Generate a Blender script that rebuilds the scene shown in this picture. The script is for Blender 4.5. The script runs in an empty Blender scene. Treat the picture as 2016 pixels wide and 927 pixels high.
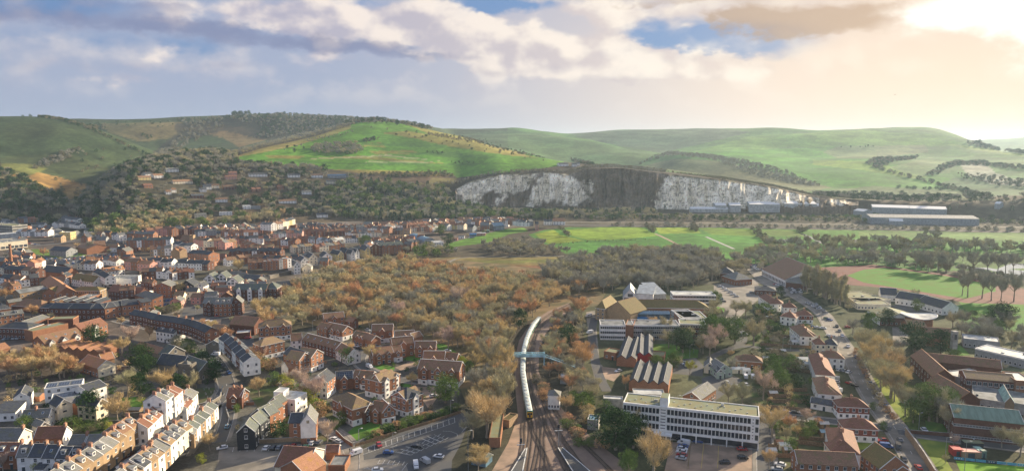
import bpy,bmesh,math,random
import numpy as np
from mathutils import Vector,Matrix,noise
random.seed(7)
SC=bpy.context.scene
COL=SC.collection
PI=math.pi
# ------------------------------------------------------------------ camera
H=120.0;FPX=1400.0;TH=math.radians(7.26)
cam_d=bpy.data.cameras.new('camera');cam=bpy.data.objects.new('camera',cam_d);COL.objects.link(cam)
cam.location=(0,0,H);cam.rotation_euler=(PI/2-TH,0,0)
cam_d.sensor_width=36;cam_d.lens=FPX/2016*36;cam_d.clip_start=1;cam_d.clip_end=40000
SC.camera=cam
# ------------------------------------------------------------------ sun, sky, exposure
SUN_AZ=math.radians(50);SUN_EL=math.radians(19)
sd=Vector((math.sin(SUN_AZ)*math.cos(SUN_EL),math.cos(SUN_AZ)*math.cos(SUN_EL),math.sin(SUN_EL)))
sl=bpy.data.lights.new('sun','SUN');sl.energy=5.0;sl.angle=math.radians(0.6);sl.color=(1,.83,.60)
so=bpy.data.objects.new('sun',sl);COL.objects.link(so);so.rotation_euler=(-sd).to_track_quat('-Z','Y').to_euler()
so.location=(300,300,400)
SC.view_settings.view_transform='Standard';SC.view_settings.look='None'
SC.view_settings.exposure=1.08;SC.view_settings.gamma=1
SC.cycles.use_denoising=True
SC.cycles.max_bounces=4;SC.cycles.diffuse_bounces=2;SC.cycles.glossy_bounces=2;SC.cycles.transmission_bounces=2
SC.cycles.volume_bounces=0;SC.cycles.transparent_max_bounces=4
SC.render.threads_mode='AUTO'

def lin(c):
    return tuple((v/255/12.92 if v/255 <= .04045 else ((v/255+.055)/1.055)**2.4) for v in c)

W=bpy.data.worlds.new('World');SC.world=W;W.use_nodes=True
nt=W.node_tree;nt.nodes.clear();N=nt.nodes;LK=nt.links
def nd(tree,typ,**kw):
    n=tree.nodes.new(typ)
    for k,v in kw.items(): setattr(n,k,v)
    return n
def mth(op,a,b=None,c=None,clamp=False,tree=None):
    tree=tree or nt
    n=tree.nodes.new('ShaderNodeMath');n.operation=op;n.use_clamp=clamp
    for i,v in enumerate((a,b,c)):
        if v is None: continue
        if isinstance(v,(int,float)): n.inputs[i].default_value=v
        else: tree.links.new(v,n.inputs[i])
    return n.outputs[0]
def mixc(f,a,b,tree=None,typ='MIX'):
    tree=tree or nt
    n=tree.nodes.new('ShaderNodeMix');n.data_type='RGBA';n.blend_type=typ
    for s,v in ((n.inputs[0],f),(n.inputs[6],a),(n.inputs[7],b)):
        if isinstance(v,(int,float)): s.default_value=v
        elif isinstance(v,tuple): s.default_value=(v+(1,))[:4]
        else: tree.links.new(v,s)
    return n.outputs[2]
def smooth(v,a,b,tree=None):
    tree=tree or nt
    n=tree.nodes.new('ShaderNodeMapRange');n.interpolation_type='SMOOTHSTEP'
    tree.links.new(v,n.inputs[0]);n.inputs[1].default_value=a;n.inputs[2].default_value=b
    return n.outputs[0]
def ray(px,py):
    u=(px-1008)/FPX;v=(463.5-py)/FPX
    return (u,math.cos(TH)+v*math.sin(TH),-math.sin(TH)+v*math.cos(TH))
def azel(px,py):
    d=ray(px,py)
    return math.degrees(math.atan2(d[0],d[1])),math.degrees(math.atan2(d[2],math.hypot(d[0],d[1])))

sky=nd(nt,'ShaderNodeTexSky',sky_type='NISHITA',sun_disc=False,sun_elevation=SUN_EL,sun_rotation=SUN_AZ,
         altitude=100,air_density=1.0,dust_density=1.5,ozone_density=2.0)
tc=nd(nt,'ShaderNodeTexCoord');sep=nd(nt,'ShaderNodeSeparateXYZ');LK.new(tc.outputs['Generated'],sep.inputs[0])
X,Y,Z=sep.outputs
az=mth('MULTIPLY',mth('ARCTAN2',X,Y),180/PI)
hyp=mth('SQRT',mth('ADD',mth('MULTIPLY',X,X),mth('MULTIPLY',Y,Y)))
el=mth('MULTIPLY',mth('ARCTAN2',Z,hyp),180/PI)
def skynoise(sx,sy,scale,detail,off=0,rough=.55,da=0,de=0):
    cb=nd(nt,'ShaderNodeCombineXYZ')
    LK.new(mth('MULTIPLY',mth('ADD',az,da),sx),cb.inputs[0]);LK.new(mth('MULTIPLY',mth('ADD',el,de),sy),cb.inputs[1]);cb.inputs[2].default_value=off
    n=nd(nt,'ShaderNodeTexNoise');n.inputs['Scale'].default_value=scale;n.inputs['Detail'].default_value=detail
    n.inputs['Roughness'].default_value=rough
    LK.new(cb.outputs[0],n.inputs['Vector']);return n.outputs['Fac']
n_big=skynoise(.5,1.1,.22,6,3)
n_mid=skynoise(.7,1.3,.7,7,9)
n_fine=skynoise(.8,1.2,1.6,5,21)
n_pf=skynoise(.55,.8,.55,5,33,.45);n_pf2=skynoise(.55,.8,.55,5,33,.45,.9,.9)
relief=smooth(mth('SUBTRACT',n_pf,n_pf2),-.16,.16)
wob=mth('MULTIPLY',mth('SUBTRACT',n_mid,.5),5.0)
wob2=mth('MULTIPLY',mth('SUBTRACT',n_big,.5),5.0)
azw=mth('ADD',az,mth('MULTIPLY',wob,1.2));elw=mth('ADD',el,mth('MULTIPLY',mth('ADD',wob2,wob),.28))
def blobs(lst,a=None,e=None):
    tot=None
    for (px,py,rx,ry,amp) in lst:
        A,E=azel(px,py)
        dx=mth('DIVIDE',mth('SUBTRACT',a or azw,A),rx/24.4);dy=mth('DIVIDE',mth('SUBTRACT',e or elw,E),ry/24.4)
        g=mth('MULTIPLY',mth('EXPONENT',mth('MULTIPLY',mth('ADD',mth('MULTIPLY',dx,dx),mth('MULTIPLY',dy,dy)),-1)),amp)
        tot=g if tot is None else mth('ADD',tot,g)
    return tot
# how far towards the sun a direction looks: the warm glow through thin cloud
sdn=nd(nt,'ShaderNodeVectorMath',operation='DOT_PRODUCT');LK.new(tc.outputs['Generated'],sdn.inputs[0]);sdn.inputs[1].default_value=sd
ang=mth('MULTIPLY',mth('ARCCOSINE',mth('MINIMUM',sdn.outputs['Value'],.99999)),180/PI)
glow_w=smooth(ang,68,22);glow_n=smooth(ang,34,14)
# hazy base
lowc=mixc(glow_w,lin((160,170,194)),lin((255,232,208)))
up=smooth(el,2,17)
highc=mixc(.72,mixc(1.0,(0,0,0),mixc(.07,(0,0,0),sky.outputs[0]),typ='ADD'),lin((108,146,200)))
highc=mixc(glow_n,highc,lin((250,236,214)))
hz=mixc(up,lowc,mixc(mth('MULTIPLY',glow_w,.55),lin((150,164,196)),lin((236,220,206))))
gap=mth('ADD',blobs([(930,10,80,22,1.2),(200,75,230,22,.5),(1400,85,190,36,1.25),(60,0,170,22,.95),(1280,40,80,20,.5),
                        (1050,15,70,14,.7),(700,0,90,8,.5),(420,90,90,14,.35)]),mth('MULTIPLY',mth('SUBTRACT',n_mid,.5),.5))
gapf=smooth(gap,.25,.85)
hi_open=smooth(el,13,30)
gapf=mth('MAXIMUM',gapf,mth('MULTIPLY',hi_open,smooth(n_big,.45,.6)))
base=mixc(gapf,hz,highc)
# lit cumulus
lit=mth('ADD',blobs([(520,30,180,42,.8),(640,45,80,36,.8),(800,40,80,40,.9),(880,62,90,44,1.1),(970,85,90,40,1.2),(1060,115,90,34,.9),
                        (1190,100,120,40,.8),(1280,125,120,28,.8),(1380,135,90,22,.7),(1460,140,90,20,.7),(1240,25,90,26,.7),(1110,20,80,20,.6),
                        (250,155,120,14,.45),(680,118,90,16,.55),(330,100,50,16,.45),(40,70,50,12,.4),(1370,55,40,9,.5),(560,145,60,12,.3)]),
           mth('MULTIPLY',mth('SUBTRACT',n_pf,.5),1.5))
lit=mth('ADD',lit,mth('MULTIPLY',mth('SUBTRACT',n_fine,.5),.22))
litf=smooth(lit,.30,.78)
litc=mixc(relief,lin((178,174,190)),lin((244,230,220)))
litc=mixc(glow_w,litc,mixc(relief,lin((238,220,205)),lin((255,243,226))))
col=mixc(mth('MULTIPLY',litf,.9),base,litc)
soft=mth('MULTIPLY',smooth(n_pf,.42,.7),smooth(el,1.5,6))
col=mixc(mth('MULTIPLY',soft,.42),col,litc)
# shaded undersides
dk=mth('ADD',blobs([(110,28,200,18,.75),(400,60,200,16,.95),(640,92,190,15,1.1),(860,110,120,12,.7),(980,137,110,12,.4),(250,8,200,10,.6),
                       (150,125,160,14,.35),(480,132,140,12,.35),(1110,132,110,13,.3),(1240,158,180,10,.3)]),
          mth('MULTIPLY',mth('SUBTRACT',n_pf,.5),1.5))
dkf=smooth(dk,.25,1.1)
col=mixc(mth('MULTIPLY',dkf,.6),col,lin((110,118,156)))
dk2=mth('ADD',blobs([(1540,40,120,26,1.0),(1650,52,120,22,.9),(1460,25,60,20,.7),(1750,20,120,14,.5),(1330,2,160,9,.6)]),
           mth('MULTIPLY',mth('SUBTRACT',n_mid,.5),.9))
col=mixc(mth('MULTIPLY',smooth(dk2,.3,1.0),.75),col,lin((176,150,126)))
# glow near the sun
core=smooth(ang,16,4)
col=mixc(core,col,(1.15,1.05,.93))
edge=mth('MULTIPLY',smooth(ang,42,18),mth('SUBTRACT',1,core))
col=mixc(mth('MULTIPLY',edge,.25),col,lin((255,214,170)))
wb=smooth(mth('ADD',blobs([(1930,15,100,36,.8),(1830,30,90,22,.4),(2060,50,70,90,.7)]),mth('MULTIPLY',mth('SUBTRACT',n_pf,.5),.5)),.2,.95)
col=mixc(mth('MULTIPLY',wb,.75),col,(1.45,1.36,1.24))
# below the horizon a plain grey green
col=mixc(smooth(el,-1,-6),col,lin((120,125,110)))
bg=nd(nt,'ShaderNodeBackground');LK.new(col,bg.inputs[0]);bg.inputs[1].default_value=.51
ow=nd(nt,'ShaderNodeOutputWorld');LK.new(bg.outputs[0],ow.inputs[0])

# ------------------------------------------------------------------ terrain heights
def wp(px,py,D):
    d=ray(px,py);r=math.hypot(d[0],d[1]);t=D/r
    return d[0]*t,d[1]*t,H+d[2]*t
# contour name : (px, py, distance) ; each becomes azimuth -> (distance, height)
def contour(lst,sg=.025):
    o=[]
    for px,py,D in lst:
        if py is None: continue
        x,y,z=wp(px,py,D);o.append((math.atan2(x,y),D,z))
    o.sort();a=np.array(o);g=np.linspace(a[0,0],a[-1,0],2400);r=[g]
    for k in (1,2):
        v=np.interp(g,a[:,0],a[:,k]);n=max(3,int(sg/(g[1]-g[0])));ker=np.hanning(2*n+3);ker /= ker.sum();r.append(np.convolve(np.pad(v,n+1,'edge'),ker,'valid'))
    return np.stack(r,1)
FOOT=[(-900,408,1330),(0,412,1330),(130,425,1210),(170,440,1090),(240,445,1060),(480,440,1085),(640,432,1140),(860,426,1190),(1000,415,1290),(1300,413,1310),(1700,411,1330),(2016,411,1330),(2900,411,1330)]
MID=[(-900,360,1600),(0,355,1560),(90,368,1500),(150,402,1400),(200,385,1300),(260,352,1300),(400,335,1400),(600,340,1420),(760,344,1430),(850,352,1410),(900,366,1400),(913,363,1400),(979,345,1410),(1056,342,1420),(1123,343,1420),(1222,332,1425),(1311,342,1420),(1424,355,1415),(1523,370,1410),(1597,386,1405),(1672,393,1400),(1800,400,1400),(2016,400,1420),(2900,395,1500)]
RID=[(-900,300,1800),(0,318,1740),(60,340,1650),(110,374,1560),(150,398,1450),(200,374,1400),(250,332,1430),(300,316,1480),(400,300,1560),(450,306,1600),(520,290,1660),(600,275,1740),(700,246,1900),(740,243,1950),(800,250,1950),(850,259,1900),(900,266,1850),(950,278,1800),(1000,292,1740),(1050,304,1680),(1110,319,1600),(1180,327,1540),(1300,338,1500),(1424,352,1470),(1523,367,1460),(1597,384,1460),(1672,391,1460),(1800,396,1480),(2016,384,1500),(2900,380,1600)]
VAL=[(-900,285,1950),(0,300,1860),(150,345,1700),(300,330,1780),(400,330,1850),(600,300,2000),(740,262,2150),(850,285,2200),(1000,300,2150),(1110,328,2150),(1300,345,2000),(1500,372,1800),(1672,392,1700),(1800,392,1650),(2016,380,1650),(2900,360,1800)]
RD2=[(-900,236,2350),(-200,236,2300),(0,234,2250),(70,232,2250),(130,240,2200),(180,252,2150),(250,280,2080),(320,311,2000),(400,318,2050),(600,292,2150),(740,262,2350),(890,268,2900),(1010,262,2900),(1060,264,2900),(1180,281,2750),(1290,303,2500),(1340,302,2350),(1400,309,2300),(1500,332,2200),(1600,352,2100),(1700,330,2300),(1750,326,2400),(1850,350,2200),(1940,350,2150),(2016,345,2100),(2900,330,2200)]
VA2=[(-900,262,2700),(0,262,2600),(130,270,2450),(180,282,2300),(250,296,2250),(320,312,2200),(370,292,2400),(450,278,2450),(600,268,2450),(740,262,2500),(890,282,3000),(1060,286,3000),(1180,298,2950),(1290,303,2800),(1400,302,2700),(1600,315,2700),(1700,296,2900),(1850,312,2800),(2016,322,2600),(2900,310,2600)]
SKY=[(-900,240,3000),(0,236,2900),(100,234,2800),(150,234,2800),(300,233,2750),(400,227,2750),(475,224,2750),(560,226,2750),(690,230,2700),(730,234,2700),(760,239,2700),(850,256,2900),(890,259,3200),(1010,256,3300),(1060,261,3400),(1110,266,3500),(1160,263,3550),(1300,255,3600),(1370,251,3600),(1500,254,3500),(1620,258,3400),(1700,254,3500),(1765,250,3600),(1820,250,3600),(1860,258,3500),(1900,271,3300),(1930,283,3200),(1960,292,3100),(2016,302,3000),(2200,315,2900),(2900,330,2900)]
CT=[contour(c,q) for c,q in ((FOOT,.03),(MID,.012),(RID,.02),(VAL,.05),(RD2,.03),(VA2,.05),(SKY,.014))]
def profile(a):
    """distance and height nodes for azimuth a (array)"""
    Ds=[np.full_like(a,60.)];Zs=[np.zeros_like(a)]
    for i,c in enumerate(CT):
        Ds.append(np.interp(a,c[:,0],c[:,1]));Zs.append(np.interp(a,c[:,0],c[:,2]) if i else np.zeros_like(a))
    fz=np.interp(a,[-1.2,.52,.6,.7,1.2],[40,40,30,90,90])
    Ds += [Ds[-1]+900,np.full_like(a,7500.),np.full_like(a,14000.)];Zs += [fz,np.interp(a,[-1.2,.5,.56,.64,1.2],[60,90,160,178,150]),np.full_like(a,20.)]
    return np.stack(Ds,-1),np.stack(Zs,-1)
def pchip(Dn,Zn,D):
    """monotone cubic through the nodes: Dn, Zn (m,k), D (m,) -> z"""
    h=np.diff(Dn,axis=-1);dl=np.diff(Zn,axis=-1)/h
    m=np.zeros_like(Zn)
    a,b=dl[:,:-1],dl[:,1:]
    w1=2*h[:,1:]+h[:,:-1];w2=h[:,1:]+2*h[:,:-1]
    with np.errstate(divide='ignore',invalid='ignore'):
        mm=(w1+w2)/(w1/a+w2/b)
    m[:,1:-1]=np.where(a*b > 0,mm,0)
    k=np.clip((Dn <= D[:,None]).sum(1)-1,0,Dn.shape[1]-2);r=np.arange(len(D))
    t=np.clip((D-Dn[r,k])/h[r,k],0,1);hh=h[r,k]
    t2=t*t;t3=t2*t
    return (2*t3-3*t2+1)*Zn[r,k]+(t3-2*t2+t)*hh*m[r,k]+(-2*t3+3*t2)*Zn[r,k+1]+(t3-t2)*hh*m[r,k+1]
PIT=[math.atan2(*wp(904,380,1400)[:2]),math.atan2(*wp(1672,392,1400)[:2])]
def vnoise(x,y,s,seed):
    """smooth value noise, vectorised"""
    x=x/s;y=y/s;xi=np.floor(x);yi=np.floor(y);fx=x-xi;fy=y-yi
    fx=fx*fx*(3-2*fx);fy=fy*fy*(3-2*fy)
    def hsh(i,j):
        v=np.sin(i*127.1+j*311.7+seed*74.7)*43758.5453;return v-np.floor(v)
    return (hsh(xi,yi)*(1-fx)+hsh(xi+1,yi)*fx)*(1-fy)+(hsh(xi,yi+1)*(1-fx)+hsh(xi+1,yi+1)*fx)*fy-.5
def height(x,y):
    x=np.atleast_1d(np.asarray(x,float));y=np.atleast_1d(np.asarray(y,float))
    a=np.arctan2(x,y);D=np.hypot(x,y)
    Dn,Zn=profile(np.clip(a,-1.25,1.25))
    # between foot and cliff top inside the pit the ground stays low, then steps up behind the chalk face
    inpit=(a > PIT[0]-.03) & (a < PIT[1]+.03);wpit=np.clip((a-PIT[0]+.03)/.03,0,1)*np.clip((PIT[1]+.03-a)/.03,0,1)
    z=pchip(Dn,Zn,D)
    f,m_=Dn[:,1],Dn[:,2]
    tt=np.clip((D-(m_-8))/8,0,1)
    zp=np.where(D < m_,6*np.clip((D-f)/(m_-f),0,1)*(1-tt)+tt*Zn[:,2],z)
    z=np.where(inpit & (D < m_) & (D > f),zp*wpit+z*(1-wpit),z)
    w=np.clip((D-f-20)/300,0,1)*np.clip((D-1480)/250,0,1)
    z=z+w*(vnoise(x,y,420,1)*26+vnoise(x,y,170,2)*9+vnoise(x,y,60,3)*2.2)*np.where(D > 4200,1.5,1)
    return z
def hz1(x,y): return float(height(x,y)[0])
_ts=np.concatenate([np.linspace(120,1100,100),np.linspace(1104,4200,1100)])
def GT(px,py):
    """point of the ground seen at a photo pixel"""
    d=ray(px,py)
    if d[2] < -1e-4:
        t=-H/d[2];x,y=d[0]*t,d[1]*t
        if math.hypot(x,y) < 1055: return Vector((x,y,0))
    r=math.hypot(d[0],d[1]);xs=d[0]/r*_ts;ys=d[1]/r*_ts;zr=H+d[2]/r*_ts
    g=height(xs,ys);k=np.argmax(g >= zr)
    if g[k] < zr[k]: k=len(_ts)-1
    return Vector((xs[k],ys[k],float(g[k])))
def G(px,py,z=0):
    d=ray(px,py);t=(z-H)/d[2]
    return Vector((d[0]*t,d[1]*t,z))
def project(x,y,z):
    f=y*math.cos(TH)-(z-H)*math.sin(TH);u=y*math.sin(TH)+(z-H)*math.cos(TH)
    return 1008+x/f*FPX,463.5-u/f*FPX
FR=dict(P=(0,0,1),A1=(0,400,4.635),A2=(340,400,4.635),A3=(680,400,4.635),A4=(1020,400,4.635),A5=(1360,400,4.635),A6=(1680,400,4.634),
          B1=(0,560,5.15),B2=(240,560,5.15),B3=(480,560,5.15),B4=(700,560,5.15),C1=(0,740,4.958),C2=(240,740,4.958),C3=(480,740,4.958),C4=(700,740,4.958),
          D1=(940,560,5.148),D2=(1150,560,5.148),D3=(1400,560,5.15),D4=(1700,560,5.149),E1=(940,740,4.956),E2=(1200,740,4.957),E3=(1480,740,4.957),E4=(1740,740,4.957),
          H1=(0,200,4.03),H2=(400,200,4.03),H3=(850,220,4.03),H4=(1250,220,4.031),H5=(1600,220,4.031))
def cv(F,x,y):
    o=FR[F];return o[0]+x/o[2],o[1]+y/o[2]
def cvl(F,pts): return [cv(F,*p) for p in pts]

# ------------------------------------------------------------------ materials
MATS={}
def mat(name,c,rough=.85,var=.25,scale=.6,c2=None,spec=.3,bump=0,metal=0,rnd=.0,coords='Object',stretch=None,contrast=(.35,.65)):
    if name in MATS: return MATS[name]
    m=bpy.data.materials.new(name);m.use_nodes=True;t=m.node_tree;b=t.nodes['Principled BSDF']
    b.inputs['Roughness'].default_value=rough;b.inputs['Specular IOR Level'].default_value=spec;b.inputs['Metallic'].default_value=metal
    co=t.nodes.new('ShaderNodeTexCoord').outputs[coords]
    if coords == 'Object' and False: pass
    if stretch:
        mp=t.nodes.new('ShaderNodeMapping');mp.inputs['Scale'].default_value=stretch;t.links.new(co,mp.inputs[0]);co=mp.outputs[0]
    n1=t.nodes.new('ShaderNodeTexNoise');n1.inputs['Scale'].default_value=scale;n1.inputs['Detail'].default_value=6;t.links.new(co,n1.inputs['Vector'])
    c2=c2 or tuple(v*(1-var) for v in c);c1=tuple(min(1,v*(1+var*.5)) for v in c)
    f=smooth(n1.outputs['Fac'],contrast[0],contrast[1],t)
    cc=mixc(f,c1,c2,t)
    if rnd:
        oi=t.nodes.new('ShaderNodeObjectInfo')
        hs=t.nodes.new('ShaderNodeHueSaturation');t.links.new(cc,hs.inputs['Color'])
        hs.inputs['Hue'].default_value=.5
        t.links.new(mth('ADD',mth('MULTIPLY',oi.outputs['Random'],rnd*2),1-rnd,tree=t),hs.inputs['Value'])
        t.links.new(mth('ADD',mth('MULTIPLY',mth('FRACT',mth('MULTIPLY',oi.outputs['Random'],7.3,tree=t),tree=t),rnd*.12,tree=t),.5-rnd*.06,tree=t),hs.inputs['Hue'])
        cc=hs.outputs[0]
    t.links.new(cc,b.inputs['Base Color'])
    if bump:
        bp=t.nodes.new('ShaderNodeBump');bp.inputs['Strength'].default_value=bump;bp.inputs['Distance'].default_value=.3
        t.links.new(n1.outputs['Fac'],bp.inputs['Height']);t.links.new(bp.outputs[0],b.inputs['Normal'])
    MATS[name]=m;return m
def rows_mat(name,c,c2,row=.35,rough=.8,moss=None,rnd=.15,vert=False):
    """roof or wall covering: courses across the slope, uneven tone, moss patches"""
    m=bpy.data.materials.new(name);m.use_nodes=True;t=m.node_tree;b=t.nodes['Principled BSDF']
    b.inputs['Roughness'].default_value=rough;b.inputs['Specular IOR Level'].default_value=.25
    co=t.nodes.new('ShaderNodeTexCoord').outputs['Object'];s=t.nodes.new('ShaderNodeSeparateXYZ');t.links.new(co,s.inputs[0])
    br=t.nodes.new('ShaderNodeTexBrick');cb=t.nodes.new('ShaderNodeCombineXYZ')
    t.links.new(mth('ADD',s.outputs[0],s.outputs[1],tree=t),cb.inputs[0]);t.links.new(s.outputs[2],cb.inputs[1]);t.links.new(cb.outputs[0],br.inputs['Vector'])
    br.inputs['Scale'].default_value=1;br.inputs['Brick Width'].default_value=row*1.6;br.inputs['Row Height'].default_value=row*.6;br.inputs['Mortar Size'].default_value=row*.06
    br.inputs['Color1'].default_value=(*c,1);br.inputs['Color2'].default_value=(*c2,1);br.inputs['Mortar'].default_value=(*[v*.5 for v in c2],1)
    n1=t.nodes.new('ShaderNodeTexNoise');n1.inputs['Scale'].default_value=.45;n1.inputs['Detail'].default_value=7;n1.inputs['Roughness'].default_value=.65;t.links.new(co,n1.inputs['Vector'])
    cc=mixc(mth('MULTIPLY',smooth(n1.outputs['Fac'],.4,.7,t),.5,tree=t),br.outputs['Color'],tuple(v*.6 for v in c2),t)
    if moss: cc=mixc(smooth(n1.outputs['Fac'],.52,.62,t),cc,moss,t)
    n2=t.nodes.new('ShaderNodeTexNoise');n2.inputs['Scale'].default_value=4;n2.inputs['Detail'].default_value=3;t.links.new(co,n2.inputs['Vector'])
    cc=mixc(mth('MULTIPLY',smooth(n2.outputs['Fac'],.5,.75,t),.3,tree=t),cc,tuple(min(1,v*1.7) for v in c),t)
    oi=t.nodes.new('ShaderNodeObjectInfo');hs=t.nodes.new('ShaderNodeHueSaturation');t.links.new(cc,hs.inputs['Color'])
    t.links.new(mth('ADD',mth('MULTIPLY',oi.outputs['Random'],rnd*2,tree=t),1-rnd,tree=t),hs.inputs['Value'])
    t.links.new(hs.outputs[0],b.inputs['Base Color']);MATS[name]=m;return m
rows_mat('brick',(.45,.22,.125),(.34,.16,.09),.22)
rows_mat('brick_dark',(.22,.10,.065),(.15,.07,.05),.22)
rows_mat('brick_buff',(.46,.33,.2),(.36,.25,.15),.22)
rows_mat('flint',(.3,.27,.22),(.2,.18,.15),.25)
rows_mat('slate',(.10,.11,.13),(.065,.072,.085),.4,.8,moss=(.10,.105,.08))
rows_mat('slate_grey',(.24,.24,.23),(.17,.175,.165),.4,.8,moss=(.17,.17,.11))
rows_mat('slate_green',(.15,.17,.155),(.10,.12,.11),.5,.6,moss=(.16,.17,.09))
rows_mat('tile_red',(.30,.145,.095),(.22,.105,.07),.35,moss=(.19,.10,.05))
rows_mat('tile_orange',(.46,.24,.14),(.36,.18,.10),.35,moss=(.34,.19,.06))
rows_mat('tile_brown',(.34,.195,.12),(.25,.145,.09),.35,moss=(.20,.15,.07))
rows_mat('tile_tan',(.34,.24,.14),(.26,.18,.11),.35,moss=(.30,.22,.09))
rows_mat('tile_moss',(.25,.18,.07),(.19,.15,.06),.4,moss=(.17,.15,.05))
rows_mat('tile_hung',(.34,.11,.07),(.24,.08,.055),.22)
mat('white',(.62,.61,.575),.7,.12,.5,rnd=.06)
mat('cream',(.56,.50,.38),.7,.12,.5,rnd=.08)
mat('yellow',(.62,.50,.22),.7,.12,.5)
mat('pink',(.62,.32,.26),.7,.12,.5)
mat('pale_green',(.42,.52,.42),.7,.12,.5)
mat('weatherboard',(.035,.04,.048),.6,.3,3,stretch=(.2,.2,5))
mat('grey_wall',(.32,.33,.34),.8,.15)
mat('concrete',(.38,.37,.34),.85,.3,.5)
mat('flat_grey',(.20,.21,.21),.85,.35,.3)
mat('flat_green',(.17,.20,.13),.85,.35,.25,c2=(.22,.20,.10))
mat('flat_pale',(.52,.53,.50),.75,.25,.3)
mat('metal_blue',(.13,.24,.32),.45,.25,.4,spec=.5)
mat('metal_grey',(.30,.34,.37),.45,.25,.4,spec=.5)
mat('metal_green',(.17,.26,.20),.5,.2,.4,stretch=(3,.3,1))
mat('copper',(.28,.46,.40),.6,.25,.6)
mat('frame',(.78,.78,.76),.5,.05)
mat('frame_dark',(.05,.055,.06),.5,.1)
mat('glass',(.025,.032,.045),.12,.3,.4,spec=.8,rnd=.3)
mat('glass_blue',(.05,.11,.18),.15,.3,.4,spec=.8)
mat('solar',(.025,.035,.06),.2,.2,1,spec=.7)
mat('chim',(.32,.185,.125),.9,.3,1.5,rnd=.15)
mat('pot',(.45,.26,.17),.8,.2)
mat('door_dark',(.05,.08,.10),.5,.2);mat('blue',(.03,.20,.50),.5,.15);mat('red',(.45,.04,.04),.5,.15)
mat('wood',(.25,.17,.10),.8,.3,2);mat('steel',(.34,.36,.38),.45,.15,metal=.4)

# ------------------------------------------------------------------ mesh helpers
class MB:
    def __init__(s): s.v=[];s.f=[];s.m=[];s.mats=[]
    def mi(s,m):
        if m not in s.mats: s.mats.append(m)
        return s.mats.index(m)
    def poly(s,pts,m):
        k=len(s.v);s.v += [tuple(p) for p in pts];s.f.append(tuple(range(k,k+len(pts))));s.m.append(s.mi(m));return s
    def box(s,a,b,m,top=None):
        x0,y0,z0=a;x1,y1,z1=b;k=len(s.v);i=s.mi(m)
        s.v += [(x0,y0,z0),(x1,y0,z0),(x1,y1,z0),(x0,y1,z0),(x0,y0,z1),(x1,y0,z1),(x1,y1,z1),(x0,y1,z1)]
        s.f += [(k,k+3,k+2,k+1),(k+4,k+5,k+6,k+7),(k,k+1,k+5,k+4),(k+1,k+2,k+6,k+5),(k+2,k+3,k+7,k+6),(k+3,k,k+4,k+7)]
        s.m += [i,s.mi(top) if top else i,i,i,i,i];return s
    def slab(s,q,th,m):
        """thick sheet under quad q (4 pts, seen from above counter-clockwise)"""
        k=len(s.v);i=s.mi(m);n=len(q)
        s.v += [tuple(p) for p in q]+[(p[0],p[1],p[2]-th) for p in q]
        s.f.append(tuple(range(k,k+n)));s.f.append(tuple(range(k+2*n-1,k+n-1,-1)))
        for j in range(n): s.f.append((k+j,k+n+j,k+n+(j+1) % n,k+(j+1) % n))
        s.m += [i]*(n+2);return s
    def tube(s,a,b,r0,r1,m,n=6):
        a=Vector(a);b=Vector(b);d=(b-a).normalized();u=d.orthogonal().normalized();w=d.cross(u);k=len(s.v);i=s.mi(m)
        for p,r in ((a,r0),(b,r1)):
            for j in range(n):
                t=2*PI*j/n;s.v.append(tuple(p+u*math.cos(t)*r+w*math.sin(t)*r))
        for j in range(n): s.f.append((k+j,k+(j+1) % n,k+n+(j+1) % n,k+n+j));s.m.append(i)
        s.f.append(tuple(range(k+n,k+2*n)));s.m.append(i);return s
    def ell(s,c,r,m,n=8,h=5):
        k=len(s.v);i=s.mi(m)
        for a in range(h+1):
            t=PI*a/h
            for b in range(n):
                p=2*PI*b/n;s.v.append((c[0]+r[0]*math.sin(t)*math.cos(p),c[1]+r[1]*math.sin(t)*math.sin(p),c[2]+r[2]*math.cos(t)))
        for a in range(h):
            for b in range(n):
                s.f.append((k+a*n+b,k+(a+1)*n+b,k+(a+1)*n+(b+1) % n,k+a*n+(b+1) % n));s.m.append(i)
        return s
    def mesh(s,name,smooth_=False):
        me=bpy.data.meshes.new(name);me.from_pydata(s.v,[],s.f)
        for m in s.mats: me.materials.append(MATS[m])
        if len(s.mats) > 1: me.polygons.foreach_set('material_index',s.m)
        if smooth_: me.polygons.foreach_set('use_smooth',[True]*len(s.f))
        me.update();return me
    def obj(s,name,parent=None,sm=False): return link(name,s.mesh(name,sm),parent)
def link(name,me,parent=None,loc=None):
    o=bpy.data.objects.new(name,me);COL.objects.link(o)
    if parent: o.parent=parent
    if loc is not None: o.location=loc
    return o
TOPS=[]
def thing(name,label,cat,loc=(0,0,0),rz=0,group=None,ordn=False):
    o=bpy.data.objects.new(name,None);COL.objects.link(o);o.empty_display_size=.5
    o.location=loc;o.rotation_euler=(0,0,rz);tag(o,label,cat,group,ordn);return o
def tag(o,label,cat,group=None,ordn=False):
    o['label']=label;o['category']=cat
    if group: o['group']=group
    if ordn: TOPS.append(o)
    return o
def struct(o,kind='structure'): o['kind']=kind;return o
ORD=['','first','second','third','fourth','fifth','sixth','seventh','eighth','ninth','tenth','eleventh','twelfth','thirteenth','fourteenth','fifteenth','sixteenth','seventeenth','eighteenth','nineteenth']
TENS={20: 'twent',30: 'thirt',40: 'fort',50: 'fift',60: 'sixt',70: 'sevent',80: 'eight',90: 'ninet'}
def ordw(n):
    if n < 20: return ORD[n]
    if n < 100:
        t=n//10*10;return TENS[t]+'ieth' if n == t else TENS[t]+'y-'+ORD[n-t]
    return 'hundred and '+ordw(n-100)
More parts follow.
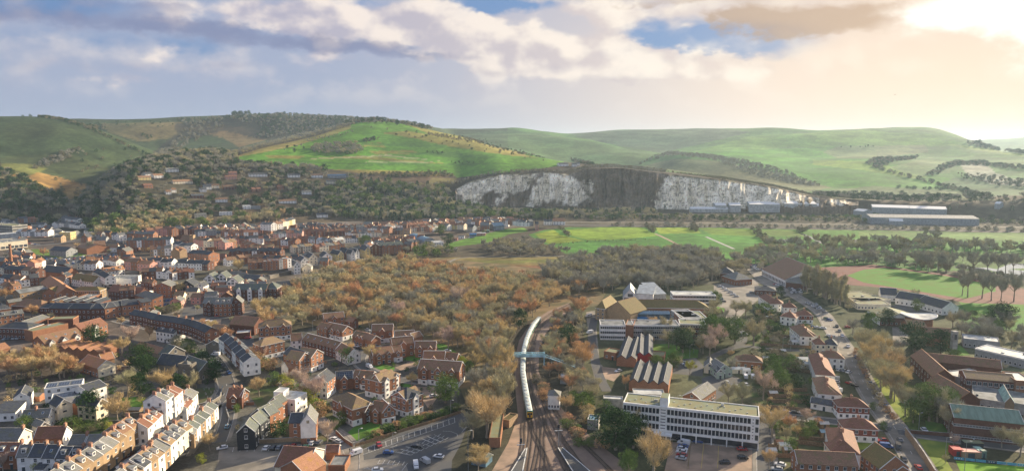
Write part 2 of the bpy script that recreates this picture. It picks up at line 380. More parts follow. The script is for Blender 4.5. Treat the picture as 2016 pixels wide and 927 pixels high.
# ------------------------------------------------------------------ the ground sheet
def inpoly(px,py,poly):
    r=np.zeros(px.shape,bool);n=len(poly);j=n-1
    for i in range(n):
        xi,yi=poly[i];xj,yj=poly[j]
        if yi != yj:
            r ^= ((yi > py) != (yj > py)) & (px < (xj-xi)*(py-yi)/(yj-yi)+xi)
        j=i
    return r
rows=np.concatenate([[30,60,100,140,170],np.arange(190,620,4),np.arange(620,1050,5),np.arange(1050,1380,6),np.arange(1380,1470,4),np.arange(1470,2300,8),np.arange(2300,3750,14),np.geomspace(3760,16000,34)])
cols=np.concatenate([np.linspace(-1.3,-.70,40)[:-1],np.linspace(-.70,.70,700),np.linspace(.70,1.3,40)[1:]])
AA,RR=np.meshgrid(cols,rows);gx=(np.sin(AA)*RR).ravel();gy=(np.cos(AA)*RR).ravel()
gz=np.empty_like(gx)
for k in range(0,len(gx),60000): gz[k:k+60000]=height(gx[k:k+60000],gy[k:k+60000])
ff=gy*math.cos(TH)-(gz-H)*math.sin(TH);uu=gy*math.sin(TH)+(gz-H)*math.cos(TH)
GPX=1008+gx/ff*FPX;GPY=463.5-uu/ff*FPX;GD=np.hypot(gx,gy)
GC=np.empty((len(gx),3));GC[:]=(.085,.075,.05)
jx=vnoise(gx,gy,30,5)*6+vnoise(gx,gy,9,6)*3;jy=vnoise(gx,gy,30,7)*3
def paint(poly,c,dmin=0,dmax=1e9,f=1.0):
    k=inpoly(GPX+jx*.5,GPY+jy*.5,poly) & (GD > dmin) & (GD < dmax)
    GC[k]=GC[k]*(1-f)+np.array(c)*f
BIG=4000
DULL_SHADED=(.050,.074,.028);TAN=(.24,.165,.062);GOLF=(.098,.225,.024);SCRUB=(.055,.05,.033);FARG=(.085,.175,.045)  # left downs: dull green with cloud shadow darkened into the colour
far=GD > 1500
a_=np.arctan2(gx,gy)
Dn,Zn=profile(np.clip(a_,-1.25,1.25))
hill=GD > Dn[:,1]
GC[hill]=(.085,.07,.045)
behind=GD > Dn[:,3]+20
GC[behind]=DULL_SHADED
rt=behind & (GPX > 1000);GC[rt]=FARG
# left downs
paint([(0,490-180),(130,300),(250,345),(250,395),(100,400),(0,345)],(.065,.085,.032),1500)
paint([(60,335),(100,345),(150,358),(210,372),(215,400),(100,400),(70,370),(20,345)],(.27,.17,.055),1450)
paint([(0,322),(60,322),(95,332),(60,345),(0,338)],(.15,.16,.045),1500)
paint([(200,243),(360,240),(350,270),(280,280),(215,262)],(.155,.135,.055),1800)
paint([(340,250),(470,250),(530,275),(470,290),(440,272)],(.19,.14,.06),1800)
paint([(340,245),(480,232),(640,228),(700,250),(560,285),(500,270),(440,258),(350,280),(320,310),(300,300),(350,262)],SCRUB,1800,f=.85)
# golf course spur
golf=[(452,312),(520,291),(600,275),(690,248),(700,240),(790,240),(850,252),(900,262),(960,277),(1040,300),(1110,318),(1110,325),(1060,333),(990,340),(900,350),(880,340),(720,338),(560,325)]
paint(golf,GOLF,1250,2300)
paint([(452,312),(520,289),(600,273),(690,246),(690,254),(600,283),(520,300)],(.28,.21,.07),1250,2300,.8)
for p in ([(750,262),(800,258),(900,272),(1000,296),(1060,312),(1000,306),(900,292),(830,276)],[(800,245),(870,258),(960,279),(1040,302),(1030,306),(930,280),(850,266)],
          [(716,283),(750,280),(760,290),(715,289)],[(725,298),(810,295),(830,303),(740,304)],[(620,311),(720,306),(870,321),(900,326),(700,313)],[(650,333),(840,337),(900,345),(850,350),(700,341)],
          [(520,305),(600,308),(590,313),(530,311)]):
    paint(p,(.27,.20,.055),1250,2300,.75)
for p in ([(640,284),(820,280),(950,296),(830,290)],[(500,312),(650,320),(900,322),(1050,322),(860,326),(600,322)],[(760,300),(900,300),(1000,312),(900,310)]):
    paint(p,(.075,.17,.03),1250,2300,.8)
for p in ([(610,312),(760,305),(880,318),(760,308),(610,314)],[(720,318),(850,318),(850,320),(720,320)]): paint(p,(.33,.30,.16),1250,2300,.9)
paint([(640,341),(830,345),(900,352),(880,372),(800,372),(700,360)],(.12,.085,.05),1200,1500,.8)
paint([(850,350),(900,352),(890,366),(840,362)],(.17,.16,.06),1200,1500,.9)
# right downs
paint([(1060,262),(1290,303),(1260,325),(1120,322),(890,268),(1000,256)],(.085,.14,.055),1900,f=.7)
paint([(1110,262),(1380,249),(1480,260),(1300,302),(1180,280)],(.09,.125,.075),2600,f=.8)
paint([(1330,308),(1480,268),(1700,256),(1860,268),(1900,285),(1750,290),(1550,290),(1400,305)],(.115,.23,.04),1900)
paint([(1330,300),(1720,288),(1730,315),(1860,350),(1950,370),(1700,375),(1600,362),(1520,335),(1420,312)],(.075,.21,.026),1700)
paint([(1600,315),(1720,318),(1830,348),(1800,352),(1700,335),(1600,325)],(.20,.29,.04),1700,f=.75)
paint([(1650,288),(1820,286),(1830,300),(1720,312),(1650,312),(1620,300)],(.17,.19,.09),1700,f=.7)
paint([(1330,312),(1420,318),(1560,348),(1640,370),(1560,382),(1430,350),(1300,335),(1260,328)],(.15,.155,.07),1600,f=.9)
paint([(1750,330),(1830,310),(1880,320),(1870,340),(1810,348)],(.15,.21,.08),1700,f=.8)
paint([(1600,378),(1720,366),(1920,378),(1960,395),(1800,396),(1640,390)],(.13,.16,.075),1400,f=.8)
paint([(1880,350),(2016,358),(2016,400),(1960,395),(1850,362)],(.08,.13,.06),1500,f=.8)
paint([(1890,325),(1940,322),(1960,340),(1990,352),(2100,362),(2100,372),(1950,362),(1905,345)],(.42,.38,.30),1500,f=.7)
paint([(1860,283),(1930,290),(2016,303),(2016,308),(1920,297)],(.20,.30,.05),1500,f=.6)
# valley meadows
paint([(1040,462),(1075,452),(1120,447),(1370,447),(2200,462),(2200,520),(1700,540),(1420,512),(1330,490),(1180,500),(1120,502),(1070,480)],(.075,.20,.03),500,1200)
paint([(1052,461),(1090,452),(1105,462),(1150,474),(1080,480)],(.20,.27,.025),500,1200)
paint([(1112,453),(1180,448),(1262,448),(1300,464),(1240,470),(1160,474),(1120,462)],(.17,.27,.028),500,1200)
paint([(1290,448),(1370,448),(1380,458),(1300,460)],(.22,.29,.03),500,1200)
paint([(1376,448),(1480,452),(1500,466),(1400,462)],(.16,.25,.03),500,1200)
paint([(1490,452),(1560,454),(1590,466),(1500,464)],(.13,.22,.04),500,1200)
paint([(1690,455),(2200,464),(2200,478),(1690,466)],(.13,.22,.06),500,1200)
paint([(1680,500),(2200,500),(2200,560),(1860,530),(1700,520)],(.10,.18,.05),500,1200)
paint([(1100,437),(2200,452),(2200,462),(1370,448),(1100,446)],(.09,.085,.06),500,1300,.8)
paint([(830,508),(1100,505),(1110,520),(940,530),(830,520)],(.22,.19,.07),400,1100)
paint([(900,513),(1110,510),(1110,516),(900,520)],(.17,.20,.05),400,1100,.8)
paint([(800,520),(1100,522),(1130,560),(1000,640),(900,620),(700,600)],(.22,.115,.055),300,1000,.7)
paint([(880,488),(960,478),(1000,462),(1040,455),(1030,448),(960,455),(880,478)],(.10,.22,.03),500,1200)
paint([(780,503),(830,492),(850,498),(800,508)],(.12,.24,.03),500,1200)
# town ground
town=[(-300,415),(130,430),(250,460),(560,440),(1000,430),(1030,442),(960,460),(880,480),(740,505),(640,535),(540,565),(500,600),(500,640),(560,660),(640,640),(730,640),(820,670),(910,720),(900,800),(720,860),(700,927),(-300,1100)]
paint(town,(.13,.115,.095),150,1200)
paint([(60,490),(160,496),(170,504),(110,508),(60,500)],(.12,.20,.04),400,1200)
paint([(1130,560),(2300,560),(2300,1100),(1180,1100),(1150,800),(1150,640)],(.095,.10,.05),150,900,.85)
paint([(1870,600),(2300,610),(2300,660),(1900,650)],(.075,.17,.04),300,900)
paint([(1750,740),(1800,760),(1860,860),(1800,860),(1760,800)],(.12,.19,.04),150,900)
nn=vnoise(gx,gy,90,11)+.6*vnoise(gx,gy,25,12)
GC *= (1+.38*nn)[:,None]
GC[:,0] *= 1+.25*vnoise(gx,gy,140,15)
GC=np.clip(GC,.01,.8)
me=bpy.data.meshes.new('ground');nr,nc=len(rows),len(cols)
idx=np.arange(nr*nc).reshape(nr,nc)
fq=np.stack([idx[:-1,:-1],idx[:-1,1:],idx[1:,1:],idx[1:,:-1]],-1).reshape(-1,4)
me.vertices.add(nr*nc);me.vertices.foreach_set('co',np.stack([gx,gy,gz],-1).ravel())
me.loops.add(len(fq)*4);me.loops.foreach_set('vertex_index',fq.ravel().astype(np.int32))
me.polygons.add(len(fq));me.polygons.foreach_set('loop_start',np.arange(0,len(fq)*4,4,dtype=np.int32));me.polygons.foreach_set('loop_total',np.full(len(fq),4,np.int32))
me.polygons.foreach_set('use_smooth',np.ones(len(fq),bool));me.update()
ca=me.color_attributes.new('cover','FLOAT_COLOR','POINT');ca.data.foreach_set('color',np.concatenate([GC,np.ones((len(GC),1))],1).ravel().astype(np.float32))
def cover_mat(name,s1,s2,chalk=False):
    m=bpy.data.materials.new(name);m.use_nodes=True;t=m.node_tree;b=t.nodes['Principled BSDF'];b.inputs['Roughness'].default_value=.95;b.inputs['Specular IOR Level'].default_value=.1
    at=t.nodes.new('ShaderNodeAttribute');at.attribute_name='cover'
    co=t.nodes.new('ShaderNodeTexCoord').outputs['Object']
    cc=at.outputs['Color']
    for s,lo,hi,st in ((s1,.38,.62,.45),(s2,.4,.65,.4),(.9,.42,.6,.3)):
        n=t.nodes.new('ShaderNodeTexNoise');n.inputs['Scale'].default_value=s;n.inputs['Detail'].default_value=6;n.inputs['Roughness'].default_value=.6;t.links.new(co,n.inputs['Vector'])
        f=mth('ADD',mth('MULTIPLY',smooth(n.outputs['Fac'],lo,hi,t),st,tree=t),1-st*.5,tree=t)
        vm=t.nodes.new('ShaderNodeVectorMath');vm.operation='SCALE';t.links.new(cc,vm.inputs[0]);t.links.new(f,vm.inputs['Scale']);cc=vm.outputs[0]
    t.links.new(cc,b.inputs['Base Color']);MATS[name]=m;return m
me.materials.append(cover_mat('land_cover',.012,.09))
ground=struct(link('ground',me))

# ------------------------------------------------------------------ chalk face of the quarry
TOPL=[(896,372),(913,362),(940,353),(979,344),(1020,342),(1056,341),(1068,339),(1123,343),(1148,333),(1222,331),(1311,342),(1370,349),(1424,354),(1480,362),(1523,369),(1597,386),(1640,390),(1690,396)]
BASL=[(896,378),(915,398),(940,416),(1000,420),(1100,418),(1290,416),(1500,414),(1597,410),(1690,404)]
nu,nv=520,34
tv=[p[0] for p in TOPL]
cv_,cf_,cc_=[],[],[]
chalk=[[(900,380),(914,360),(935,354),(945,352),(950,380),(945,402),(928,408),(912,396)],[(940,356),(979,343),(1058,340),(1054,366),(1036,382),(1012,392),(990,382),(970,378),(945,380)],
         [(990,378),(1000,378),(996,392),(972,408),(975,395),(986,390)],[(1068,339),(1123,344),(1145,362),(1152,378),(1166,392),(1128,404),(1105,402),(1090,392),(1060,402),(1030,420),(1028,412),(1048,372),(1062,352)],
         [(1150,360),(1162,356),(1172,372),(1160,380)],[(1284,418),(1296,384),(1308,356),(1314,344),(1424,354),(1523,369),(1570,380),(1600,388),(1560,400),(1440,412)],[(1600,388),(1612,388),(1612,398),(1600,397)],[(1640,390),(1670,392),(1668,402),(1630,400)]]
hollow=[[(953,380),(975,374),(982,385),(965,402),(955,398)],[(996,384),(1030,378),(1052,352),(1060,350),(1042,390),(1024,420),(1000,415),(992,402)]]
def jit(px,py): return px+9*noise.noise(Vector((px*.09,py*.12,1)))+4*noise.noise(Vector((px*.5,py*.25,4))),py+7*noise.noise(Vector((px*.12,py*.12,6)))+2.5*noise.noise(Vector((px*.6,py*.4,7)))
PXY=[]
for i in range(nu+1):
    px=896+(1690-896)*i/nu;ty=np.interp(px,tv,[p[1] for p in TOPL]);by=np.interp(px,[p[0] for p in BASL],[p[1] for p in BASL])
    for j in range(nv+1): PXY.append(jit(px,by+(ty-by)*j/nv))
PXY=np.array(PXY);FRA=np.zeros(len(PXY))
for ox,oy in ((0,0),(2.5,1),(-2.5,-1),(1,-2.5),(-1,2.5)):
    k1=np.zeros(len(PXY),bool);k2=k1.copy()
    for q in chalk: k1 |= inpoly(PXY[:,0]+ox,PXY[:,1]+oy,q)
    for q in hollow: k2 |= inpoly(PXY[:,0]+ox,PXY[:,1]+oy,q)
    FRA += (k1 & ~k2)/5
for i in range(nu+1):
    px=896+(1690-896)*i/nu
    ty=np.interp(px,tv,[p[1] for p in TOPL]);by=np.interp(px,[p[0] for p in BASL],[p[1] for p in BASL])
    for j in range(nv+1):
        v=j/nv;py=by+(ty-by)*v
        az_=px*.055
        rid=(abs(noise.noise(Vector((az_*.9,3.1,v*.7))))*2-.5)*26+noise.noise(Vector((az_*3.2,v*1.2,8)))*13+noise.noise(Vector((az_*9,v*8,2)))*2.6
        inh=max(0,1-abs(px-970)/22)*10+max(0,1-abs(px-1030)/26)*26+max(0,1-abs(px-1225)/65)*26+max(0,1-abs(px-1355)/18)*10
        env=math.sin(PI*min(1,v*1.0+.0))**.6 if v < 1 else 0
        Dt=1404+2;Db=1340
        D=Db+(Dt-Db)*(v**.8)+(rid+inh*.9-6)*(env*.9)
        D=min(D,1409)
        x,y,z=wp(px,py,D)
        if j == nv: z=max(z,hz1(x*1.004,y*1.004)+.2) if False else z
        if j == 0: z=min(z,-2)
        cv_.append((x,y,z))
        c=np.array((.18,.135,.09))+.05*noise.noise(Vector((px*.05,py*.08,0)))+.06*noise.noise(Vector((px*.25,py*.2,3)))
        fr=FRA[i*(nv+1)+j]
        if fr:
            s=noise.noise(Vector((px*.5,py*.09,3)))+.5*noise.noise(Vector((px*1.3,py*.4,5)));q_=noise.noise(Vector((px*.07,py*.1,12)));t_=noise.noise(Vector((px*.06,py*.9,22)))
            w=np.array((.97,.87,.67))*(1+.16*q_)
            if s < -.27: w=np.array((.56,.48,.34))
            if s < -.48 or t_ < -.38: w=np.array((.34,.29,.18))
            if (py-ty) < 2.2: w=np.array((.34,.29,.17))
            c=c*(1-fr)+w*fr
        cc_.append((*c,1))
for i in range(nu):
    for j in range(nv):
        k=i*(nv+1)+j;cf_.append((k,k+nv+1,k+nv+2,k+1))
me=bpy.data.meshes.new('chalk_cliff');me.from_pydata(cv_,[],cf_)
ca=me.color_attributes.new('cover','FLOAT_COLOR','POINT');ca.data.foreach_set('color',np.array(cc_,dtype=np.float32).ravel())
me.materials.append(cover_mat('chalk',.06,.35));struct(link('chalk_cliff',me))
# ------------------------------------------------------------------ buildings
WC={}
def win_mesh(w,h,near,fr,style=0):
    k=(round(w,1),round(h,1),near,fr,style)
    if k in WC: return WC[k]
    w2,t=w/2,.09 if near else .13
    if near:
        a=MB();d=.07
        a.box((-w2,-d,0),(-w2+t,0,h),fr);a.box((w2-t,-d,0),(w2,0,h),fr);a.box((-w2+t,-d,0),(w2-t,0,t),fr);a.box((-w2+t,-d,h-t),(w2-t,0,h),fr)
        n=max(1,round(w/.75))
        for i in range(1,n): x=-w2+w*i/n;a.box((x-.03,-d*.8,t),(x+.03,-.005,h-t),fr)
        if style == 1: a.box((-w2+t,-d*.85,h*.5-.03),(w2-t,-.005,h*.5+.03),fr)
        a.box((-w2-.08,-.14,-.09),(w2+.08,0,-.005),fr)
        p=MB();p.box((-w2+t*.6,-.03,t*.6),(w2-t*.6,.02,h-t*.6),'glass')
        WC[k]=(a.mesh('window'),p.mesh('pane'))
    else:
        a=MB();a.box((-w2,-.06,0),(w2,0,h),fr)
        n=max(1,round(w/1.1));
        for i in range(n):
            x0=-w2+t+(w-t)*i/n;x1=-w2+(w-t)*(i+1)/n;a.box((x0,-.09,t),(x1,-.06+.001,h-t),'glass')
        WC[k]=(a.mesh('window'),None)
    return WC[k]
def put_win(root,x,y,z,w,h,near,fr='frame',rz=0,style=0):
    m,p=win_mesh(w,h,near,fr,style)
    o=link('window',m,root,(x,y,z));o.rotation_euler=(0,0,rz)
    if p: link('pane',p,o)
    return o
NB=0
BLD=[]
def gable_walls(b,x0,x1,y0,y1,h,rh,axis,wall,base=None,bh=2.6):
    if axis == 'x': pl=[[(x0,y0),(x1,y0)],[(x1,y1),(x0,y1)]];ends=[[(x0,y1),(x0,y0)],[(x1,y0),(x1,y1)]]
    else: pl=[[(x1,y0),(x1,y1)],[(x0,y1),(x0,y0)]];ends=[[(x0,y0),(x1,y0)],[(x1,y1),(x0,y1)]]
    for a,c in pl: b.poly([(*a,0),(*c,0),(*c,h),(*a,h)],wall)
    for a,c in ends:
        mx,my=(a[0]+c[0])/2,(a[1]+c[1])/2
        b.poly([(*a,0),(*c,0),(*c,h),(mx,my,h+rh),(*a,h)],wall)
def house(F,x1,y1,x2,y2,dp,h,roof='x',rh=2.4,wall='brick',rf='tile_brown',label='',cat='house',name='house',ch=None,dorm=0,gab=0,sky=0,solar=0,base=None,
          at='eave',group=None,ordn=False,win='auto',fr='frame',wsz=None,ends=True,n=4,par=.5,door=True,det=None,ov=.3,verge=None,endwall=None,gwall=None,dz=0,stories=None):
    global NB
    P1,P2=cv(F,x1,y1),cv(F,x2,y2)
    if at == 'eave': a,c=G(*P1,h),G(*P2,h);z0=0
    else: a,c=GT(*P1),GT(*P2);z0=min(a.z,c.z)-.6 if a.z+c.z > .2 else 0
    a=Vector((a.x,a.y));c=Vector((c.x,c.y));d=c-a;L=d.length
    return house_w(a,c,z0,dp,h,roof,rh,wall,rf,label,cat,name,ch,dorm,gab,sky,solar,base,group,ordn,win,fr,wsz,ends,n,par,door,det,ov,verge,endwall,gwall,stories)
def house_w(a,c,z0,dp,h,roof='x',rh=2.4,wall='brick',rf='tile_brown',label='',cat='house',name='house',ch=None,dorm=0,gab=0,sky=0,solar=0,base=None,
            group=None,ordn=False,win='auto',fr='frame',wsz=None,ends=True,n=4,par=.5,door=True,det=None,ov=.3,verge=None,endwall=None,gwall=None,stories=None):
    global NB
    NB += 1
    d=c-a;L=d.length;ux=d/L;uy=Vector((-ux.y,ux.x));ce=(a+c)/2+uy*dp/2;rz=math.atan2(ux.y,ux.x)
    BLD.append((ce.x,ce.y,max(L,dp)/2+2))
    if z0 > 2: BLD.extend((ce.x-ce.x/ce.length*q,ce.y-ce.y/ce.length*q,L/2+8) for q in (14,28))
    root=thing(name,label,cat,(ce.x,ce.y,z0),rz,group,ordn)
    D=ce.length;near=D < 440;mid=D < 760
    X0,X1,Y0,Y1=-L/2,L/2,-dp/2,dp/2
    b=MB()
    z0h=0
    if roof in ('x','y'): gable_walls(b,X0,X1,Y0,Y1,h,rh,roof,wall)
    elif roof == 'multi':
        b.box((X0,Y0,0),(X1,Y1,h-.01),wall)
        for i in range(n):
            u0,u1=X0+L*i/n,X0+L*(i+1)/n;um=(u0+u1)/2
            for yy in (Y0,Y1): b.poly([(u0,yy,h-.01),(u1,yy,h-.01),(um,yy,h+rh)],wall)
    elif roof == 'mono': 
        b.poly([(X0,Y0,0),(X1,Y0,0),(X1,Y0,h),(X0,Y0,h)],wall);b.poly([(X1,Y1,0),(X0,Y1,0),(X0,Y1,h+rh),(X1,Y1,h+rh)],wall)
        b.poly([(X1,Y0,0),(X1,Y1,0),(X1,Y1,h+rh),(X1,Y0,h)],wall);b.poly([(X0,Y1,0),(X0,Y0,0),(X0,Y0,h),(X0,Y1,h+rh)],wall)
    else: b.box((X0,Y0,0),(X1,Y1,h),wall)
    if base: b.box((X0-.03,Y0-.03,0),(X1+.03,Y1+.03,2.7),base)
    wo=b.obj('wall',root)
    if endwall:
        e=MB()
        if roof == 'x':
            for xx,s in ((X1+.02,1),(X0-.02,-1)): e.poly([(xx,Y0,0),(xx,Y1,0),(xx,Y1,h),(xx,0,h+rh),(xx,Y0,h)],endwall);e.obj('render_panel',root);e=MB()
        else: e.poly([(X0,Y0-.02,2.6 if wall == 'brick' else 0),(X1,Y0-.02,2.6 if wall == 'brick' else 0),(X1,Y0-.02,h),(0,Y0-.02,h+rh),(X0,Y0-.02,h)],endwall)
        if e.v: e.obj('render_panel',root)
    # roof
    r=MB();th=.22;o_=ov
    if roof == 'x':
        s=rh/(dp/2);e=o_*s
        r.slab([(X0-o_,Y0-o_,h-e+th),(X1+o_,Y0-o_,h-e+th),(X1+o_,0,h+rh+th),(X0-o_,0,h+rh+th)],th,rf)
        r.slab([(X1+o_,Y1+o_,h-e+th),(X0-o_,Y1+o_,h-e+th),(X0-o_,0,h+rh+th),(X1+o_,0,h+rh+th)],th,rf)
        if mid: r.box((X0-o_,-.14,h+rh+th-.05),(X1+o_,.14,h+rh+th+.09),verge or ('chim' if 'tile' in rf else 'concrete'))
        if near or verge:
            for xx in (X0-o_,X1+o_-.12):
                for sg in (-1,1): r.slab(sorted_q([(xx,sg*(dp/2+o_+.02),h-e+th+.05),(xx+.14,sg*(dp/2+o_+.02),h-e+th+.05),(xx+.14,0,h+rh+th+.05),(xx,0,h+rh+th+.05)],sg),.34,verge or 'frame')
    elif roof == 'y':
        s=rh/(L/2);e=o_*s
        r.slab([(0,Y0-o_,h+rh+th),(0,Y1+o_,h+rh+th),(X0-o_,Y1+o_,h-e+th),(X0-o_,Y0-o_,h-e+th)],th,rf)
        r.slab([(0,Y1+o_,h+rh+th),(0,Y0-o_,h+rh+th),(X1+o_,Y0-o_,h-e+th),(X1+o_,Y1+o_,h-e+th)],th,rf)
        if mid: r.box((-.14,Y0-o_,h+rh+th-.05),(.14,Y1+o_,h+rh+th+.09),verge or ('chim' if 'tile' in rf else 'concrete'))
        if near or verge:
            for sg in (-1,1): r.slab(sorted_q([(sg*(L/2+o_+.02),Y0-o_-.03,h-e+th+.05),(0,Y0-o_-.03,h+rh+th+.05),(0,Y0-o_+.12,h+rh+th+.05),(sg*(L/2+o_+.02),Y0-o_+.12,h-e+th+.05)],-sg),.34,verge or 'frame')
    elif roof == 'hip':
        q=min(L,dp)/2;z=h+th
        A,B,C,E=(X0-o_,Y0-o_,z),(X1+o_,Y0-o_,z),(X1+o_,Y1+o_,z),(X0-o_,Y1+o_,z)
        if L >= dp: R1,R2=(X0+q,0,z+rh),(X1-q,0,z+rh);fs=[[A,B,R2,R1],[B,C,R2],[C,E,R1,R2],[E,A,R1]]
        else: R1,R2=(0,Y0+q,z+rh),(0,Y1-q,z+rh);fs=[[A,B,R1],[B,C,R2,R1],[C,E,R2],[E,A,R1,R2]]
        for f in fs: r.poly(f,rf)
        r.box((X0-o_,Y0-o_,h-.05),(X1+o_,Y1+o_,z-.002),verge or 'frame')
        if mid: r.tube(R1,R2,.14,.14,'chim' if 'tile' in rf else 'concrete',4) if (Vector(R1)-Vector(R2)).length > .2 else None
    elif roof == 'flat':
        r.box((X0+.25,Y0+.25,h+.01),(X1-.25,Y1-.25,h+.12),rf)
        pm=verge or wall
        r.box((X0-.05,Y0-.05,h-.3),(X1+.05,Y0+.25,h+par),pm);r.box((X0-.05,Y1-.25,h-.3),(X1+.05,Y1+.05,h+par),pm)
        r.box((X0-.05,Y0+.25,h-.3),(X0+.25,Y1-.25,h+par),pm);r.box((X1-.25,Y0+.25,h-.3),(X1+.05,Y1-.25,h+par),pm)
        rr=random.Random(NB)
        for i in range(int(L*dp/160)):
            px_,py_=rr.uniform(X0+1.5,X1-1.5),rr.uniform(Y0+1.2,Y1-1.2);w_=rr.uniform(.4,1.1);r.box((px_-w_,py_-w_*.6,h+.11),(px_+w_,py_+w_*.6,h+rr.uniform(.4,1.1)),rr.choice(['flat_pale','metal_grey','flat_grey']))
    elif roof == 'multi':
        for i in range(n):
            u0,u1=X0+L*i/n,X0+L*(i+1)/n;um=(u0+u1)/2
            r.slab([(um,Y0-o_,h+rh+th),(um,Y1+o_,h+rh+th),(u0,Y1+o_,h+th),(u0,Y0-o_,h+th)],th,rf)
            r.slab([(um,Y1+o_,h+rh+th),(um,Y0-o_,h+rh+th),(u1,Y0-o_,h+th),(u1,Y1+o_,h+th)],th,rf)
            r.box((um-.12,Y0-o_,h+rh+th-.04),(um+.12,Y1+o_,h+rh+th+.08),verge or 'concrete')
    elif roof == 'mono':
        s=rh/dp;r.slab([(X0-o_,Y0-o_,h-o_*s+th),(X1+o_,Y0-o_,h-o_*s+th),(X1+o_,Y1+o_,h+rh+o_*s+th),(X0-o_,Y1+o_,h+rh+o_*s+th)],th,rf)
    ro=r.obj('roof',root)
    def zr(x,y):
        if roof == 'x': return h+rh*(1-abs(y)/(dp/2))+th
        if roof == 'y': return h+rh*(1-abs(x)/(L/2))+th
        if roof == 'mono': return h+rh*(y-Y0)/dp+th
        if roof == 'hip': return h+th+rh*max(0,min(1,min(x-X0,X1-x,y-Y0,Y1-y)/(min(L,dp)/2)))
        return h+.12
    # chimneys: list of (fx, fy)
    if ch is None: ch=[]
    for q in ch:
        fx,fy=q if isinstance(q,tuple) else (q,.5)
        x,y=X0+L*fx,Y0+dp*fy;x=max(X0+.4,min(X1-.4,x));zt=max(h+rh,zr(x,y))+1.0;m=MB()
        m.box((x-.38,y-.65,zr(x,y)-1.2),(x+.38,y+.65,zt),'chim');m.box((x-.45,y-.72,zt),(x+.45,y+.72,zt+.15),'chim')
        co=m.obj('chimney',ro)
        if mid:
            m=MB()
            for k in (-.4,0,.4): m.tube((x,y+k,zt+.15),(x,y+k,zt+.6),.14,.11,'pot',5)
            m.obj('chimney_pot',root)
    # dormers on the front slope
    if dorm and roof == 'x':
        for i in range(dorm):
            x=X0+L*(i+.5)/dorm;y=Y0+dp*.14;zb=zr(x,y)-.1;w=.8;hh=min(1.5,rh*.62);m=MB()
            yb=min(-.1,y+(hh+.3)/(rh/(dp/2)))
            m.box((x-w,y,zb-.3),(x+w,yb,zb+hh),'white');m.box((x-w-.15,y-.15,zb+hh),(x+w+.15,yb+.3,zb+hh+.14),'flat_grey');do=m.obj('dormer',root)
            wn=put_win(root,x,y,zb+.15,1.2,hh-.35,near,fr)
    if sky and roof == 'x':
        sl_=math.atan2(rh,dp/2)
        for i in range(sky):
            x=X0+L*(i+.5)/sky;y=Y0+dp*.25;k=('sky',.8,1.1)
            if k not in WC:
                m=MB();m.box((-.45,-.6,0),(.45,.6,.08),'frame');m.box((-.36,-.5,.08),(.36,.5,.11),'glass_blue');WC[k]=m.mesh('skylight')
            o=link('skylight',WC[k],root,(x,y,zr(x,y)+.02));o.rotation_euler=(sl_,0,0)
    if solar:
        sl_=math.atan2(rh,dp/2) if roof == 'x' else 0
        for i in range(solar):
            x=X0+L*(i+.5)/solar;y=Y0+dp*.25 if roof == 'x' else 0;hw=L/solar*.42;hd=dp*.16 if roof == 'x' else dp*.3
            m=MB();m.box((-hw,-hd,0),(hw,hd,.08),'metal_grey')
            nx=max(1,int(hw*2/1.0))
            for j in range(nx):
                for k in (0,1): m.box((-hw+.06+2*hw*j/nx,-hd+.05+hd*k,.08),(-hw-.02+2*hw*(j+1)/nx,-hd+hd*(k+1)-.05,.1),'solar')
            o=m.obj('solar_panel',root);o.location=(x,y,zr(x,y)+.03);o.rotation_euler=(sl_,0,0)
    # front gables: small projecting bays with their own ridge
    if gab:
        w=min(3.2,L/gab*.42)
        gw=gwall or wall
        for i in range(gab):
            x=X0+L*(i+.5)/gab;gh=w*.5;pr=1.0;m=MB()
            m.poly([(x-w/2,Y0-pr,0),(x+w/2,Y0-pr,0),(x+w/2,Y0-pr,h),(x,Y0-pr,h+gh),(x-w/2,Y0-pr,h)],gw)
            m.poly([(x+w/2,Y0-pr,0),(x+w/2,Y0,0),(x+w/2,Y0,h),(x+w/2,Y0-pr,h)],gw);m.poly([(x-w/2,Y0,0),(x-w/2,Y0-pr,0),(x-w/2,Y0-pr,h),(x-w/2,Y0,h)],gw)
            if base: m.box((x-w/2-.03,Y0-pr-.03,0),(x+w/2+.03,Y0-.04,2.7),base)
            go=m.obj('gabled_bay',root);m=MB();yb=min(0,Y0+dp*.32)
            for sg in (-1,1): m.slab(sorted_q([(x+sg*(w/2+.2),Y0-pr-.2,h-.2),(x,Y0-pr-.2,h+gh+.12),(x,yb,h+gh+.12),(x+sg*(w/2+.2),yb,h-.2)],-sg),.15,rf)
            for sg in (-1,1): m.slab(sorted_q([(x+sg*(w/2+.22),Y0-pr-.26,h-.18),(x,Y0-pr-.26,h+gh+.16),(x,Y0-pr-.14,h+gh+.16),(x+sg*(w/2+.22),Y0-pr-.14,h-.18)],-sg),.25,'frame')
            m.obj('bay_roof',go)
            fl=max(1,int(h/2.6))
            for f in range(fl): put_win(root,x,Y0-pr-.04,f*2.6+.95,min(1.5,w*.6),1.25,near,fr)
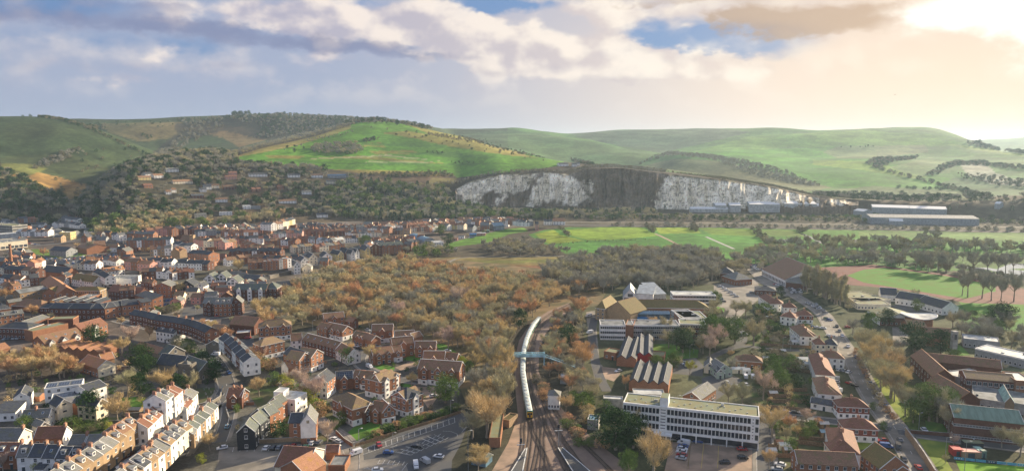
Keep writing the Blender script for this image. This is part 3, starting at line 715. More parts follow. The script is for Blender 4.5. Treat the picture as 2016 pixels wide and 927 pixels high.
    # windows
    if win is not None:
        fl=stories or max(1,int((h+.3)/2.7));fh=h/fl;ww,wh=wsz or ((1.25,1.45) if mid else (1.4,1.5))
        if win == 'auto': nc_=max(1,int(L/(2.9 if mid else 4.0)))
        else: nc_=win[0];fl=win[1];fh=h/fl
        cdir=Vector((-ce.x,-ce.y))
        def vis(v): return v.dot(cdir) > 0
        skipx=[X0+L*(i+.5)/gab for i in range(gab)] if gab else []
        gwid=min(3.2,L/gab*.42)/2+ww/2+.1 if gab else 0
        if vis(-uy):
            for f in range(fl):
                for i in range(nc_):
                    x=X0+L*(i+.5)/nc_
                    if any(abs(x-s_) < gwid for s_ in skipx): continue
                    z=f*fh+min(.95,fh*.32)
                    if z+wh > h+(rh if roof == 'y' else 0): continue
                    if f == 0 and door and i == (nc_//2) and D < 520 and win == 'auto':
                        m=MB();m.box((x-.5,Y0-.08,0),(x+.5,Y0,2.1),'door_dark');m.box((x-.6,Y0-.5,2.15),(x+.6,Y0,2.27),'frame');m.obj('door',root);continue
                    put_win(root,x,Y0-(.05 if base and f == 0 else 0),z,ww,wh,near,fr,style=1 if wall in ('white','cream','brick') and dp < 9 else 0)
            if roof == 'y' and h+rh*.2+1 < h+rh*.8 and not dorm: put_win(root,0,Y0,h+.15,ww,min(wh,rh*.5),near,fr)
        if ends and dp > 3.5:
            for sg,nx in ((1,ux),(-1,-ux)):
                if not vis(nx): continue
                ne=max(1,int(dp/3.6)) if roof != 'y' else max(1,int(dp/3.0))
                if win != 'auto' and len(win) > 2: ne=win[2]
                for f in range(fl):
                    for i in range(ne):
                        y=Y0+dp*(i+.5)/ne;z=f*fh+min(.95,fh*.32)
                        if z+wh > h: continue
                        put_win(root,(X1+.03) if sg > 0 else (X0-.03),y,z,ww*.9,wh,near,fr,PI/2 if sg > 0 else -PI/2)
    return root
def sorted_q(q,s): return q if s < 0 else q[::-1]
def row(F,pts,n,dp,h,desc,roof='x',rh=2.2,walls=('brick',),rfs=('slate',),group=None,cat='terraced house',name='terraced_house',chim=True,seed=0,jit=0,at='eave',dorm=0,sky=0,**kw):
    """a terrace: n separate houses along a line of eaves"""
    rr=random.Random(seed+len(desc));pts=[cv(F,*p) for p in pts]
    if at == 'eave': W3=[G(*p,h) for p in pts]
    else: W3=[GT(*p) for p in pts]
    seg=[0]
    for i in range(len(W3)-1): seg.append(seg[-1]+(W3[i+1].xy-W3[i].xy).length)
    def atd(s):
        for i in range(len(seg)-1):
            if s <= seg[i+1] or i == len(seg)-2:
                t=(s-seg[i])/(seg[i+1]-seg[i]);return W3[i].lerp(W3[i+1],t)
    T=seg[-1];cwall={'brick': 'brick','brick_dark': 'dark brick','white': 'white','cream': 'cream','pink': 'pink','flint': 'flint','grey_wall': 'grey','brick_buff': 'buff brick','yellow': 'yellow','pale_green': 'pale green','weatherboard': 'black boarded'}
    crf=lambda r: 'red tiled' if r in ('tile_red','tile_orange') else 'brown tiled' if 'tile' in r else 'grey slate'
    for i in range(n):
        a,c=atd(T*i/n),atd(T*(i+1)/n);wl=rr.choice(walls);rf=rr.choice(rfs);hh=h+rr.uniform(-jit,jit)
        c_=cwall.get(wl,wl);r_=crf(rf).replace(' tiled','');o_=ordw(i+1)
        for lab in (f"{c_} house, {r_} roof, {o_} from the left in {desc}",f"{c_} house, {o_} from the left in {desc}",f"{c_} house, {o_} from left in {desc}",f"{c_} house {o_} from left, {desc[4:] if desc.startswith('the ') else desc}"):
            if len(lab.split()) <= 16: break
        house_w(a.xy,c.xy-(c.xy-a.xy)*.004,min(a.z,c.z)-(.6 if a.z > .5 else 0),dp,hh,roof,rh+rr.uniform(-.2,.2)*(1 if jit else 0),wl,rf,lab,cat,{'A1': 'town_house','A2': 'old_town_house','A3': 'village_house','A4': 'village_house'}.get(F,name),
                ch=[(rr.choice([.06,.94]),.5)] if chim and rr.random() < .85 else None,group='houses in '+desc,ov=.12 if roof == 'x' else .3,ends=(i in (0,n-1)),dorm=dorm if rr.random() < .7 else 0,sky=sky if rr.random() < .5 else 0,**kw)
# ================================================================== near left streets
S=house
S('C1',430,128,800,82,9,9,'flat',wall='white',rf='flat_grey',label='long white flats block with two strips of solar panels on its stepped roof',cat='flats',name='apartment_block',win=(4,3),par=.3,solar=3)
S('C1',500,230,850,180,8,7.5,'flat',wall='white',rf='flat_grey',label='lower white flats wing with a grey roof in front of the long solar panelled block',cat='flats',name='apartment_block',win=(4,2),par=.3,solar=2)
S('C1',850,150,1040,90,11,9.5,'x',1.8,'white','slate',label='tall white rendered block with plain grey slate roof right of the solar panelled flats',cat='flats',name='apartment_block',win=(2,3),wsz=(1.0,1.0),fr='frame_dark')
S('C1',556,300,700,262,8,8,'y',2.6,'cream','slate',label='cream gabled house with slit windows in front of the white flats',win=(1,2),wsz=(1.5,.6),fr='frame_dark')
S('C1',705,262,830,262,8,5.5,'x',2,'brick','slate',label='low brick house joined to the right of the cream gabled house')
S('C1',935,300,1050,250,10,6.5,'y',2.6,'cream','slate',label='cream house with dark left roof slope left of the bare garden tree',win=(1,2),wsz=(1.7,1.3),fr='frame_dark')
S('C1',130,220,285,200,12,6,'y',2.2,'white','slate',label='white house with big blank sunlit gable at the left edge below the orange wood',win=(1,1),wsz=(1,.8))
S('C1',-60,360,150,350,9,4,'mono',1.8,'white','slate',label='white low house with grey sloping roof at the left edge of the view',win=(3,1))
S('C1',205,420,470,400,7,5.5,'x',2.6,'white','slate_grey',label='grey mossy roofed cottage with two skylights below the white left-edge houses',sky=2,ch=[.45])
S('C1',385,500,480,470,6,4.5,'y',1.8,'cream','slate_grey',label='small cream lean-to house beside the mossy roofed cottage')
S('C1',-60,620,175,620,8,6,'x',3,'cream','slate_grey',label='grey roofed house with weathered green slope at the left edge',ch=[.98])
S('C1',-60,770,160,770,8,5.5,'x',3,'brick','tile_red',label='red tiled house with two white dormers at the lower left edge',dorm=2,ch=[.97])
S('C1',330,610,610,600,7,7,'x',3.2,'brick','tile_red',label='tall red tiled house with bright white gable end in the lower left',endwall='white',ch=[.96],win=(4,2))
S('C1',160,790,278,780,8,6,'x',2.8,'white','slate_grey',label='white backed house with wide roof dormer, leftmost of the lower left terrace',cat='terraced house',dorm=1,ch=[.97],group='lower left terrace backs')
S('C1',278,786,405,786,8,6,'x',3.2,'white','slate',label='white backed terraced house with plain dark slope, second in the lower left terrace',cat='terraced house',ch=[.97],group='lower left terrace backs')
S('C1',410,795,530,795,8,6,'x',3.2,'white','slate',label='white backed terraced house with smooth blue slate and one skylight, lower left',cat='terraced house',ch=[.97],sky=1,group='lower left terrace backs')
S('C1',545,795,650,800,7,6,'x',2.8,'white','slate',label='white terraced house with black dormer right of the blue slate one',cat='terraced house',dorm=1,group='lower left terrace backs')
S('C1',650,795,770,800,7,6,'x',2.8,'white','slate',label='white terraced house with white dormer ending at the orange brick gable',cat='terraced house',dorm=1,ch=[.97],endwall='brick',group='lower left terrace backs')
S('C1',665,668,820,665,7,5.5,'x',2.4,'white','slate_grey',label='left half of the grey roofed pair behind the lower left terrace',ch=[.98])
S('C1',820,665,965,662,7,5.5,'x',2.4,'white','slate_grey',label='right half of the grey roofed pair behind the lower left terrace')
S('C1',970,650,1180,690,6,5.5,'x',2.2,'brick','tile_red',label='low red tiled outhouses behind the sunlit brick terrace',ch=[.6,.95])
S('C1',510,900,640,900,5,3,'x',1.6,'white','slate_grey',label='small white rear extension at the bottom of the lower left terrace',win=None)
S('C1',330,905,420,905,5,3,'mono',1,'white','slate',label='small slate topped rear extension by the yellow bush',win=None)
# sunlit brick terrace running up to the right
row('C1',[(600,1230),(900,1020),(1015,940),(1120,860),(1225,760),(1320,690)],8,9,7,'the sunlit brick terrace with white dormers at the bottom left',rh=2.8,walls=('brick_buff',),rfs=('slate_grey','slate_grey','tile_tan'),dorm=1)
row('C2',[(10,740),(95,690),(180,620)],2,8,7.5,'the short brick terrace end beside the grey pub wall',rh=2.6,walls=('brick_buff',),rfs=('tile_brown',),dorm=1)
S('C2',175,640,255,655,9,6.5,'y',2.6,'grey_wall','slate_grey',label='grey gable ended house at the lower end of the white terrace',win=None)
row('C2',[(262,655),(330,590),(440,470)],4,8,6.5,'the white terrace with bright red roofs and dormers',rh=2.8,walls=('white',),rfs=('tile_red','tile_orange'),dorm=1)
row('C2',[(440,440),(520,370)],2,9,9,'the tall white pair between red roofs',rh=2.6,walls=('white',),rfs=('slate_grey',),dorm=1)
row('C2',[(525,390),(605,310)],2,8,8.5,'the white pair with brown tiles below the tall brown roofed house',rh=2.4,walls=('white',),rfs=('tile_red',))
S('C2',630,310,690,240,9,8.5,'x',3,'white','tile_red',label='tall white house with brown red roof and dormers near the street bend',dorm=2,ch=[.05,.95])
S('C2',690,215,740,160,8,9.5,'x',2.4,'white','slate_grey',label='white end house with blank sunlit gable at the top of the white terrace',ch=[.05,.95])
row('C2',[(60,1210),(260,1050),(380,945),(480,850),(560,760),(640,680),(700,640)],10,9.5,6.8,'the pale terrace nearest the bottom frame edge',rh=2.8,walls=('white','cream','white','brick_buff'),rfs=('tile_tan','slate_grey','slate'),jit=.5,dorm=1)
row('C2',[(710,690),(760,600),(820,545),(880,480),(945,400)],6,7,5.5,'the lower terrace climbing towards the street bend',rh=2.2,walls=('white','brick_buff','white'),rfs=('slate_grey','slate_grey','slate_green'))
S('C2',1020,205,1170,205,7,5.5,'x',3,'brick_dark','tile_red',label='red roofed brick cottage with a small front gable at the street bend',gab=1,ch=[.3,.8])
S('C2',1150,190,1240,150,6,6,'y',2.5,'brick','tile_red',label='ivy covered brick cottage end right of the street bend',ch=[.3])
# black boarded mews and brick saw roofs
for i in range(3):
    S('C3',-70+i*68,640-i*86+(-90),108+i*52,560-i*68-18,6.2 if i else 7,7.4,'y',3.2,'weatherboard','slate_green',label='black boarded gabled house, '+['nearest','middle','farthest'][i]+' of the three beside the walled car park',win=(1,2),ends=True,endwall=None,ov=.15)
for i in range(3):
    S('C3',145+i*46,365-i*52,255+i*48,385-i*55,5.5,7.5,'y',2.8,'brick','slate_green',label='narrow brick gabled house with grey roof, '+['nearest','middle','farthest'][i]+' of the three behind the black boarded ones',win=(1,2),ov=.15)
S('C3',300,215,500,235,10,7,'flat',wall='white',rf='flat_pale',label='white modern cube house with rooftop pavilion left of the bare red trees',win=(3,2),wsz=(.9,.9),fr='frame_dark',par=.3)
S('C3',290,155,385,160,6,9.8,'flat',wall='white',rf='flat_pale',label='white rooftop pavilion with large square window on the cube house',cat='pavilion',win=(1,1),wsz=(2.4,2.0),par=.2,fr='frame_dark')
S('C3',440,455,560,455,8,8,'x',2.6,'brick','slate',label='brick wing of the flats left of the big blank white gable',win=(1,3),cat='flats')
S('C3',552,470,700,460,11,8.5,'y',4,'brick','slate_grey',label='brick flats with a huge blank white gable facing the view',cat='flats',win=(1,1),endwall='white',ends=True,fr='frame',door=False)
# building at bottom centre left: red hipped roof station buildings
S('C3',300,880,610,900,16,5,'x',4.2,'cream','tile_red',label='wide red roofed building with a grey slated back at the bottom centre',cat='hall',name='hall',win=(6,1))
S('C3',600,960,800,850,12,5,'x',3.6,'brick','tile_orange',label='sunlit orange gabled wing of the red roofed building at the bottom',cat='hall',name='hall',win=(4,1),at='eave')
S('C3',800,745,920,740,6,3.2,'x',1.6,'brick','tile_red',label='small red roofed outbuilding right of the parked red cars',cat='outbuilding',name='outbuilding',win=None)
S('C3',825,880,985,880,9,2.8,'flat',wall='brick',rf='flat_grey',label='low walled brick yard building with blue bins at the bottom',cat='outbuilding',name='outbuilding',win=None)
# ================================================================== brick estate in the middle
E=dict(wall='brick',base='white',cat='flats')
S('B3',150,440,480,415,10,8.5,'hip',3.4,'brick','tile_tan',label='three storey brick flats with tan hipped roof and bright orange end wall',cat='flats',gab=2,base='white',name='apartment_block')
S('B3',172,628,412,575,9,8.2,'hip',3,'brick','tile_tan',label='lower brick flats with white ground floor in front of the bright orange ended block',cat='flats',base='white',name='apartment_block',win=(4,3))
S('B3',560,770,680,720,9,8.2,'y',3,'brick','tile_tan',label='brick flats wing with paired white bays, left half of the tall gabled block',cat='flats',base='white',gwall='white',name='apartment_block')
S('B3',680,742,805,690,10,8.2,'y',3.2,'brick','tile_tan',label='brick flats wing with white bay, right half of the tall gabled block',cat='flats',base='white',name='apartment_block')
S('B3',400,700,575,760,9,7.5,'x',3,'brick','slate',label='dark slated brick flats wing behind the tall gabled block',cat='flats')
S('B3',450,850,560,825,8,4.6,'x',2.4,'brick','tile_orange',label='small orange roofed brick house with pale gable left of the tall gabled block',endwall='white',cat='house')
S('B3',590,560,930,650,8.5,5.6,'x',3,'brick_dark','tile_brown',label='long dark brown roofed terrace block with skylights and front gables',cat='terrace',sky=5,name='terrace_block',verge='frame')
S('B3',930,660,1050,720,8,5.4,'x',3,'white','tile_brown',label='white gable ended house at the right end of the dark roofed terrace',endwall='white')
S('B3',480,570,590,560,8,5.4,'x',3,'white','tile_brown',label='white walled house at the left end of the dark roofed terrace',endwall='white')
S('B3',815,350,1020,330,8,5.6,'x',2.8,'brick','tile_brown',label='brick house with a front gable nearest the wood, top of the estate',gab=1,verge='frame')
S('B3',1030,370,1100,380,6,5.2,'x',2,'brick_dark','tile_brown',label='shaded small house with white front beside the topmost estate house')
S('B3',740,435,840,460,7.5,5.5,'x',2.6,'brick','tile_brown',label='brick house with low porch left of the three dormered shaded house')
S('B3',815,440,1000,480,8.5,5.8,'x',2.8,'brick','tile_brown',label='shaded brick house with three gabled bays and sunlit orange end',gab=3,verge='frame',base='white')
S('B3',1100,520,1230,545,7,5,'x',2.4,'brick','tile_brown',label='dark roofed house with a sunlit gabled bay beside the estate turning circle',gab=1)
S('B4',-20,520,160,570,7,5,'x',2.4,'brick','tile_brown',label='low brick house with orange bay left of the tall gabled brick houses',gab=1)
S('B4',165,470,375,465,8,7.4,'x',3,'brick','tile_brown',label='tall brick house with gabled bay, leftmost of the tall estate houses near the wood',gab=1,base='white',verge='frame')
S('B4',400,530,600,520,7.5,5.4,'x',2.6,'brick','tile_brown',label='brick house with small bay behind the tall estate houses',gab=1,verge='frame')
S('B4',590,545,680,520,6,5,'x',2.4,'brick','tile_brown',label='brick house with sunlit gable end beside the lawn and wood',verge='frame')
S('B4',375,610,590,590,8,7.6,'x',3,'brick','tile_brown',label='tall brick house with gabled bay in the middle of the estate',gab=1,verge='frame')
S('B4',180,720,385,690,8,5.6,'x',2.8,'brick','tile_brown',label='brick house with small bays beside the triangular green lawn',gab=2)
S('B4',385,690,475,680,7,5.4,'x',2.6,'brick','tile_brown',label='narrow brick house joined right of the house by the triangular lawn',gab=1,base='white')
S('B4',600,640,810,640,7.5,5.6,'x',2.8,'brick','tile_brown',label='brick house with two bays facing the white parked car',gab=2,verge='frame')
S('B4',685,750,900,750,8,5.8,'x',3,'brick','tile_orange',label='orange roofed brick house with bay behind the large dark gabled flats',gab=1,verge='frame')
S('B4',900,750,1020,760,7,5,'x',2.4,'brick','tile_brown',label='small brick house with two tiny gables right of the orange roofed house',gab=2)
S('B4',630,850,1050,880,10,8,'x',3.4,'brick','tile_brown',label='large three storey brick flats with dark roof and three bays left of the bare trees',cat='flats',gab=3,base='white',verge='frame',name='apartment_block')
S('C3',640,50,810,60,10,8.2,'y',3.2,'brick','slate',label='brick flats with white corner bay and pale rounded ground floor',cat='flats',base='white',gab=0,endwall='white',name='apartment_block')
S('C3',900,30,1060,20,8,5.4,'x',2.6,'brick','slate',label='brick house with a big solar panel on its roof',solar=1,gab=1)
S('C3',1060,15,1160,20,8,5.4,'x',2.6,'brick','tile_brown',label='shaded brick house between solar roofed house and tan roofed flats',gab=1)
S('C4',20,20,150,30,8,5.4,'x',2.6,'brick','tile_brown',label='shaded brick link house left of the sunlit tan roofed flats',gab=1,base='white')
S('C4',150,30,240,60,10,8.6,'y',3,'brick','tile_tan',label='three storey brick flats with white corner bay in the estate centre',cat='flats',base='white',endwall=None,name='apartment_block')
S('C4',245,60,435,-20,10,8.6,'hip',3,'brick','tile_tan',label='sunlit wing of the three storey brick flats with white stripes',cat='flats',base='white',gab=2,gwall='white',name='apartment_block')
S('C3',865,225,1060,330,10,7.5,'hip',3.2,'brick','tile_tan',label='tan hipped roof brick flats facing the lawn by the car park',cat='flats',base='white',gab=1,name='apartment_block')
S('C3',1060,330,1180,350,8,5.6,'x',2.8,'brick_dark','tile_brown',label='shaded brown roofed house left of the bright green creeper gable',gab=1)
S('C4',140,330,270,350,8,5.4,'x',2.8,'brick','tile_brown',label='brown roofed house right of the bright green creeper gable',gab=1)
S('C4',262,355,390,330,8,5.4,'y',3,'brick','tile_orange',label='orange gabled brick house in front of the car park hedge',base='white',verge='frame')
S('C4',345,190,500,240,10,8,'y',2.8,'brick','tile_tan',label='tan roofed brick flats wing behind the orange gabled house',cat='flats',base='white',name='apartment_block')
S('C4',500,230,655,170,10,8.4,'hip',3.2,'brick','slate',label='dark roofed three storey brick flats with white corner bay above the hedge',cat='flats',base='white',gab=1,gwall='white',name='apartment_block')
# ================================================================== middle left
S('B2',820,190,950,190,9,9,'x',3.4,'brick_dark','slate_grey',label='dark brick flats with steep grey roof, left wing of the four gabled block',cat='flats',gab=1,gwall='brick_dark',name='apartment_block')
S('B2',930,200,1110,195,9,9,'x',3.4,'brick','slate_grey',label='red brick middle of the four gabled flats with small dormers',cat='flats',dorm=3,name='apartment_block')
S('B2',1100,190,1215,185,10,9,'y',3.8,'brick_dark','slate_grey',label='dark brick right wing of the four gabled flats',cat='flats',name='apartment_block')
S('B2',1090,400,1340,420,12,6,'x',4,'brick_dark','tile_brown',label='brick warehouse style hall with tall round headed windows and tan ridge',cat='hall',name='hall',wsz=(.7,2.6),win=(4,1))
S('B2',1000,470,1095,440,9,4.5,'y',2.6,'brick','tile_tan',label='small tan roofed brick wing left of the round windowed hall',win=(1,1))
S('B2',1155,500,1300,490,8,3.4,'flat',wall='brick_dark',rf='flat_pale',label='flat pale roofed garage behind the dark courtyard',cat='garage',name='garage',win=None)
S('B2',610,385,820,370,3,3.4,'flat',wall='grey_wall',rf='flat_pale',label='long pale roofed bus shelter like cabin by the bus yard',cat='cabin',name='cabin',win=(5,1),wsz=(1.4,1))
row('B2',[(80,395),(200,415),(345,455),(520,480),(640,500),(750,540),(850,590)],13,8,6.5,'the dark slate terrace curving above the churchyard',rh=2.4,walls=('brick_dark','brick_dark','flint','brick_dark'),rfs=('slate',))
S('B2',345,468,522,495,8.5,6.6,'x',2.6,'white','slate',label='white fronted house with two dormers in the dark slate terrace',dorm=2)
S('B2',850,610,1020,610,9,5.6,'y',2.6,'flint','slate_grey',label='flint gable end with pale porch at the end of the dark slate terrace',win=(1,1))
row('B2',[(985,660),(1060,710),(1110,770),(1170,840),(1240,920)],6,8,7,'the white fronted dark roofed terrace below the churchyard street',rh=2.4,walls=('white','white','brick_dark'),rfs=('slate',))
# church
S('B2',350,800,600,830,9,5.5,'x',4.2,'flint','slate',label='church nave with long dark slate roof among yew trees',cat='church',name='church',win=(4,1),wsz=(.8,1.8),door=False)
S('B2',590,810,780,880,9,5.5,'x',4,'flint','slate_green',label='grey green roofed church aisle behind the square tower',cat='church',name='church',win=(3,1),wsz=(.8,1.8),door=False)
S('B2',450,720,640,670,7,5.5,'y',4,'flint','slate_green',label='steep gabled church chancel with pale coping',cat='church',name='church',win=(1,1),wsz=(1.4,2.6),door=False)
tw=S('B2',565,820,690,830,5,9,'flat',wall='flint',rf='slate_grey',label='square flint church tower with a small pyramid cap',cat='church tower',name='church_tower',win=(1,2),wsz=(.9,1.6),par=1.0,door=False)
m=MB();q=1.9
for s_ in [((-q,-q),(q,-q)),((q,-q),(q,q)),((q,q),(-q,q)),((-q,q),(-q,-q))]: m.poly([(*s_[0],9.3),(*s_[1],9.3),(0,0,11.4)],'slate_grey')
m.obj('pyramid_cap',tw)
S('B2',130,630,440,720,7,3,'x',2.2,'flint','tile_brown',label='long low dark roofed outbuilding behind the churchyard yews',cat='outbuilding',name='outbuilding',win=None)
# big blue roofed curved building
S('B1',400,235,560,240,9,7,'hip',2.4,'brick_dark','slate',label='left end of the long curved blue slate building',cat='offices',name='office_block')
for i,(xa,ya,xb,yb) in enumerate([(500,240,690,245),(692,245,915,248),(918,248,1060,243),(1062,243,1180,222),(1182,222,1339,190)]):
    S('B1',xa,ya,xb,yb,11,7.5,'x',2.6,'brick_dark' if i < 3 else 'brick','slate',label=f'{ordw(i+1)} bay from the left of the long curved blue slate building',cat='offices',name='office_block',group='bays of the curved blue slate building',verge='concrete')
S('B2',0,215,200,195,11,7.5,'x',2.6,'brick','slate',label='right hand bay of the long curved blue slate building beside the car park',cat='offices',name='office_block',verge='concrete')
S('B2',200,185,305,170,9,9.4,'mono',1,'brick','slate',label='tall end pavilion of the curved slate building with sunlit brick end',cat='offices',name='office_block')
S('B1',480,180,1000,190,14,6.5,'multi',1.6,'brick_dark','slate',label='dark low roofs with white glazing bars behind the curved building',cat='hall',name='hall',n=5,win=None,verge='frame')
# brick building with green flat roof and white triangle gables
S('B1',455,600,840,510,13,5.5,'x',3.6,'brick','tile_brown',label='long red brown roofed brick building with white triangular gables and skylights',cat='offices',name='office_block',gab=3,sky=4,gwall='white')
S('B1',840,470,1090,400,12,6,'x',3.6,'brick','tile_red',label='red roofed right wing of the white gabled brick building behind the dark yew',cat='offices',name='office_block',gab=1,gwall='white')
S('B1',330,480,690,400,9,6.5,'flat',wall='brick',rf='flat_green',label='green flat roofed back part of the white gabled brick building',cat='offices',name='office_block',win=None,verge='tile_orange')
S('B1',490,360,740,350,9,6,'flat',wall='brick_dark',rf='flat_green',label='small green flat roof behind the white gabled brick building',cat='offices',name='office_block',win=None,verge='tile_orange')
S('B1',-20,440,290,450,12,7,'hip',2.4,'brick_dark','slate',label='wide grey mansard roofed building with five round dormers',cat='offices',name='office_block',win=(8,2))
S('B1',290,400,500,330,9,6,'x',1.6,'brick_dark','slate_grey',label='pale grey roof strip with plant boxes beside the mansard building',cat='offices',name='office_block',win=None)
S('B1',500,640,1000,690,14,4.4,'multi',1.8,'brick','tile_orange',label='saw toothed orange tiled roofs beside the bare golden trees',cat='hall',name='hall',n=6,win=None,verge='tile_red')
S('B1',810,790,990,850,9,5,'x',3.2,'brick','tile_orange',label='large pink orange tiled house roof with half timbered end',endwall='cream')
S('B1',1040,770,1160,745,8,5,'x',2.8,'brick_buff','tile_orange',label='orange roofed buff brick house right of the half timbered end',ch=[.4])
S('B1',-20,670,100,640,9,5,'x',2.4,'brick','tile_orange',label='orange tiled roof at the left edge above the golden trees',win=(2,1))
S('B1',200,90,470,45,10,8,'x',2,'brick_buff','flat_grey',label='sunlit buff brick shop building with shallow grey roof at the left',cat='shop',name='shop_building',win=(5,2))
S('B1',90,185,225,165,6,4.4,'x',1.6,'brick','slate_grey',label='low brick shop with white strip below the buff brick building',cat='shop',name='shop_building')
S('B1',120,215,420,235,12,4,'hip',4,'brick_dark','tile_brown',label='large dark hipped roof left of the curved blue building',cat='hall',name='hall',win=None)
S('B1',-30,330,240,290,8,5.5,'x',2,'brick','slate_grey',label='pale grey roofed house row with roof lights at the left edge',dorm=2)
S('B1',-30,260,110,240,10,6,'hip',3,'brick','slate',label='blue grey hipped roof at the left edge',win=(3,1))
S('A1',375,720,520,830,13,8,'x',4.5,'brick','tile_orange',label='big orange tiled gabled house with white bay at the left of town',gab=1,gwall='white',ch=[.9])
S('A1',525,820,650,780,12,7.5,'x',3.6,'brick','tile_moss',label='golden mossy roofed wing of the big orange tiled house',gab=1)
S('A1',650,800,910,800,9,6,'hip',2.4,'brick_buff','tile_moss',label='grey green hipped building with long white skylight strip',cat='shop',name='shop_building',sky=3)
S('A1',740,890,930,830,11,6,'flat',wall='brick',rf='flat_grey',label='flat roofed building with bright orange brick side wall',cat='shop',name='shop_building',win=(5,1))
S('A1',965,690,1200,690,16,7,'flat',wall='white',rf='flat_grey',label='large plain white box building with flat grey roof',cat='hall',name='hall',win=(3,1),wsz=(3,1.6),fr='frame_dark')
S('A1',985,800,1270,830,10,7,'x',4,'brick_dark','tile_red',label='long dark red roofed building with white arched windows',cat='school',name='school_building',gab=1,ch=[.5])
S('A1',1395,760,1560,760,13,9,'y',3,'brick','slate_grey',label='orange brick block with arched doorway facing the car park',cat='flats',name='apartment_block',win=(4,3))
S('A1',1230,840,1390,880,8,7,'mono',2,'brick','slate',label='sloping slate roof building left of the orange brick block',cat='offices',name='office_block',win=(2,2))
S('A1',890,640,1140,600,8,6,'x',3,'white','tile_orange',label='long orange tiled house with white walls and dormers above the white box building',dorm=4,ch=[.3])
S('A1',375,620,600,640,12,6,'x',4.4,'brick','slate',label='big dark roofed hall with an orange gable end',cat='hall',name='hall',win=(4,1))
S('A1',650,690,850,720,10,6,'x',4,'white','tile_moss',label='steep dark roofed house with white half timbered gable',gab=1)
S('A1',90,690,195,690,9,5,'y',3,'white','slate',label='white twin gabled house at the left with dark windows',win=(2,1))
S('A1',100,560,320,540,16,4,'hip',3.4,'grey_wall','slate',label='broad dark hipped roof beside the tall brick chimney',cat='hall',name='hall',win=None)
S('A1',450,430,600,440,14,6,'x',3.6,'grey_wall','slate',label='dark roofed grey house with pinkish gable by the left green',cat='hall',name='hall')
S('A1',690,400,790,420,24,6,'x',4,'brick','tile_brown',label='brown roofed brick hall with blank front beside the left green',cat='hall',name='hall',win=None)
S('A1',790,390,960,380,16,6.5,'x',4,'brick_buff','tile_brown',label='flint walled hall with pinkish brown roof beside the hillside trees',cat='hall',name='hall')
S('A1',540,270,640,270,12,9,'flat',wall='yellow',rf='flat_pale',label='sunlit yellow square tower house at the foot of the left wood',win=(2,2))
S('A1',490,310,555,310,10,7,'x',2,'brick_buff','slate',label='orange house left of the yellow square tower house')
S('A1',-40,370,250,340,34,8,'flat',wall='cream',rf='flat_grey',label='large grey roofed supermarket with columned front at the left edge',cat='supermarket',name='supermarket',win=(7,1),wsz=(4,3))
S('A1',-40,290,180,280,20,9,'flat',wall='flat_pale',rf='flat_pale',label='white flat roofed store behind the columned supermarket',cat='store',name='store_building',win=None)
S('A1',-40,200,110,210,20,14,'flat',wall='concrete',rf='flat_green',label='pale concrete car park decks at the far left edge',cat='car park',name='parking_deck',win=(6,4),wsz=(5,1.6),fr='concrete')
S('A1',150,230,270,225,18,7,'hip',3,'brick','tile_orange',label='red tiled hall at the far left beyond the store',cat='hall',name='hall')
S('A1',320,150,540,150,30,6,'flat',wall='grey_wall',rf='flat_pale',label='long pale roofed industrial shed at the far left below the wood',cat='shed',name='industrial_shed')
S('A1',1075,440,1150,440,14,9,'y',3,'brick','slate_grey',label='gabled mill building left of the grey roofed terrace below the wood',cat='mill')
# riverside
S('A2',220,760,280,760,10,8,'y',3,'white','slate',label='narrow white gabled end left of the glass fronted flats',cat='flats',name='apartment_block',win=(1,2))
for i,(xa,xb,yy) in enumerate([(280,390,690),(395,490,680),(495,600,720)]):
    S('A2',xa,yy,xb,yy,12,9,'y',4,'glass_blue' if 0 else 'white','slate_green',label='white framed glass fronted gabled flats, '+['left','middle','right'][i]+' of the three by the river town',cat='flats',name='apartment_block',win=(3,3),wsz=(2.2,1.8))
S('A2',60,750,190,750,12,8,'y',4,'weatherboard','slate',label='dark clad gabled block left of the glass fronted flats',cat='flats',name='apartment_block')
S('A2',555,790,850,790,12,9,'x',3.6,'brick_dark','slate_green',label='long dark brick flats with white bays in front of the riverside quay',cat='flats',name='apartment_block',gab=3,gwall='white')
S('A2',830,780,950,780,12,9,'hip',4,'brick_dark','slate_green',label='domed corner of the long dark brick flats',cat='flats',name='apartment_block')
S('A2',960,760,1075,750,10,7,'x',3,'brick','slate',label='right end wing of the long dark brick flats by the wood',cat='flats',name='apartment_block')
S('A2',630,690,800,700,12,6,'x',3,'weatherboard','slate',label='black hall with round window left of the riverside glass terrace',cat='hall',name='hall',win=None)
row('A2',[(835,610),(960,600),(1085,580)],6,9,8,'the glassy balcony terrace along the river wall',rh=1.5,roof='flat',walls=('white','brick','grey_wall'),rfs=('flat_grey',),chim=False)
for i,(xa,xb,yy) in enumerate([(1105,1165,570),(1170,1240,530),(1245,1320,500),(1365,1455,490),(1510,1560,470)]):
    S('A2',xa,yy,xb,yy-6,16,8.5,'y',3.6,['white','white','cream','white','yellow'][i],'slate',label=f'gabled riverside house with dark roof, {ordw(i+1)} from the left along the river wall',cat='town house',name='town_house',win=(2,3),verge='frame',group='gabled houses along the river wall')
for i,(xa,xb,yy) in enumerate([(0,42,450),(52,90,460),(92,128,452),(182,228,430)]):
    S('A3',xa,yy,xb,yy-4,16,8.5,'y',3.6,['brick','white','white','yellow'][i],'slate',label=f'narrow gabled riverside house with dark roof, {ordw(i+1)} from the left beyond the river bend',cat='town house',name='town_house',win=(1,3),verge='frame',group='gabled houses beyond the river bend')
S('A3',225,400,330,400,16,9,'y',3.4,'brick_dark','slate',label='dark side block of the pink brick riverside flats',cat='flats',name='apartment_block')
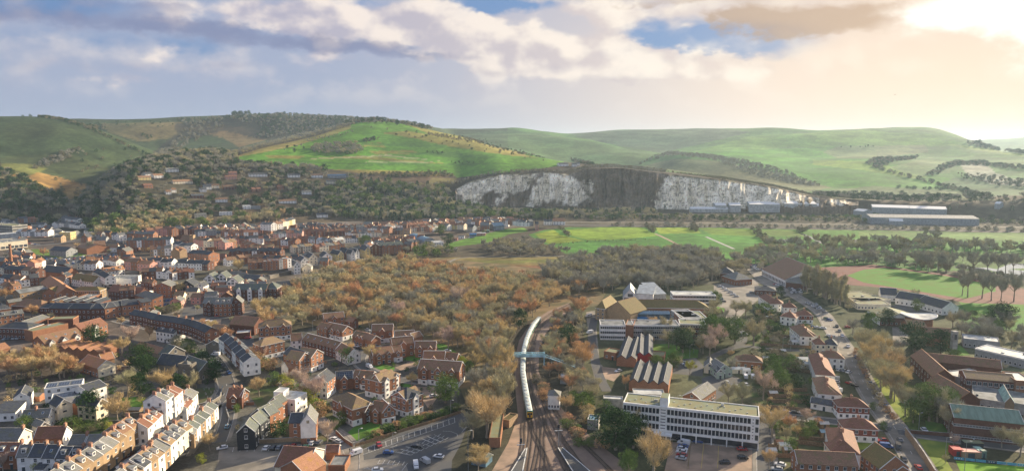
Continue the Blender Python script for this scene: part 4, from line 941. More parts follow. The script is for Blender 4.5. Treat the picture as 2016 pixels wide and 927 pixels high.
S('A3',318,390,525,380,14,10,'x',3,'brick','slate_green',label='pink brick riverside flats with four gabled bays',cat='flats',name='apartment_block',gab=4)
S('A3',595,360,655,350,14,10,'x',3,'brick','slate',label='smaller pink brick riverside flats with two gabled bays',cat='flats',name='apartment_block',gab=2)
S('A3',535,380,600,380,14,9,'x',3,'brick_dark','slate',label='dark block between the two pink brick riverside flats',cat='flats',name='apartment_block')
# boiler-shaped blue barrel roof shed
def barrel(F,p1,p2,w,h,label):
    a,c=G(*cv(F,*p1),0),G(*cv(F,*p2),0);d=(c-a);L=d.length;rz=math.atan2(d.y,d.x)
    r=thing('barrel_roofed_shed',label,'shed',((a+c)/2),rz);m=MB();k=10
    pr=[(w/2*math.cos(PI*i/k),h*.45+h*.55*math.sin(PI*i/k)) for i in range(k+1)]
    for i in range(k): (y0,z0),(y1,z1)=pr[i],pr[i+1];m.poly([(-L/2,y0,z0),(L/2,y0,z0),(L/2,y1,z1),(-L/2,y1,z1)],'metal_blue')
    m.obj('roof',r);m=MB()
    for xx in (-L/2,L/2): m.poly([(xx,w/2,0),(xx,-w/2,0)]+[(xx,y,z) for y,z in pr[::-1]],'metal_grey')
    m.box((-L/2,-w/2,0),(L/2,w/2,h*.45),'metal_grey');m.obj('wall',r);e=L/2
    for j in range(4): put_win(r,e+.05,-w*.3+w*.2*j,1.5,1.6,2.2,False,rz=PI/2)
barrel('A3',(620,330),(765,375),14,8,'blue barrel roofed shed with pale glazed end near the allotments')
S('A3',810,360,895,355,12,7,'flat',wall='white',rf='flat_pale',label='white terrace deck building right of the blue barrel shed',cat='flats',name='apartment_block',win=(4,2))
S('A4',320,165,430,165,12,5.5,'x',4,'white','tile_orange',label='red roofed white pavilion alone at the right end of the village',cat='pavilion',name='pavilion',ch=[.2])
S('A4',158,190,186,190,10,9,'x',3,'pink','slate',label='narrow pink gabled house near the red roofed pavilion')
S('A3',1230,205,1310,205,12,7,'x',4,'brick','slate_grey',label='steep red roofed house with white gable at the right end of village')
S('A3',1355,210,1450,205,16,6,'x',4,'metal_grey','glass_blue',label='modern grey building with blue glazed roof panels at the village end',cat='offices',name='office_block',verge='frame')
S('A3',1080,220,1160,225,12,6,'x',4,'metal_grey','slate',label='blue grey roofed studio among the village end houses')
# rows filling the old town: (frame, line of eaves, n, depth, height, roofs, walls, description)
RR=[
 ('A1',[(1160,400),(1560,395)],9,9,8,('slate_green',),('white','brick'),'the grey roofed terrace with dormers below the hillside trees'),
 ('A1',[(1090,340),(1190,330),(1400,335)],5,9,7,('slate','slate_grey'),('white','brick'),'the row behind the grey roofed terrace'),
 ('A1',[(1350,300),(1480,290),(1570,300)],4,9,8,('tile_red','tile_orange'),('brick','pink'),'the red gabled row nearest the hillside'),
 ('A1',[(1140,600),(1370,620)],4,9,7,('tile_brown','tile_orange'),('brick','pink'),'the short orange row above the dark slate terrace'),
 ('A1',[(1360,590),(1570,600)],6,8,7,('slate',),('white',),'the dark slate row with white fronts above the white box building'),
 ('A1',[(1370,480),(1570,470)],6,8,7,('tile_brown','slate_grey'),('white','brick_buff','pink'),'the mixed row right of the mill'),
 ('A1',[(700,600),(880,610)],5,8,6,('slate','tile_brown'),('cream','white'),'the pale row below the town car park'),
 ('A1',[(710,570),(950,555),(1060,570)],6,8,5,('tile_orange','slate_grey'),('white','pink'),'the low pink and white row beside the car park'),
 ('A1',[(320,590),(420,560)],3,8,5,('tile_orange','tile_red'),('white','pink'),'the small red roofed group right of the brick chimney'),
 ('A1',[(0,640),(80,660),(330,680)],6,9,6,('slate','tile_brown'),('brick_dark','cream'),'the dark roofs at the left edge below the brick chimney'),
 ('A1',[(0,740),(180,760),(360,740)],6,8,6,('slate','tile_brown','slate'),('white','brick_dark'),'the dark roofs above the buff brick shops'),
 ('A1',[(0,810),(90,830),(200,810)],4,8,6,('tile_brown','tile_orange'),('cream','brick'),'the left edge row below the dark roofs'),
 ('A1',[(1090,860),(1230,850)],3,8,6,('slate','tile_brown'),('brick_dark',),'the short dark row below the arched windowed school'),
 ('A1',[(850,680),(900,700),(960,740)],3,8,6,('slate',),('white','cream'),'the short slate row left of the white box building'),
 ('A1',[(1290,790),(1390,790)],3,8,6,('tile_brown',),('brick_dark',),'the brown roofs left of the orange brick block'),
 ('A1',[(1300,690),(1480,680),(1570,700)],6,9,6,('tile_brown','slate'),('brick_dark','white'),'the brown roofs right of the white box building'),
 ('A1',[(150,300),(440,300)],7,12,6,('flat_pale','slate','tile_brown'),('white','grey_wall'),'the far left sheds behind the yellow tower house'),
 ('A1',[(180,180),(330,170)],4,12,6,('slate','tile_red'),('grey_wall','brick'),'the far left houses below the downs'),
 ('A1',[(560,160),(700,190)],4,10,6,('slate','flat_pale'),('white','grey_wall'),'the pale houses at the foot of the shaded wood'),
 ('A1',[(540,210),(720,230)],4,10,5,('slate','slate_grey'),('white','grey_wall'),'the second pale row at the foot of the shaded wood'),
 ('A2',[(0,290),(110,280),(200,290)],5,9,7,('tile_brown','slate'),('brick_dark','cream'),'the brown roofed row left of the church like tower'),
 ('A2',[(200,300),(400,290)],6,9,6,('slate','slate_grey'),('white','grey_wall'),'the white fronted row just below the hillside wood'),
 ('A2',[(440,300),(620,310),(780,300)],9,9,6,('tile_orange','tile_red'),('brick','white'),'the red roofed row just below the hillside wood'),
 ('A2',[(800,240),(900,250)],4,9,8,('slate_grey',),('white',),'the steep white group stepping up the hill'),
 ('A2',[(920,240),(1010,230)],4,9,7,('tile_brown',),('white','cream'),'the cream group above the village'),
 ('A2',[(1010,210),(1120,190)],4,9,7,('slate','tile_brown'),('yellow','cream'),'the yellow terrace on the lower hillside'),
 ('A2',[(480,360),(620,370),(830,360)],9,9,6,('tile_red','slate','tile_brown'),('brick','white','pink'),'the second row of roofs below the hillside wood'),
 ('A2',[(930,320),(1100,310),(1180,310)],7,9,6,('slate_grey','tile_red'),('white','pink'),'the white row left of the tall village house'),
 ('A2',[(1190,290),(1400,300),(1570,290)],10,9,6,('tile_red','tile_brown','tile_brown'),('brick_dark','brick'),'the brown roofed row at the foot of the wooded slope'),
 ('A2',[(190,380),(310,400),(440,390)],6,9,7,('tile_brown','slate','tile_tan'),('cream','pink','white'),'the tan roofed row behind the orange flats'),
 ('A2',[(480,420),(590,400)],3,10,7,('tile_tan','slate_grey'),('pink','brick'),'the pink fronted group in the middle of the old town'),
 ('A2',[(620,410),(700,430)],3,10,6,('tile_tan','tile_brown'),('white','brick'),'the tan roofed group right of the pink fronts'),
 ('A2',[(710,450),(930,440)],7,9,5.5,('tile_brown','tile_tan'),('brick_dark','brick'),'the long tan roofed row above the slate crescent'),
 ('A2',[(850,390),(1000,380),(1120,390)],7,9,6,('tile_brown','tile_red','slate'),('white','brick'),'the mixed row above the slate crescent'),
 ('A2',[(1140,370),(1330,370)],6,9,6.5,('slate_grey','tile_red'),('white','brick'),'the grey and red row in the village middle'),
 ('A2',[(1310,380),(1440,390),(1570,370)],7,9,6,('slate_grey','flat_pale','tile_brown'),('grey_wall','white'),'the blue grey group left of the big blue roof'),
 ('A2',[(1100,450),(1300,430)],9,9,5.5,('tile_tan','slate_grey'),('cream','brick_buff'),'the close packed grey gables above the black gabled houses'),
 ('A2',[(1310,440),(1570,410)],9,9,5.5,('tile_tan','tile_red','slate_grey'),('cream','brick'),'the close packed gables right of the grey ones'),
 ('A2',[(520,490),(760,480),(980,490)],10,9,6,('slate',),('brick_dark','white'),'the dark slate crescent with small gables'),
 ('A2',[(500,570),(700,545),(1020,560)],10,9,6,('slate','tile_brown'),('brick','white'),'the long slate row behind the glassy terrace'),
 ('A2',[(690,600),(870,590)],4,10,6,('tile_brown',),('brick','brick_dark'),'the brown roofs left of the glassy terrace'),
 ('A2',[(0,490),(60,500),(130,480)],4,9,7,('tile_brown','tile_orange'),('brick_buff','brick'),'the orange fronted row above the white peaked roofs'),
 ('A2',[(0,600),(110,600),(320,610)],6,10,6,('slate',),('white','white','brick_dark'),'the slate row with white peaked gables'),
 ('A2',[(0,700),(60,690),(200,680)],4,10,6,('tile_red','tile_brown'),('brick_dark','white'),'the deep red roofs left of the glass fronted flats'),
 ('A2',[(140,520),(330,540)],4,12,8,('slate',),('brick',),'the tall slate block left of the orange ended flats'),
 ('A2',[(0,420),(60,440),(170,450)],4,9,7,('slate','slate_grey'),('white','cream'),'the slate group below the church like tower'),
 ('A3',[(0,260),(200,250)],8,9,5.5,('tile_brown','slate_grey'),('grey_wall','brick'),'the far village row under the dark wood, left part'),
 ('A3',[(0,300),(110,310),(330,300)],12,8,5,('slate_grey','tile_brown'),('white','cream'),'the white village row with tiny dormers'),
 ('A3',[(210,260),(400,270)],7,9,5.5,('slate_grey','tile_red'),('white','brick'),'the far village row under the dark wood, middle part'),
 ('A3',[(400,250),(480,240),(560,240)],5,10,6,('tile_brown','slate_grey'),('white','brick_dark'),'the taller village group left of the red terrace'),
 ('A3',[(430,285),(590,285)],5,10,6,('slate_grey','tile_brown'),('brick_dark','brick_buff'),'the shaded village group above the pink flats'),
 ('A3',[(580,235),(760,215)],9,9,5.5,('tile_red',),('brick','cream'),'the long red roofed village terrace, upper row'),
 ('A3',[(610,260),(770,250)],8,9,5.5,('tile_red','tile_brown'),('brick','cream'),'the long red roofed village terrace, lower row'),
 ('A3',[(770,260),(880,240),(930,245)],6,9,5.5,('tile_brown','slate_grey'),('white','brick'),'the mixed village row left of the evergreen'),
 ('A3',[(890,240),(1000,235),(1080,240)],6,9,6,('tile_brown','tile_red'),('yellow','cream','brick'),'the cream village row right of the evergreen'),
 ('A3',[(960,205),(1080,200),(1220,205)],7,9,6,('slate_grey','tile_brown'),('white','brick','grey_wall'),'the farthest village row below the cliffs'),
 ('A3',[(1460,190),(1570,205)],5,10,6,('slate_grey','tile_brown'),('white','brick'),'the last houses before the meadows'),
 ('A4',[(0,205),(60,210),(140,205)],4,10,6,('slate','slate_grey'),('white','grey_wall'),'the dark group beside the narrow pink house'),
 ('A4',[(235,195),(310,195)],3,10,5,('slate',),('white',),'the white group left of the red roofed pavilion'),
 ('A3',[(0,360),(120,355)],6,9,5.5,('slate','tile_brown'),('white',),'the white fronted row above the river bend'),
]
for i,(F,pts,n,dp,h,rfs,wls,desc) in enumerate(RR):
    row(F,pts,n,dp,h,desc,rh=2.6,walls=wls,rfs=rfs,seed=i,jit=.6,roof='x')
# tall brick chimney
def chimney_stack(F,x,y,h,label):
    p=G(*cv(F,x,y));r=thing('factory_chimney',label,'chimney',p);m=MB();m.tube((0,0,0),(0,0,h),1.5,1.0,'brick',12);m.obj('shaft',r);m=MB();m.tube((0,0,h-.8),(0,0,h+.4),1.25,1.2,'brick_dark',12);m.obj('cap',r)
chimney_stack('A1',108,600,24,'tall round orange brick chimney at the left of town')
# dark church like tower in the old town
t_=S('A2',150,300,185,300,6,15,'flat',wall='brick_buff',rf='flat_grey',label='slim buff church tower in the old town',cat='church tower',name='church_tower',win=(1,3),wsz=(.9,1.8),par=1)
S('A2',60,340,150,345,14,8,'x',6,'brick_dark','tile_brown',label='steep dark church roof left of the slim buff tower',cat='church',name='church',win=(3,1),wsz=(1,2.5))
S('A2',330,490,425,460,12,11,'flat',wall='brick',rf='slate_grey',label='tall orange brick flats with sunlit end in the old town',cat='flats',name='apartment_block',win=(4,4))
# houses on the wooded hillside
HH=[('H1',1155,600,1215,14,'white','slate','white house under the ridge trees, leftmost on the hill'),('H1',1225,612,1300,12,'white','tile_brown','long white bungalow right of the leftmost hill house'),
 ('H1',1320,562,1420,8,'white','slate_grey','pale flat bungalow just under the ridge trees'),('H1',1375,655,1530,7,'cream','tile_brown','long low cream bungalow on its own lawn'),('H1',1145,690,1215,10,'brick','tile_red','red house with orange gable on the left slope'),
 ('H1',1320,740,1360,8,'white','tile_brown','left of the two little white gabled hill houses'),('H1',1365,728,1400,8,'white','tile_brown','right of the two little white gabled hill houses'),('H1',1520,770,1620,9,'brick_dark','slate','dark roofed long house below the blue roofed one'),
 ('H1',1620,700,1680,9,'white','slate','blue grey roofed white house on the middle slope'),('H1',1680,690,1740,9,'cream','tile_brown','cream house right of the blue grey roofed one'),('H1',1590,722,1640,8,'white','slate','white lower house by the blue grey roofed one'),
 ('H1',1710,800,1805,9,'white','tile_brown','large white house with bright gable above the white modern box'),('H1',1740,905,1843,9,'white','flat_pale','white modern box house with roof terrace on the hill'),('H1',1930,850,1990,8,'white','flat_pale','white angular house in the trees'),
 ('H2',320,855,380,9,'white','flat_pale','bright white angled modern house mid hill'),('H2',385,855,455,8,'grey_wall','flat_grey','grey flat roofed wing of the angled modern house'),('H2',390,720,420,9,'brick','tile_red','pink brick gabled house mid hill, left of a pair'),
 ('H2',428,720,462,9,'brick','tile_red','orange brick gabled house mid hill, right of a pair'),('H2',205,590,270,9,'pink','tile_red','pink house near the top of the hill'),('H2',365,600,510,9,'white','slate','large white house with glazed roof near the green'),
 ('H2',675,605,770,9,'white','slate','wide grey bungalow below the tall hedge trees'),('H2',860,605,950,7,'white','tile_brown','brown roofed white bungalow beside the glass house'),('H2',990,610,1150,9,'metal_grey','glass_blue','long blue glass greenhouse like house below the golf course'),
 ('H2',785,740,860,9,'white','slate_grey','white house with steep gable on the lower slope'),('H2',605,810,740,9,'white','tile_brown','white gabled house among dark trees'),('H2',160,700,260,7,'brick_dark','tile_brown','shaded brown house mid slope'),
 ('H2',590,700,640,8,'brick','tile_red','small red house in the trees'),('H2',905,922,990,9,'white','slate','white house with long low wing above the village'),('H1',1790,620,1880,8,'pink','tile_red','red roofed bungalow at the top right of the slope'),
 ('H1',1770,700,1850,8,'brick_dark','tile_brown','brown house right of the cream house'),('H1',1545,925,1640,8,'cream','slate_grey','low cream villa at the bottom of the slope'),('A2',1240,225,1305,9,'white','tile_brown','tall white and orange house on the lower slope'),
 ('H2',0,690,65,9,'white','slate','white slate roofed house on the slope left of the lawn'),('H2',980,655,1050,8,'cream','slate','small cream house under the blue glass one'),('H1',1100,625,1200,8,'yellow','tile_brown','yellow fronted low house at the left end of the hill')]
for F,x,y,x2,dp,wl,rf,lb in HH:
    S(F,x,y,x2,y,dp,5.5,'flat' if 'flat' in rf else 'x',2.6,wl,rf,label=lb,at='base',win=(max(2,int((x2-x)/22)),2),wsz=(1.3,1.4),group='houses on the wooded hillside',ch=None if 'flat' in rf else [.3])
for F,x,y,x2,lb in [('H3',1010,433,1085,'grey roofed clubhouse on the golf course edge'),('H3',1110,437,1150,'white clubhouse wing above the quarry'),('H3',1152,432,1175,'white gabled end of the clubhouse above the quarry')]:
    S(F,x,y,x2,y,12,5,'x',3,'white','slate' if '1010' in str(x) else 'slate_grey',label=lb,cat='clubhouse',name='clubhouse',at='base',win=(3,1))
# ================================================================== office block by the station
ob=S('E2',135,262,1462,405,12,13.5,'flat',wall='concrete',rf='flat_green',label='long four storey white concrete office block with green flat roof and ribbon of dark windows',cat='offices',name='office_block',win=None,par=.45,verge='white')
def office(ob):
    bb=[c for c in ob.children if c.name.startswith('wall')][0];X=[v.co.x for v in bb.data.vertices];X0,X1=min(X),max(X);L=X1-X0;Y0=-6
    n=36;fh=3.3
    f=MB()
    for k in range(4): f.box((X0,Y0-.35,3.0+k*fh+.0),(X1,Y0-.02,4.0+k*fh),'white')
    for i in range(n+1):
        x=X0+L*i/n;f.box((x-.13,Y0-.30,4.0),(x+.13,Y0-.02,13.0),'white')
    for i in range(0,n+1,4): x=X0+L*i/n;f.box((x-.2,Y0-.4,0),(x+.2,Y0-.02,3.0),'white')
    f.obj('facade_grid',ob)
    key=MB();w=L/n;key.box((-w/2+.15,-.1,0),(w/2-.15,0,2.0),'frame_dark');key.box((-w/2+.3,-.14,.12),(w/2-.3,-.1,1.88),'glass');km=key.mesh('window')
    for fl in range(3):
        for i in range(n):
            if i in (10,11,34): continue
            link('window',km,ob,(X0+L*(i+.5)/n,Y0-.02,4.15+fl*fh))
    for i in range(0,n,4):
        m=MB();m.box((X0+L*i/n+.3,Y0-.1,.7),(X0+L*(i+4)/n-.3,Y0-.02,2.8),'glass');m.obj('ground_floor_glazing',ob)
    for i0,i1 in ((10,12),(34,35)):
        m=MB();m.box((X0+L*i0/n+.1,Y0-.32,4.0),(X0+L*i1/n-.1,Y0-.03,13.2),'white')
        for k in range(7): m.box((X0+L*i0/n+.5,Y0-.36,4.6+k*1.3),(X0+L*i1/n-.5,Y0-.32,4.9+k*1.3),'frame_dark')
        m.obj('stair_panel',ob)
    m=MB();x0,x1=X0+L*10/n,X0+L*12.3/n;m.box((x0,-5.5,13.6),(x1,1,17.2),'white');m.box((x0+.2,-5.3,17.2),(x1-.2,.8,17.3),'flat_green');m.obj('stair_tower',ob)
    m=MB()
    for k in range(4): m.tube((x0-1.5-.8*k,-2+k*.3,13.6),(x0-1.5-.8*k,-2+k*.3,16),.08,.05,'steel',5)
    m.obj('aerial',ob)
    m=MB()
    for i in range(22): m.box((X0+2+L*i/24,-3+(i % 3)*2,13.62),(X0+2.5+L*i/24,-2.6+(i % 3)*2,13.95),'flat_pale')
    m.obj('roof_vent',ob)
    m=MB();m.box((x0-2,Y0-4,2.8),(x1+2,Y0-.4,3.2),'white')
    for xx in (x0-1.6,x1+1.6): m.tube((xx,Y0-3.6,0),(xx,Y0-3.6,2.8),.12,.12,'white',5)
    m.obj('entrance_canopy',ob)
office(ob)
S('E2',235,180,540,190,7,8,'flat',wall='concrete',rf='flat_pale',label='low pale flat roofed rear wing behind the white office block',cat='offices',name='office_block',win=None)
S('E2',-60,225,130,235,4,5,'flat',wall='concrete',rf='flat_pale',label='raised concrete walkway deck left of the white office block',cat='walkway',name='walkway',win=None)
# bike shop / brick sheds with four ridges
S('D2',330,745,530,760,40,4.4,'multi',1.9,'brick','slate',label='brick workshop with two long ridged grey roofs and skylights',cat='workshop',name='workshop',n=2,win=None)
S('D2',520,715,700,725,40,4.4,'multi',1.9,'red','slate',label='red walled workshop with two ridged roofs and blue door',cat='workshop',name='workshop',n=2,win=None)
S('E2',190,55,575,90,32,4.4,'multi',1.9,'brick','slate',label='brick workshop with four ridges and gold edged roofs behind the office block',cat='workshop',name='workshop',n=4,win=None)
S('D2',200,680,320,700,8,4,'flat',wall='brick',rf='flat_green',label='flat roofed brick annex left of the ridged workshops',cat='annex',name='annex')
S('D2',640,720,810,735,10,2.6,'flat',wall='brick',rf='flat_green',label='low flat annex right of the red walled workshop',cat='annex',name='annex',win=None)
S('E2',715,190,890,230,18,4.5,'y',2.6,'brick','slate_grey',label='long ridged brick building with white window strip behind the offices',cat='annex',name='annex',win=(4,1))
S('D2',1215,830,1330,840,9,3.5,'y',2.6,'cream','slate_grey',label='cream gabled chapel like hut by the side road',cat='hut',name='hut')
S('D2',1345,890,1420,890,9,3.5,'y',2,'pale_green','slate',label='pale green gabled hut beside the cream hut',cat='hut',name='hut')
S('D3',55,870,215,860,11,4,'y',2.8,'pale_green','slate_grey',label='pale green gabled nursery building among the side road huts',cat='nursery',name='nursery_building')
S('D3',250,770,520,790,8,4,'hip',2.4,'brick','tile_brown',label='brown hipped bungalow with blue doors above the side road yard',cat='bungalow',name='bungalow')
# college
S('D2',165,415,420,420,14,9,'flat',wall='white',rf='flat_grey',label='left front block of the college with striped red and white window bands',cat='college',name='college_building',win=(12,3),wsz=(1.3,1.6),verge='white')
S('D2',420,415,500,420,14,9.2,'flat',wall='brick',rf='flat_grey',label='blank brick stair block in the middle of the college front',cat='college',name='college_building',win=None)
S('D2',500,415,970,420,14,9,'flat',wall='concrete',rf='flat_grey',label='long grey college front with ribbon windows behind the bare trees',cat='college',name='college_building',win=(22,3),wsz=(1.4,1.5),verge='white')
S('D2',970,400,1235,410,12,8.8,'flat',wall='brick_dark',rf='flat_green',label='right front block of the college with flat green roof',cat='college',name='college_building',win=(10,3),verge='white')
S('D2',880,260,1010,340,12,9,'flat',wall='grey_wall',rf='flat_grey',label='side block of the college courtyard with white window bands',cat='college',name='college_building',win=(6,2),verge='white')
S('D2',975,345,1250,345,20,9,'flat',wall='brick',rf='flat_green',label='large blue green flat roof at the right of the college',cat='college',name='college_building',win=(8,2),verge='white')
S('D2',460,235,1270,245,15,8,'hip',4.2,'brick','tile_moss',label='long mustard mossy hipped roof range at the back of the college',cat='college',name='college_building',win=(30,2),wsz=(1.1,1.2))
S('D2',118,240,215,250,26,8,'hip',5,'brick_buff','tile_moss',label='pale brick left end of the college with brown mossy roof',cat='college',name='college_building')
S('D2',215,250,470,300,20,7.5,'y',7,'brick_buff','tile_moss',label='steep golden gabled hall of the college',cat='college',name='college_building',win=None)
S('D2',470,300,870,300,4,6,'mono',1,'glass_blue','glass_blue',label='blue glazed corridor along the college courtyard',cat='corridor',name='glazed_corridor',win=None)
S('D2',540,335,670,332,6,4,'flat',wall='blue',rf='blue',label='bright blue canopy in the college courtyard',cat='canopy',name='canopy',win=None,par=.1)
S('D2',395,125,540,130,24,4,'y',6.5,'white','metal_grey',label='blue gabled sports hall end behind the college',cat='sports hall',name='sports_hall',win=(2,1),wsz=(4,2.6),verge='frame')
S('D2',530,90,700,100,22,7,'mono',2.5,'white','metal_grey',label='large sloping metal roof in the middle of the sports hall',cat='sports hall',name='sports_hall',win=None,verge='frame')
S('D2',700,100,830,95,26,6,'mono',4,'grey_wall','metal_grey',label='sloping metal roof at the right of the sports hall',cat='sports hall',name='sports_hall',win=(4,1),wsz=(3,2))
S('D2',905,110,1335,115,14,11,'flat',wall='white',rf='flat_pale',label='white roofed four storey block with blue glass bands behind the college',cat='offices',name='office_block',win=(14,4),wsz=(2.6,1.7),verge='white')
# leisure centre and far right
S('A5',650,600,860,700,46,6,'x',11,'white','tile_brown',label='vast mauve brown pitched roof leisure centre with glazed ridge',cat='leisure centre',name='leisure_centre',win=(16,1),wsz=(2.4,3),verge='metal_grey')
S('A5',870,720,1040,740,50,5,'x',8,'brick_dark','slate_grey',label='grey pitched right half of the leisure centre',cat='leisure centre',name='leisure_centre',win=None)
S('A5',1040,720,1360,722,16,6,'flat',wall='white',rf='flat_green',label='low green flat roofed entrance hall beside the leisure centre',cat='leisure centre',name='leisure_centre',win=(12,1),wsz=(2.5,2))
S('A5',270,640,400,645,18,5,'hip',4,'brick_dark','slate',label='dark hipped building left of the leisure centre',cat='hall',name='hall')
S('A5',410,700,560,690,20,5,'hip',4.5,'brick','slate_grey',label='brown grey hipped building in front of the leisure centre',cat='hall',name='hall')
S('A5',590,790,780,800,14,4,'hip',2.4,'brick_dark','slate',label='low slate hipped building by the leisure centre car park',cat='hall',name='hall')
S('A6',250,830,400,840,14,5,'x',4,'white','slate',label='long slate school range with white ridge light, left part',cat='school',name='school_building',verge='frame')
S('A6',385,860,640,900,14,5,'x',4,'white','slate',label='long slate school range with white ridge light, middle part',cat='school',name='school_building',verge='frame')
S('D4',540,170,800,240,14,5,'x',4,'white','slate',label='long slate school range with white ridge light, right part',cat='school',name='school_building',verge='frame')
S('D4',-60,200,280,210,22,4,'flat',wall='cream',rf='flat_green',label='flat green roof with many skylights beside the poplar avenue',cat='school',name='school_building',win=(10,1))
S('A5',1290,820,1560,900,26,4,'flat',wall='cream',rf='flat_green',label='green flat school roof with dark courtyard behind the poplars',cat='school',name='school_building',win=None)
S('D4',40,260,170,340,24,5,'x',3,'white','flat_green',label='dull green pitched hall beside the oval roofed foyer',cat='school',name='school_building')
S('D4',170,340,410,350,18,5,'flat',wall='brick_dark',rf='flat_green',label='grey green wing left of the oval roofed foyer',cat='school',name='school_building')
def oval(F,x,y,a,b,label):
    p=G(*cv(F,x,y),7);p.z=0;r=thing('oval_foyer',label,'foyer',p,math.radians(-8));m=MB();k=28
    top=[(a*math.cos(2*PI*i/k),b*math.sin(2*PI*i/k),7.6+.8*math.cos(4*PI*i/k)) for i in range(k)]
    for i in range(k): m.poly([(0,0,6.9),top[i],top[(i+1) % k]],'flat_pale')
    m.obj('oval_roof',r);m=MB()
    for i in range(k): m.tube(top[i],top[(i+1) % k],.35,.35,'white',5)
    m.obj('roof_rim',r);m=MB()
    for i in range(k):
        u,v=top[i],top[(i+1) % k];m.poly([(u[0]*.8,u[1]*.7,0),(v[0]*.8,v[1]*.7,0),(v[0]*.8,v[1]*.7,6.8),(u[0]*.8,u[1]*.7,6.8)],'brick')
    m.obj('wall',r)
oval('D4',560,320,11,9,'white rimmed oval dish roof of the school foyer')
S('D4',460,425,640,430,12,4,'x',3,'brick','tile_tan',label='sandy roofed building behind the dark evergreens',cat='school',name='school_building')
S('D4',640,540,900,560,14,5,'x',5,'brick','tile_brown',label='brown pitched school hall left of the slender white tower',cat='school',name='school_building',win=None)
ct=S('D4',915,480,965,480,2.6,15,'flat',wall='concrete',rf='concrete',label='slender pale concrete clock tower with open top',cat='tower',name='clock_tower',win=None,par=.2)
m=MB();m.box((-.7,-1.42,10.5),(.7,-1.31,13.5),'frame_dark');m.obj('tower_opening',ct)
S('D4',1015,550,1385,590,12,5,'flat',wall='grey_wall',rf='flat_pale',label='white flat roofed classroom block with blue band, farther of the two',cat='school',name='school_building',win=(8,1))
S('D4',1130,650,1620,760,14,5,'flat',wall='grey_wall',rf='flat_pale',label='bright white flat roofed classroom block with blue band, nearer of the two',cat='school',name='school_building',win=(10,1),verge='white')
S('D4',640,770,1400,850,9,6,'x',3,'brick_dark','tile_brown',label='long dark brown roofed school range across the right side',cat='school',name='school_building',win=(14,1))
S('D4',480,720,700,930,10,7,'x',4,'brick_dark','tile_brown',label='brown roofed school wing with orange sunlit ridge running towards the viewer',cat='school',name='school_building',win=(8,2),verge='tile_orange')
S('E4',420,50,720,230,10,6,'x',3.6,'brick_dark','tile_brown',label='continuing brown school wing above the bare trees',cat='school',name='school_building',win=(8,1),verge='tile_orange')
S('D4',800,890,1000,960,18,5,'flat',wall='grey_wall',rf='flat_pale',label='pale grey school roof with blue lantern',cat='school',name='school_building',win=None)
S('E4',805,20,1290,60,12,8,'x',2,'brick_dark','tile_tan',label='brick school block with eight tall white windows at the right',cat='school',name='school_building',win=(9,2),wsz=(1.8,1.9))
S('E4',1290,50,1460,60,14,9,'flat',wall='brick',rf='flat_pale',label='brick school block end at the right edge',cat='school',name='school_building',win=(4,2))
S('E4',870,215,1190,265,20,4.5,'flat',wall='concrete',rf='flat_grey',label='broad grey flat roof beside the copper green ridge',cat='school',name='school_building',win=(5,1))
S('E4',1185,250,1400,290,18,4.5,'flat',wall='concrete',rf='flat_grey',label='broad grey flat roof right of the copper green ridge',cat='school',name='school_building',win=None)
S('E4',1185,250,1275,262,18,5.2,'y',2.6,'brick_buff','copper',label='copper green ridged lantern roof between two grey flat roofs',cat='school',name='school_building',win=None)
S('E4',690,400,1368,470,15,9,'x',3,'brick_dark','metal_green',label='large green roofed sports hall with clerestory window strip',cat='sports hall',name='sports_hall',win=(22,2),wsz=(1.5,1.0),door=False)
# right-hand houses
def semi(F,x1,y1,x2,y2,lb,dp=8,h=5.4,rh=3,rf='tile_red',wall='white',**k): return S(F,x1,y1,x2,y2,dp,h,'hip',rh,wall,rf,label=lb,ch=k.pop('ch',[.5]),**k)
semi('D3',480,120,600,200,'white walled red hipped house at the top of the right hand street',dp=9)
semi('D3',600,190,725,200,'white gabled end house right of the topmost street house',dp=8)
semi('D3',735,235,870,240,'red roofed pair with white dormers near the top of the street',dp=8)
semi('D3',700,325,860,345,'white rear walled red roof house left of the red dormered pair',dp=9)
semi('D3',880,315,1035,320,'red tile hung pair with two white dormers beside the road',wall='tile_hung',base='white',win=(3,2))
semi('D3',795,430,900,520,'white house with long brown red hipped roof in the middle of the street',dp=10,rf='tile_brown')
semi('D3',900,525,1040,535,'white gable fronted end of the long brown roofed house',dp=9,rf='tile_brown')
semi('D3',1055,610,1165,615,'brown tiled left half of the pair by the road junction',wall='cream')
semi('D3',1165,610,1280,620,'dark roofed right half of the pair by the road junction',rf='slate',wall='cream')
semi('D3',1090,740,1355,760,'long dark brown roofed house with two white windows by the road',rf='tile_brown',wall='white')
semi('D3',985,715,1060,915,'long red brown hipped row house with white rear wall seen end on',dp=9)
semi('E3',590,20,650,170,'brown hipped house with white box dormer beside the parked vans',dp=10,rf='tile_brown')
semi('E3',650,175,840,190,'white end house with pitched roof beside the parked vans',dp=8,rf='tile_brown')
S('E3',575,255,840,300,6,3,'x',1.6,'white','slate',label='low white garage wing with slate roof behind the red pair')
semi('E3',845,300,1150,315,'red roofed semi detached pair with red tile hung fronts and white ground floor',wall='tile_hung',base='white',win=(5,2),dp=8)
semi('E3',900,510,1235,530,'nearer red tile hung semi detached pair with white ground floor',wall='tile_hung',base='white',win=(4,2),dp=8.5)
semi('E3',720,510,775,740,'large red brown hipped house seen end on with orange lit side',dp=10,ch=[.4])
S('E3',775,735,1010,745,8,5.4,'hip',2.8,'cream','tile_red',label='cream front end of the large red brown hipped house')
S('E3',450,850,1040,880,9,5.4,'x',3,'brick','tile_brown',label='long brown roofed brick terrace at the bottom right of centre',cat='terrace',name='terrace_block')
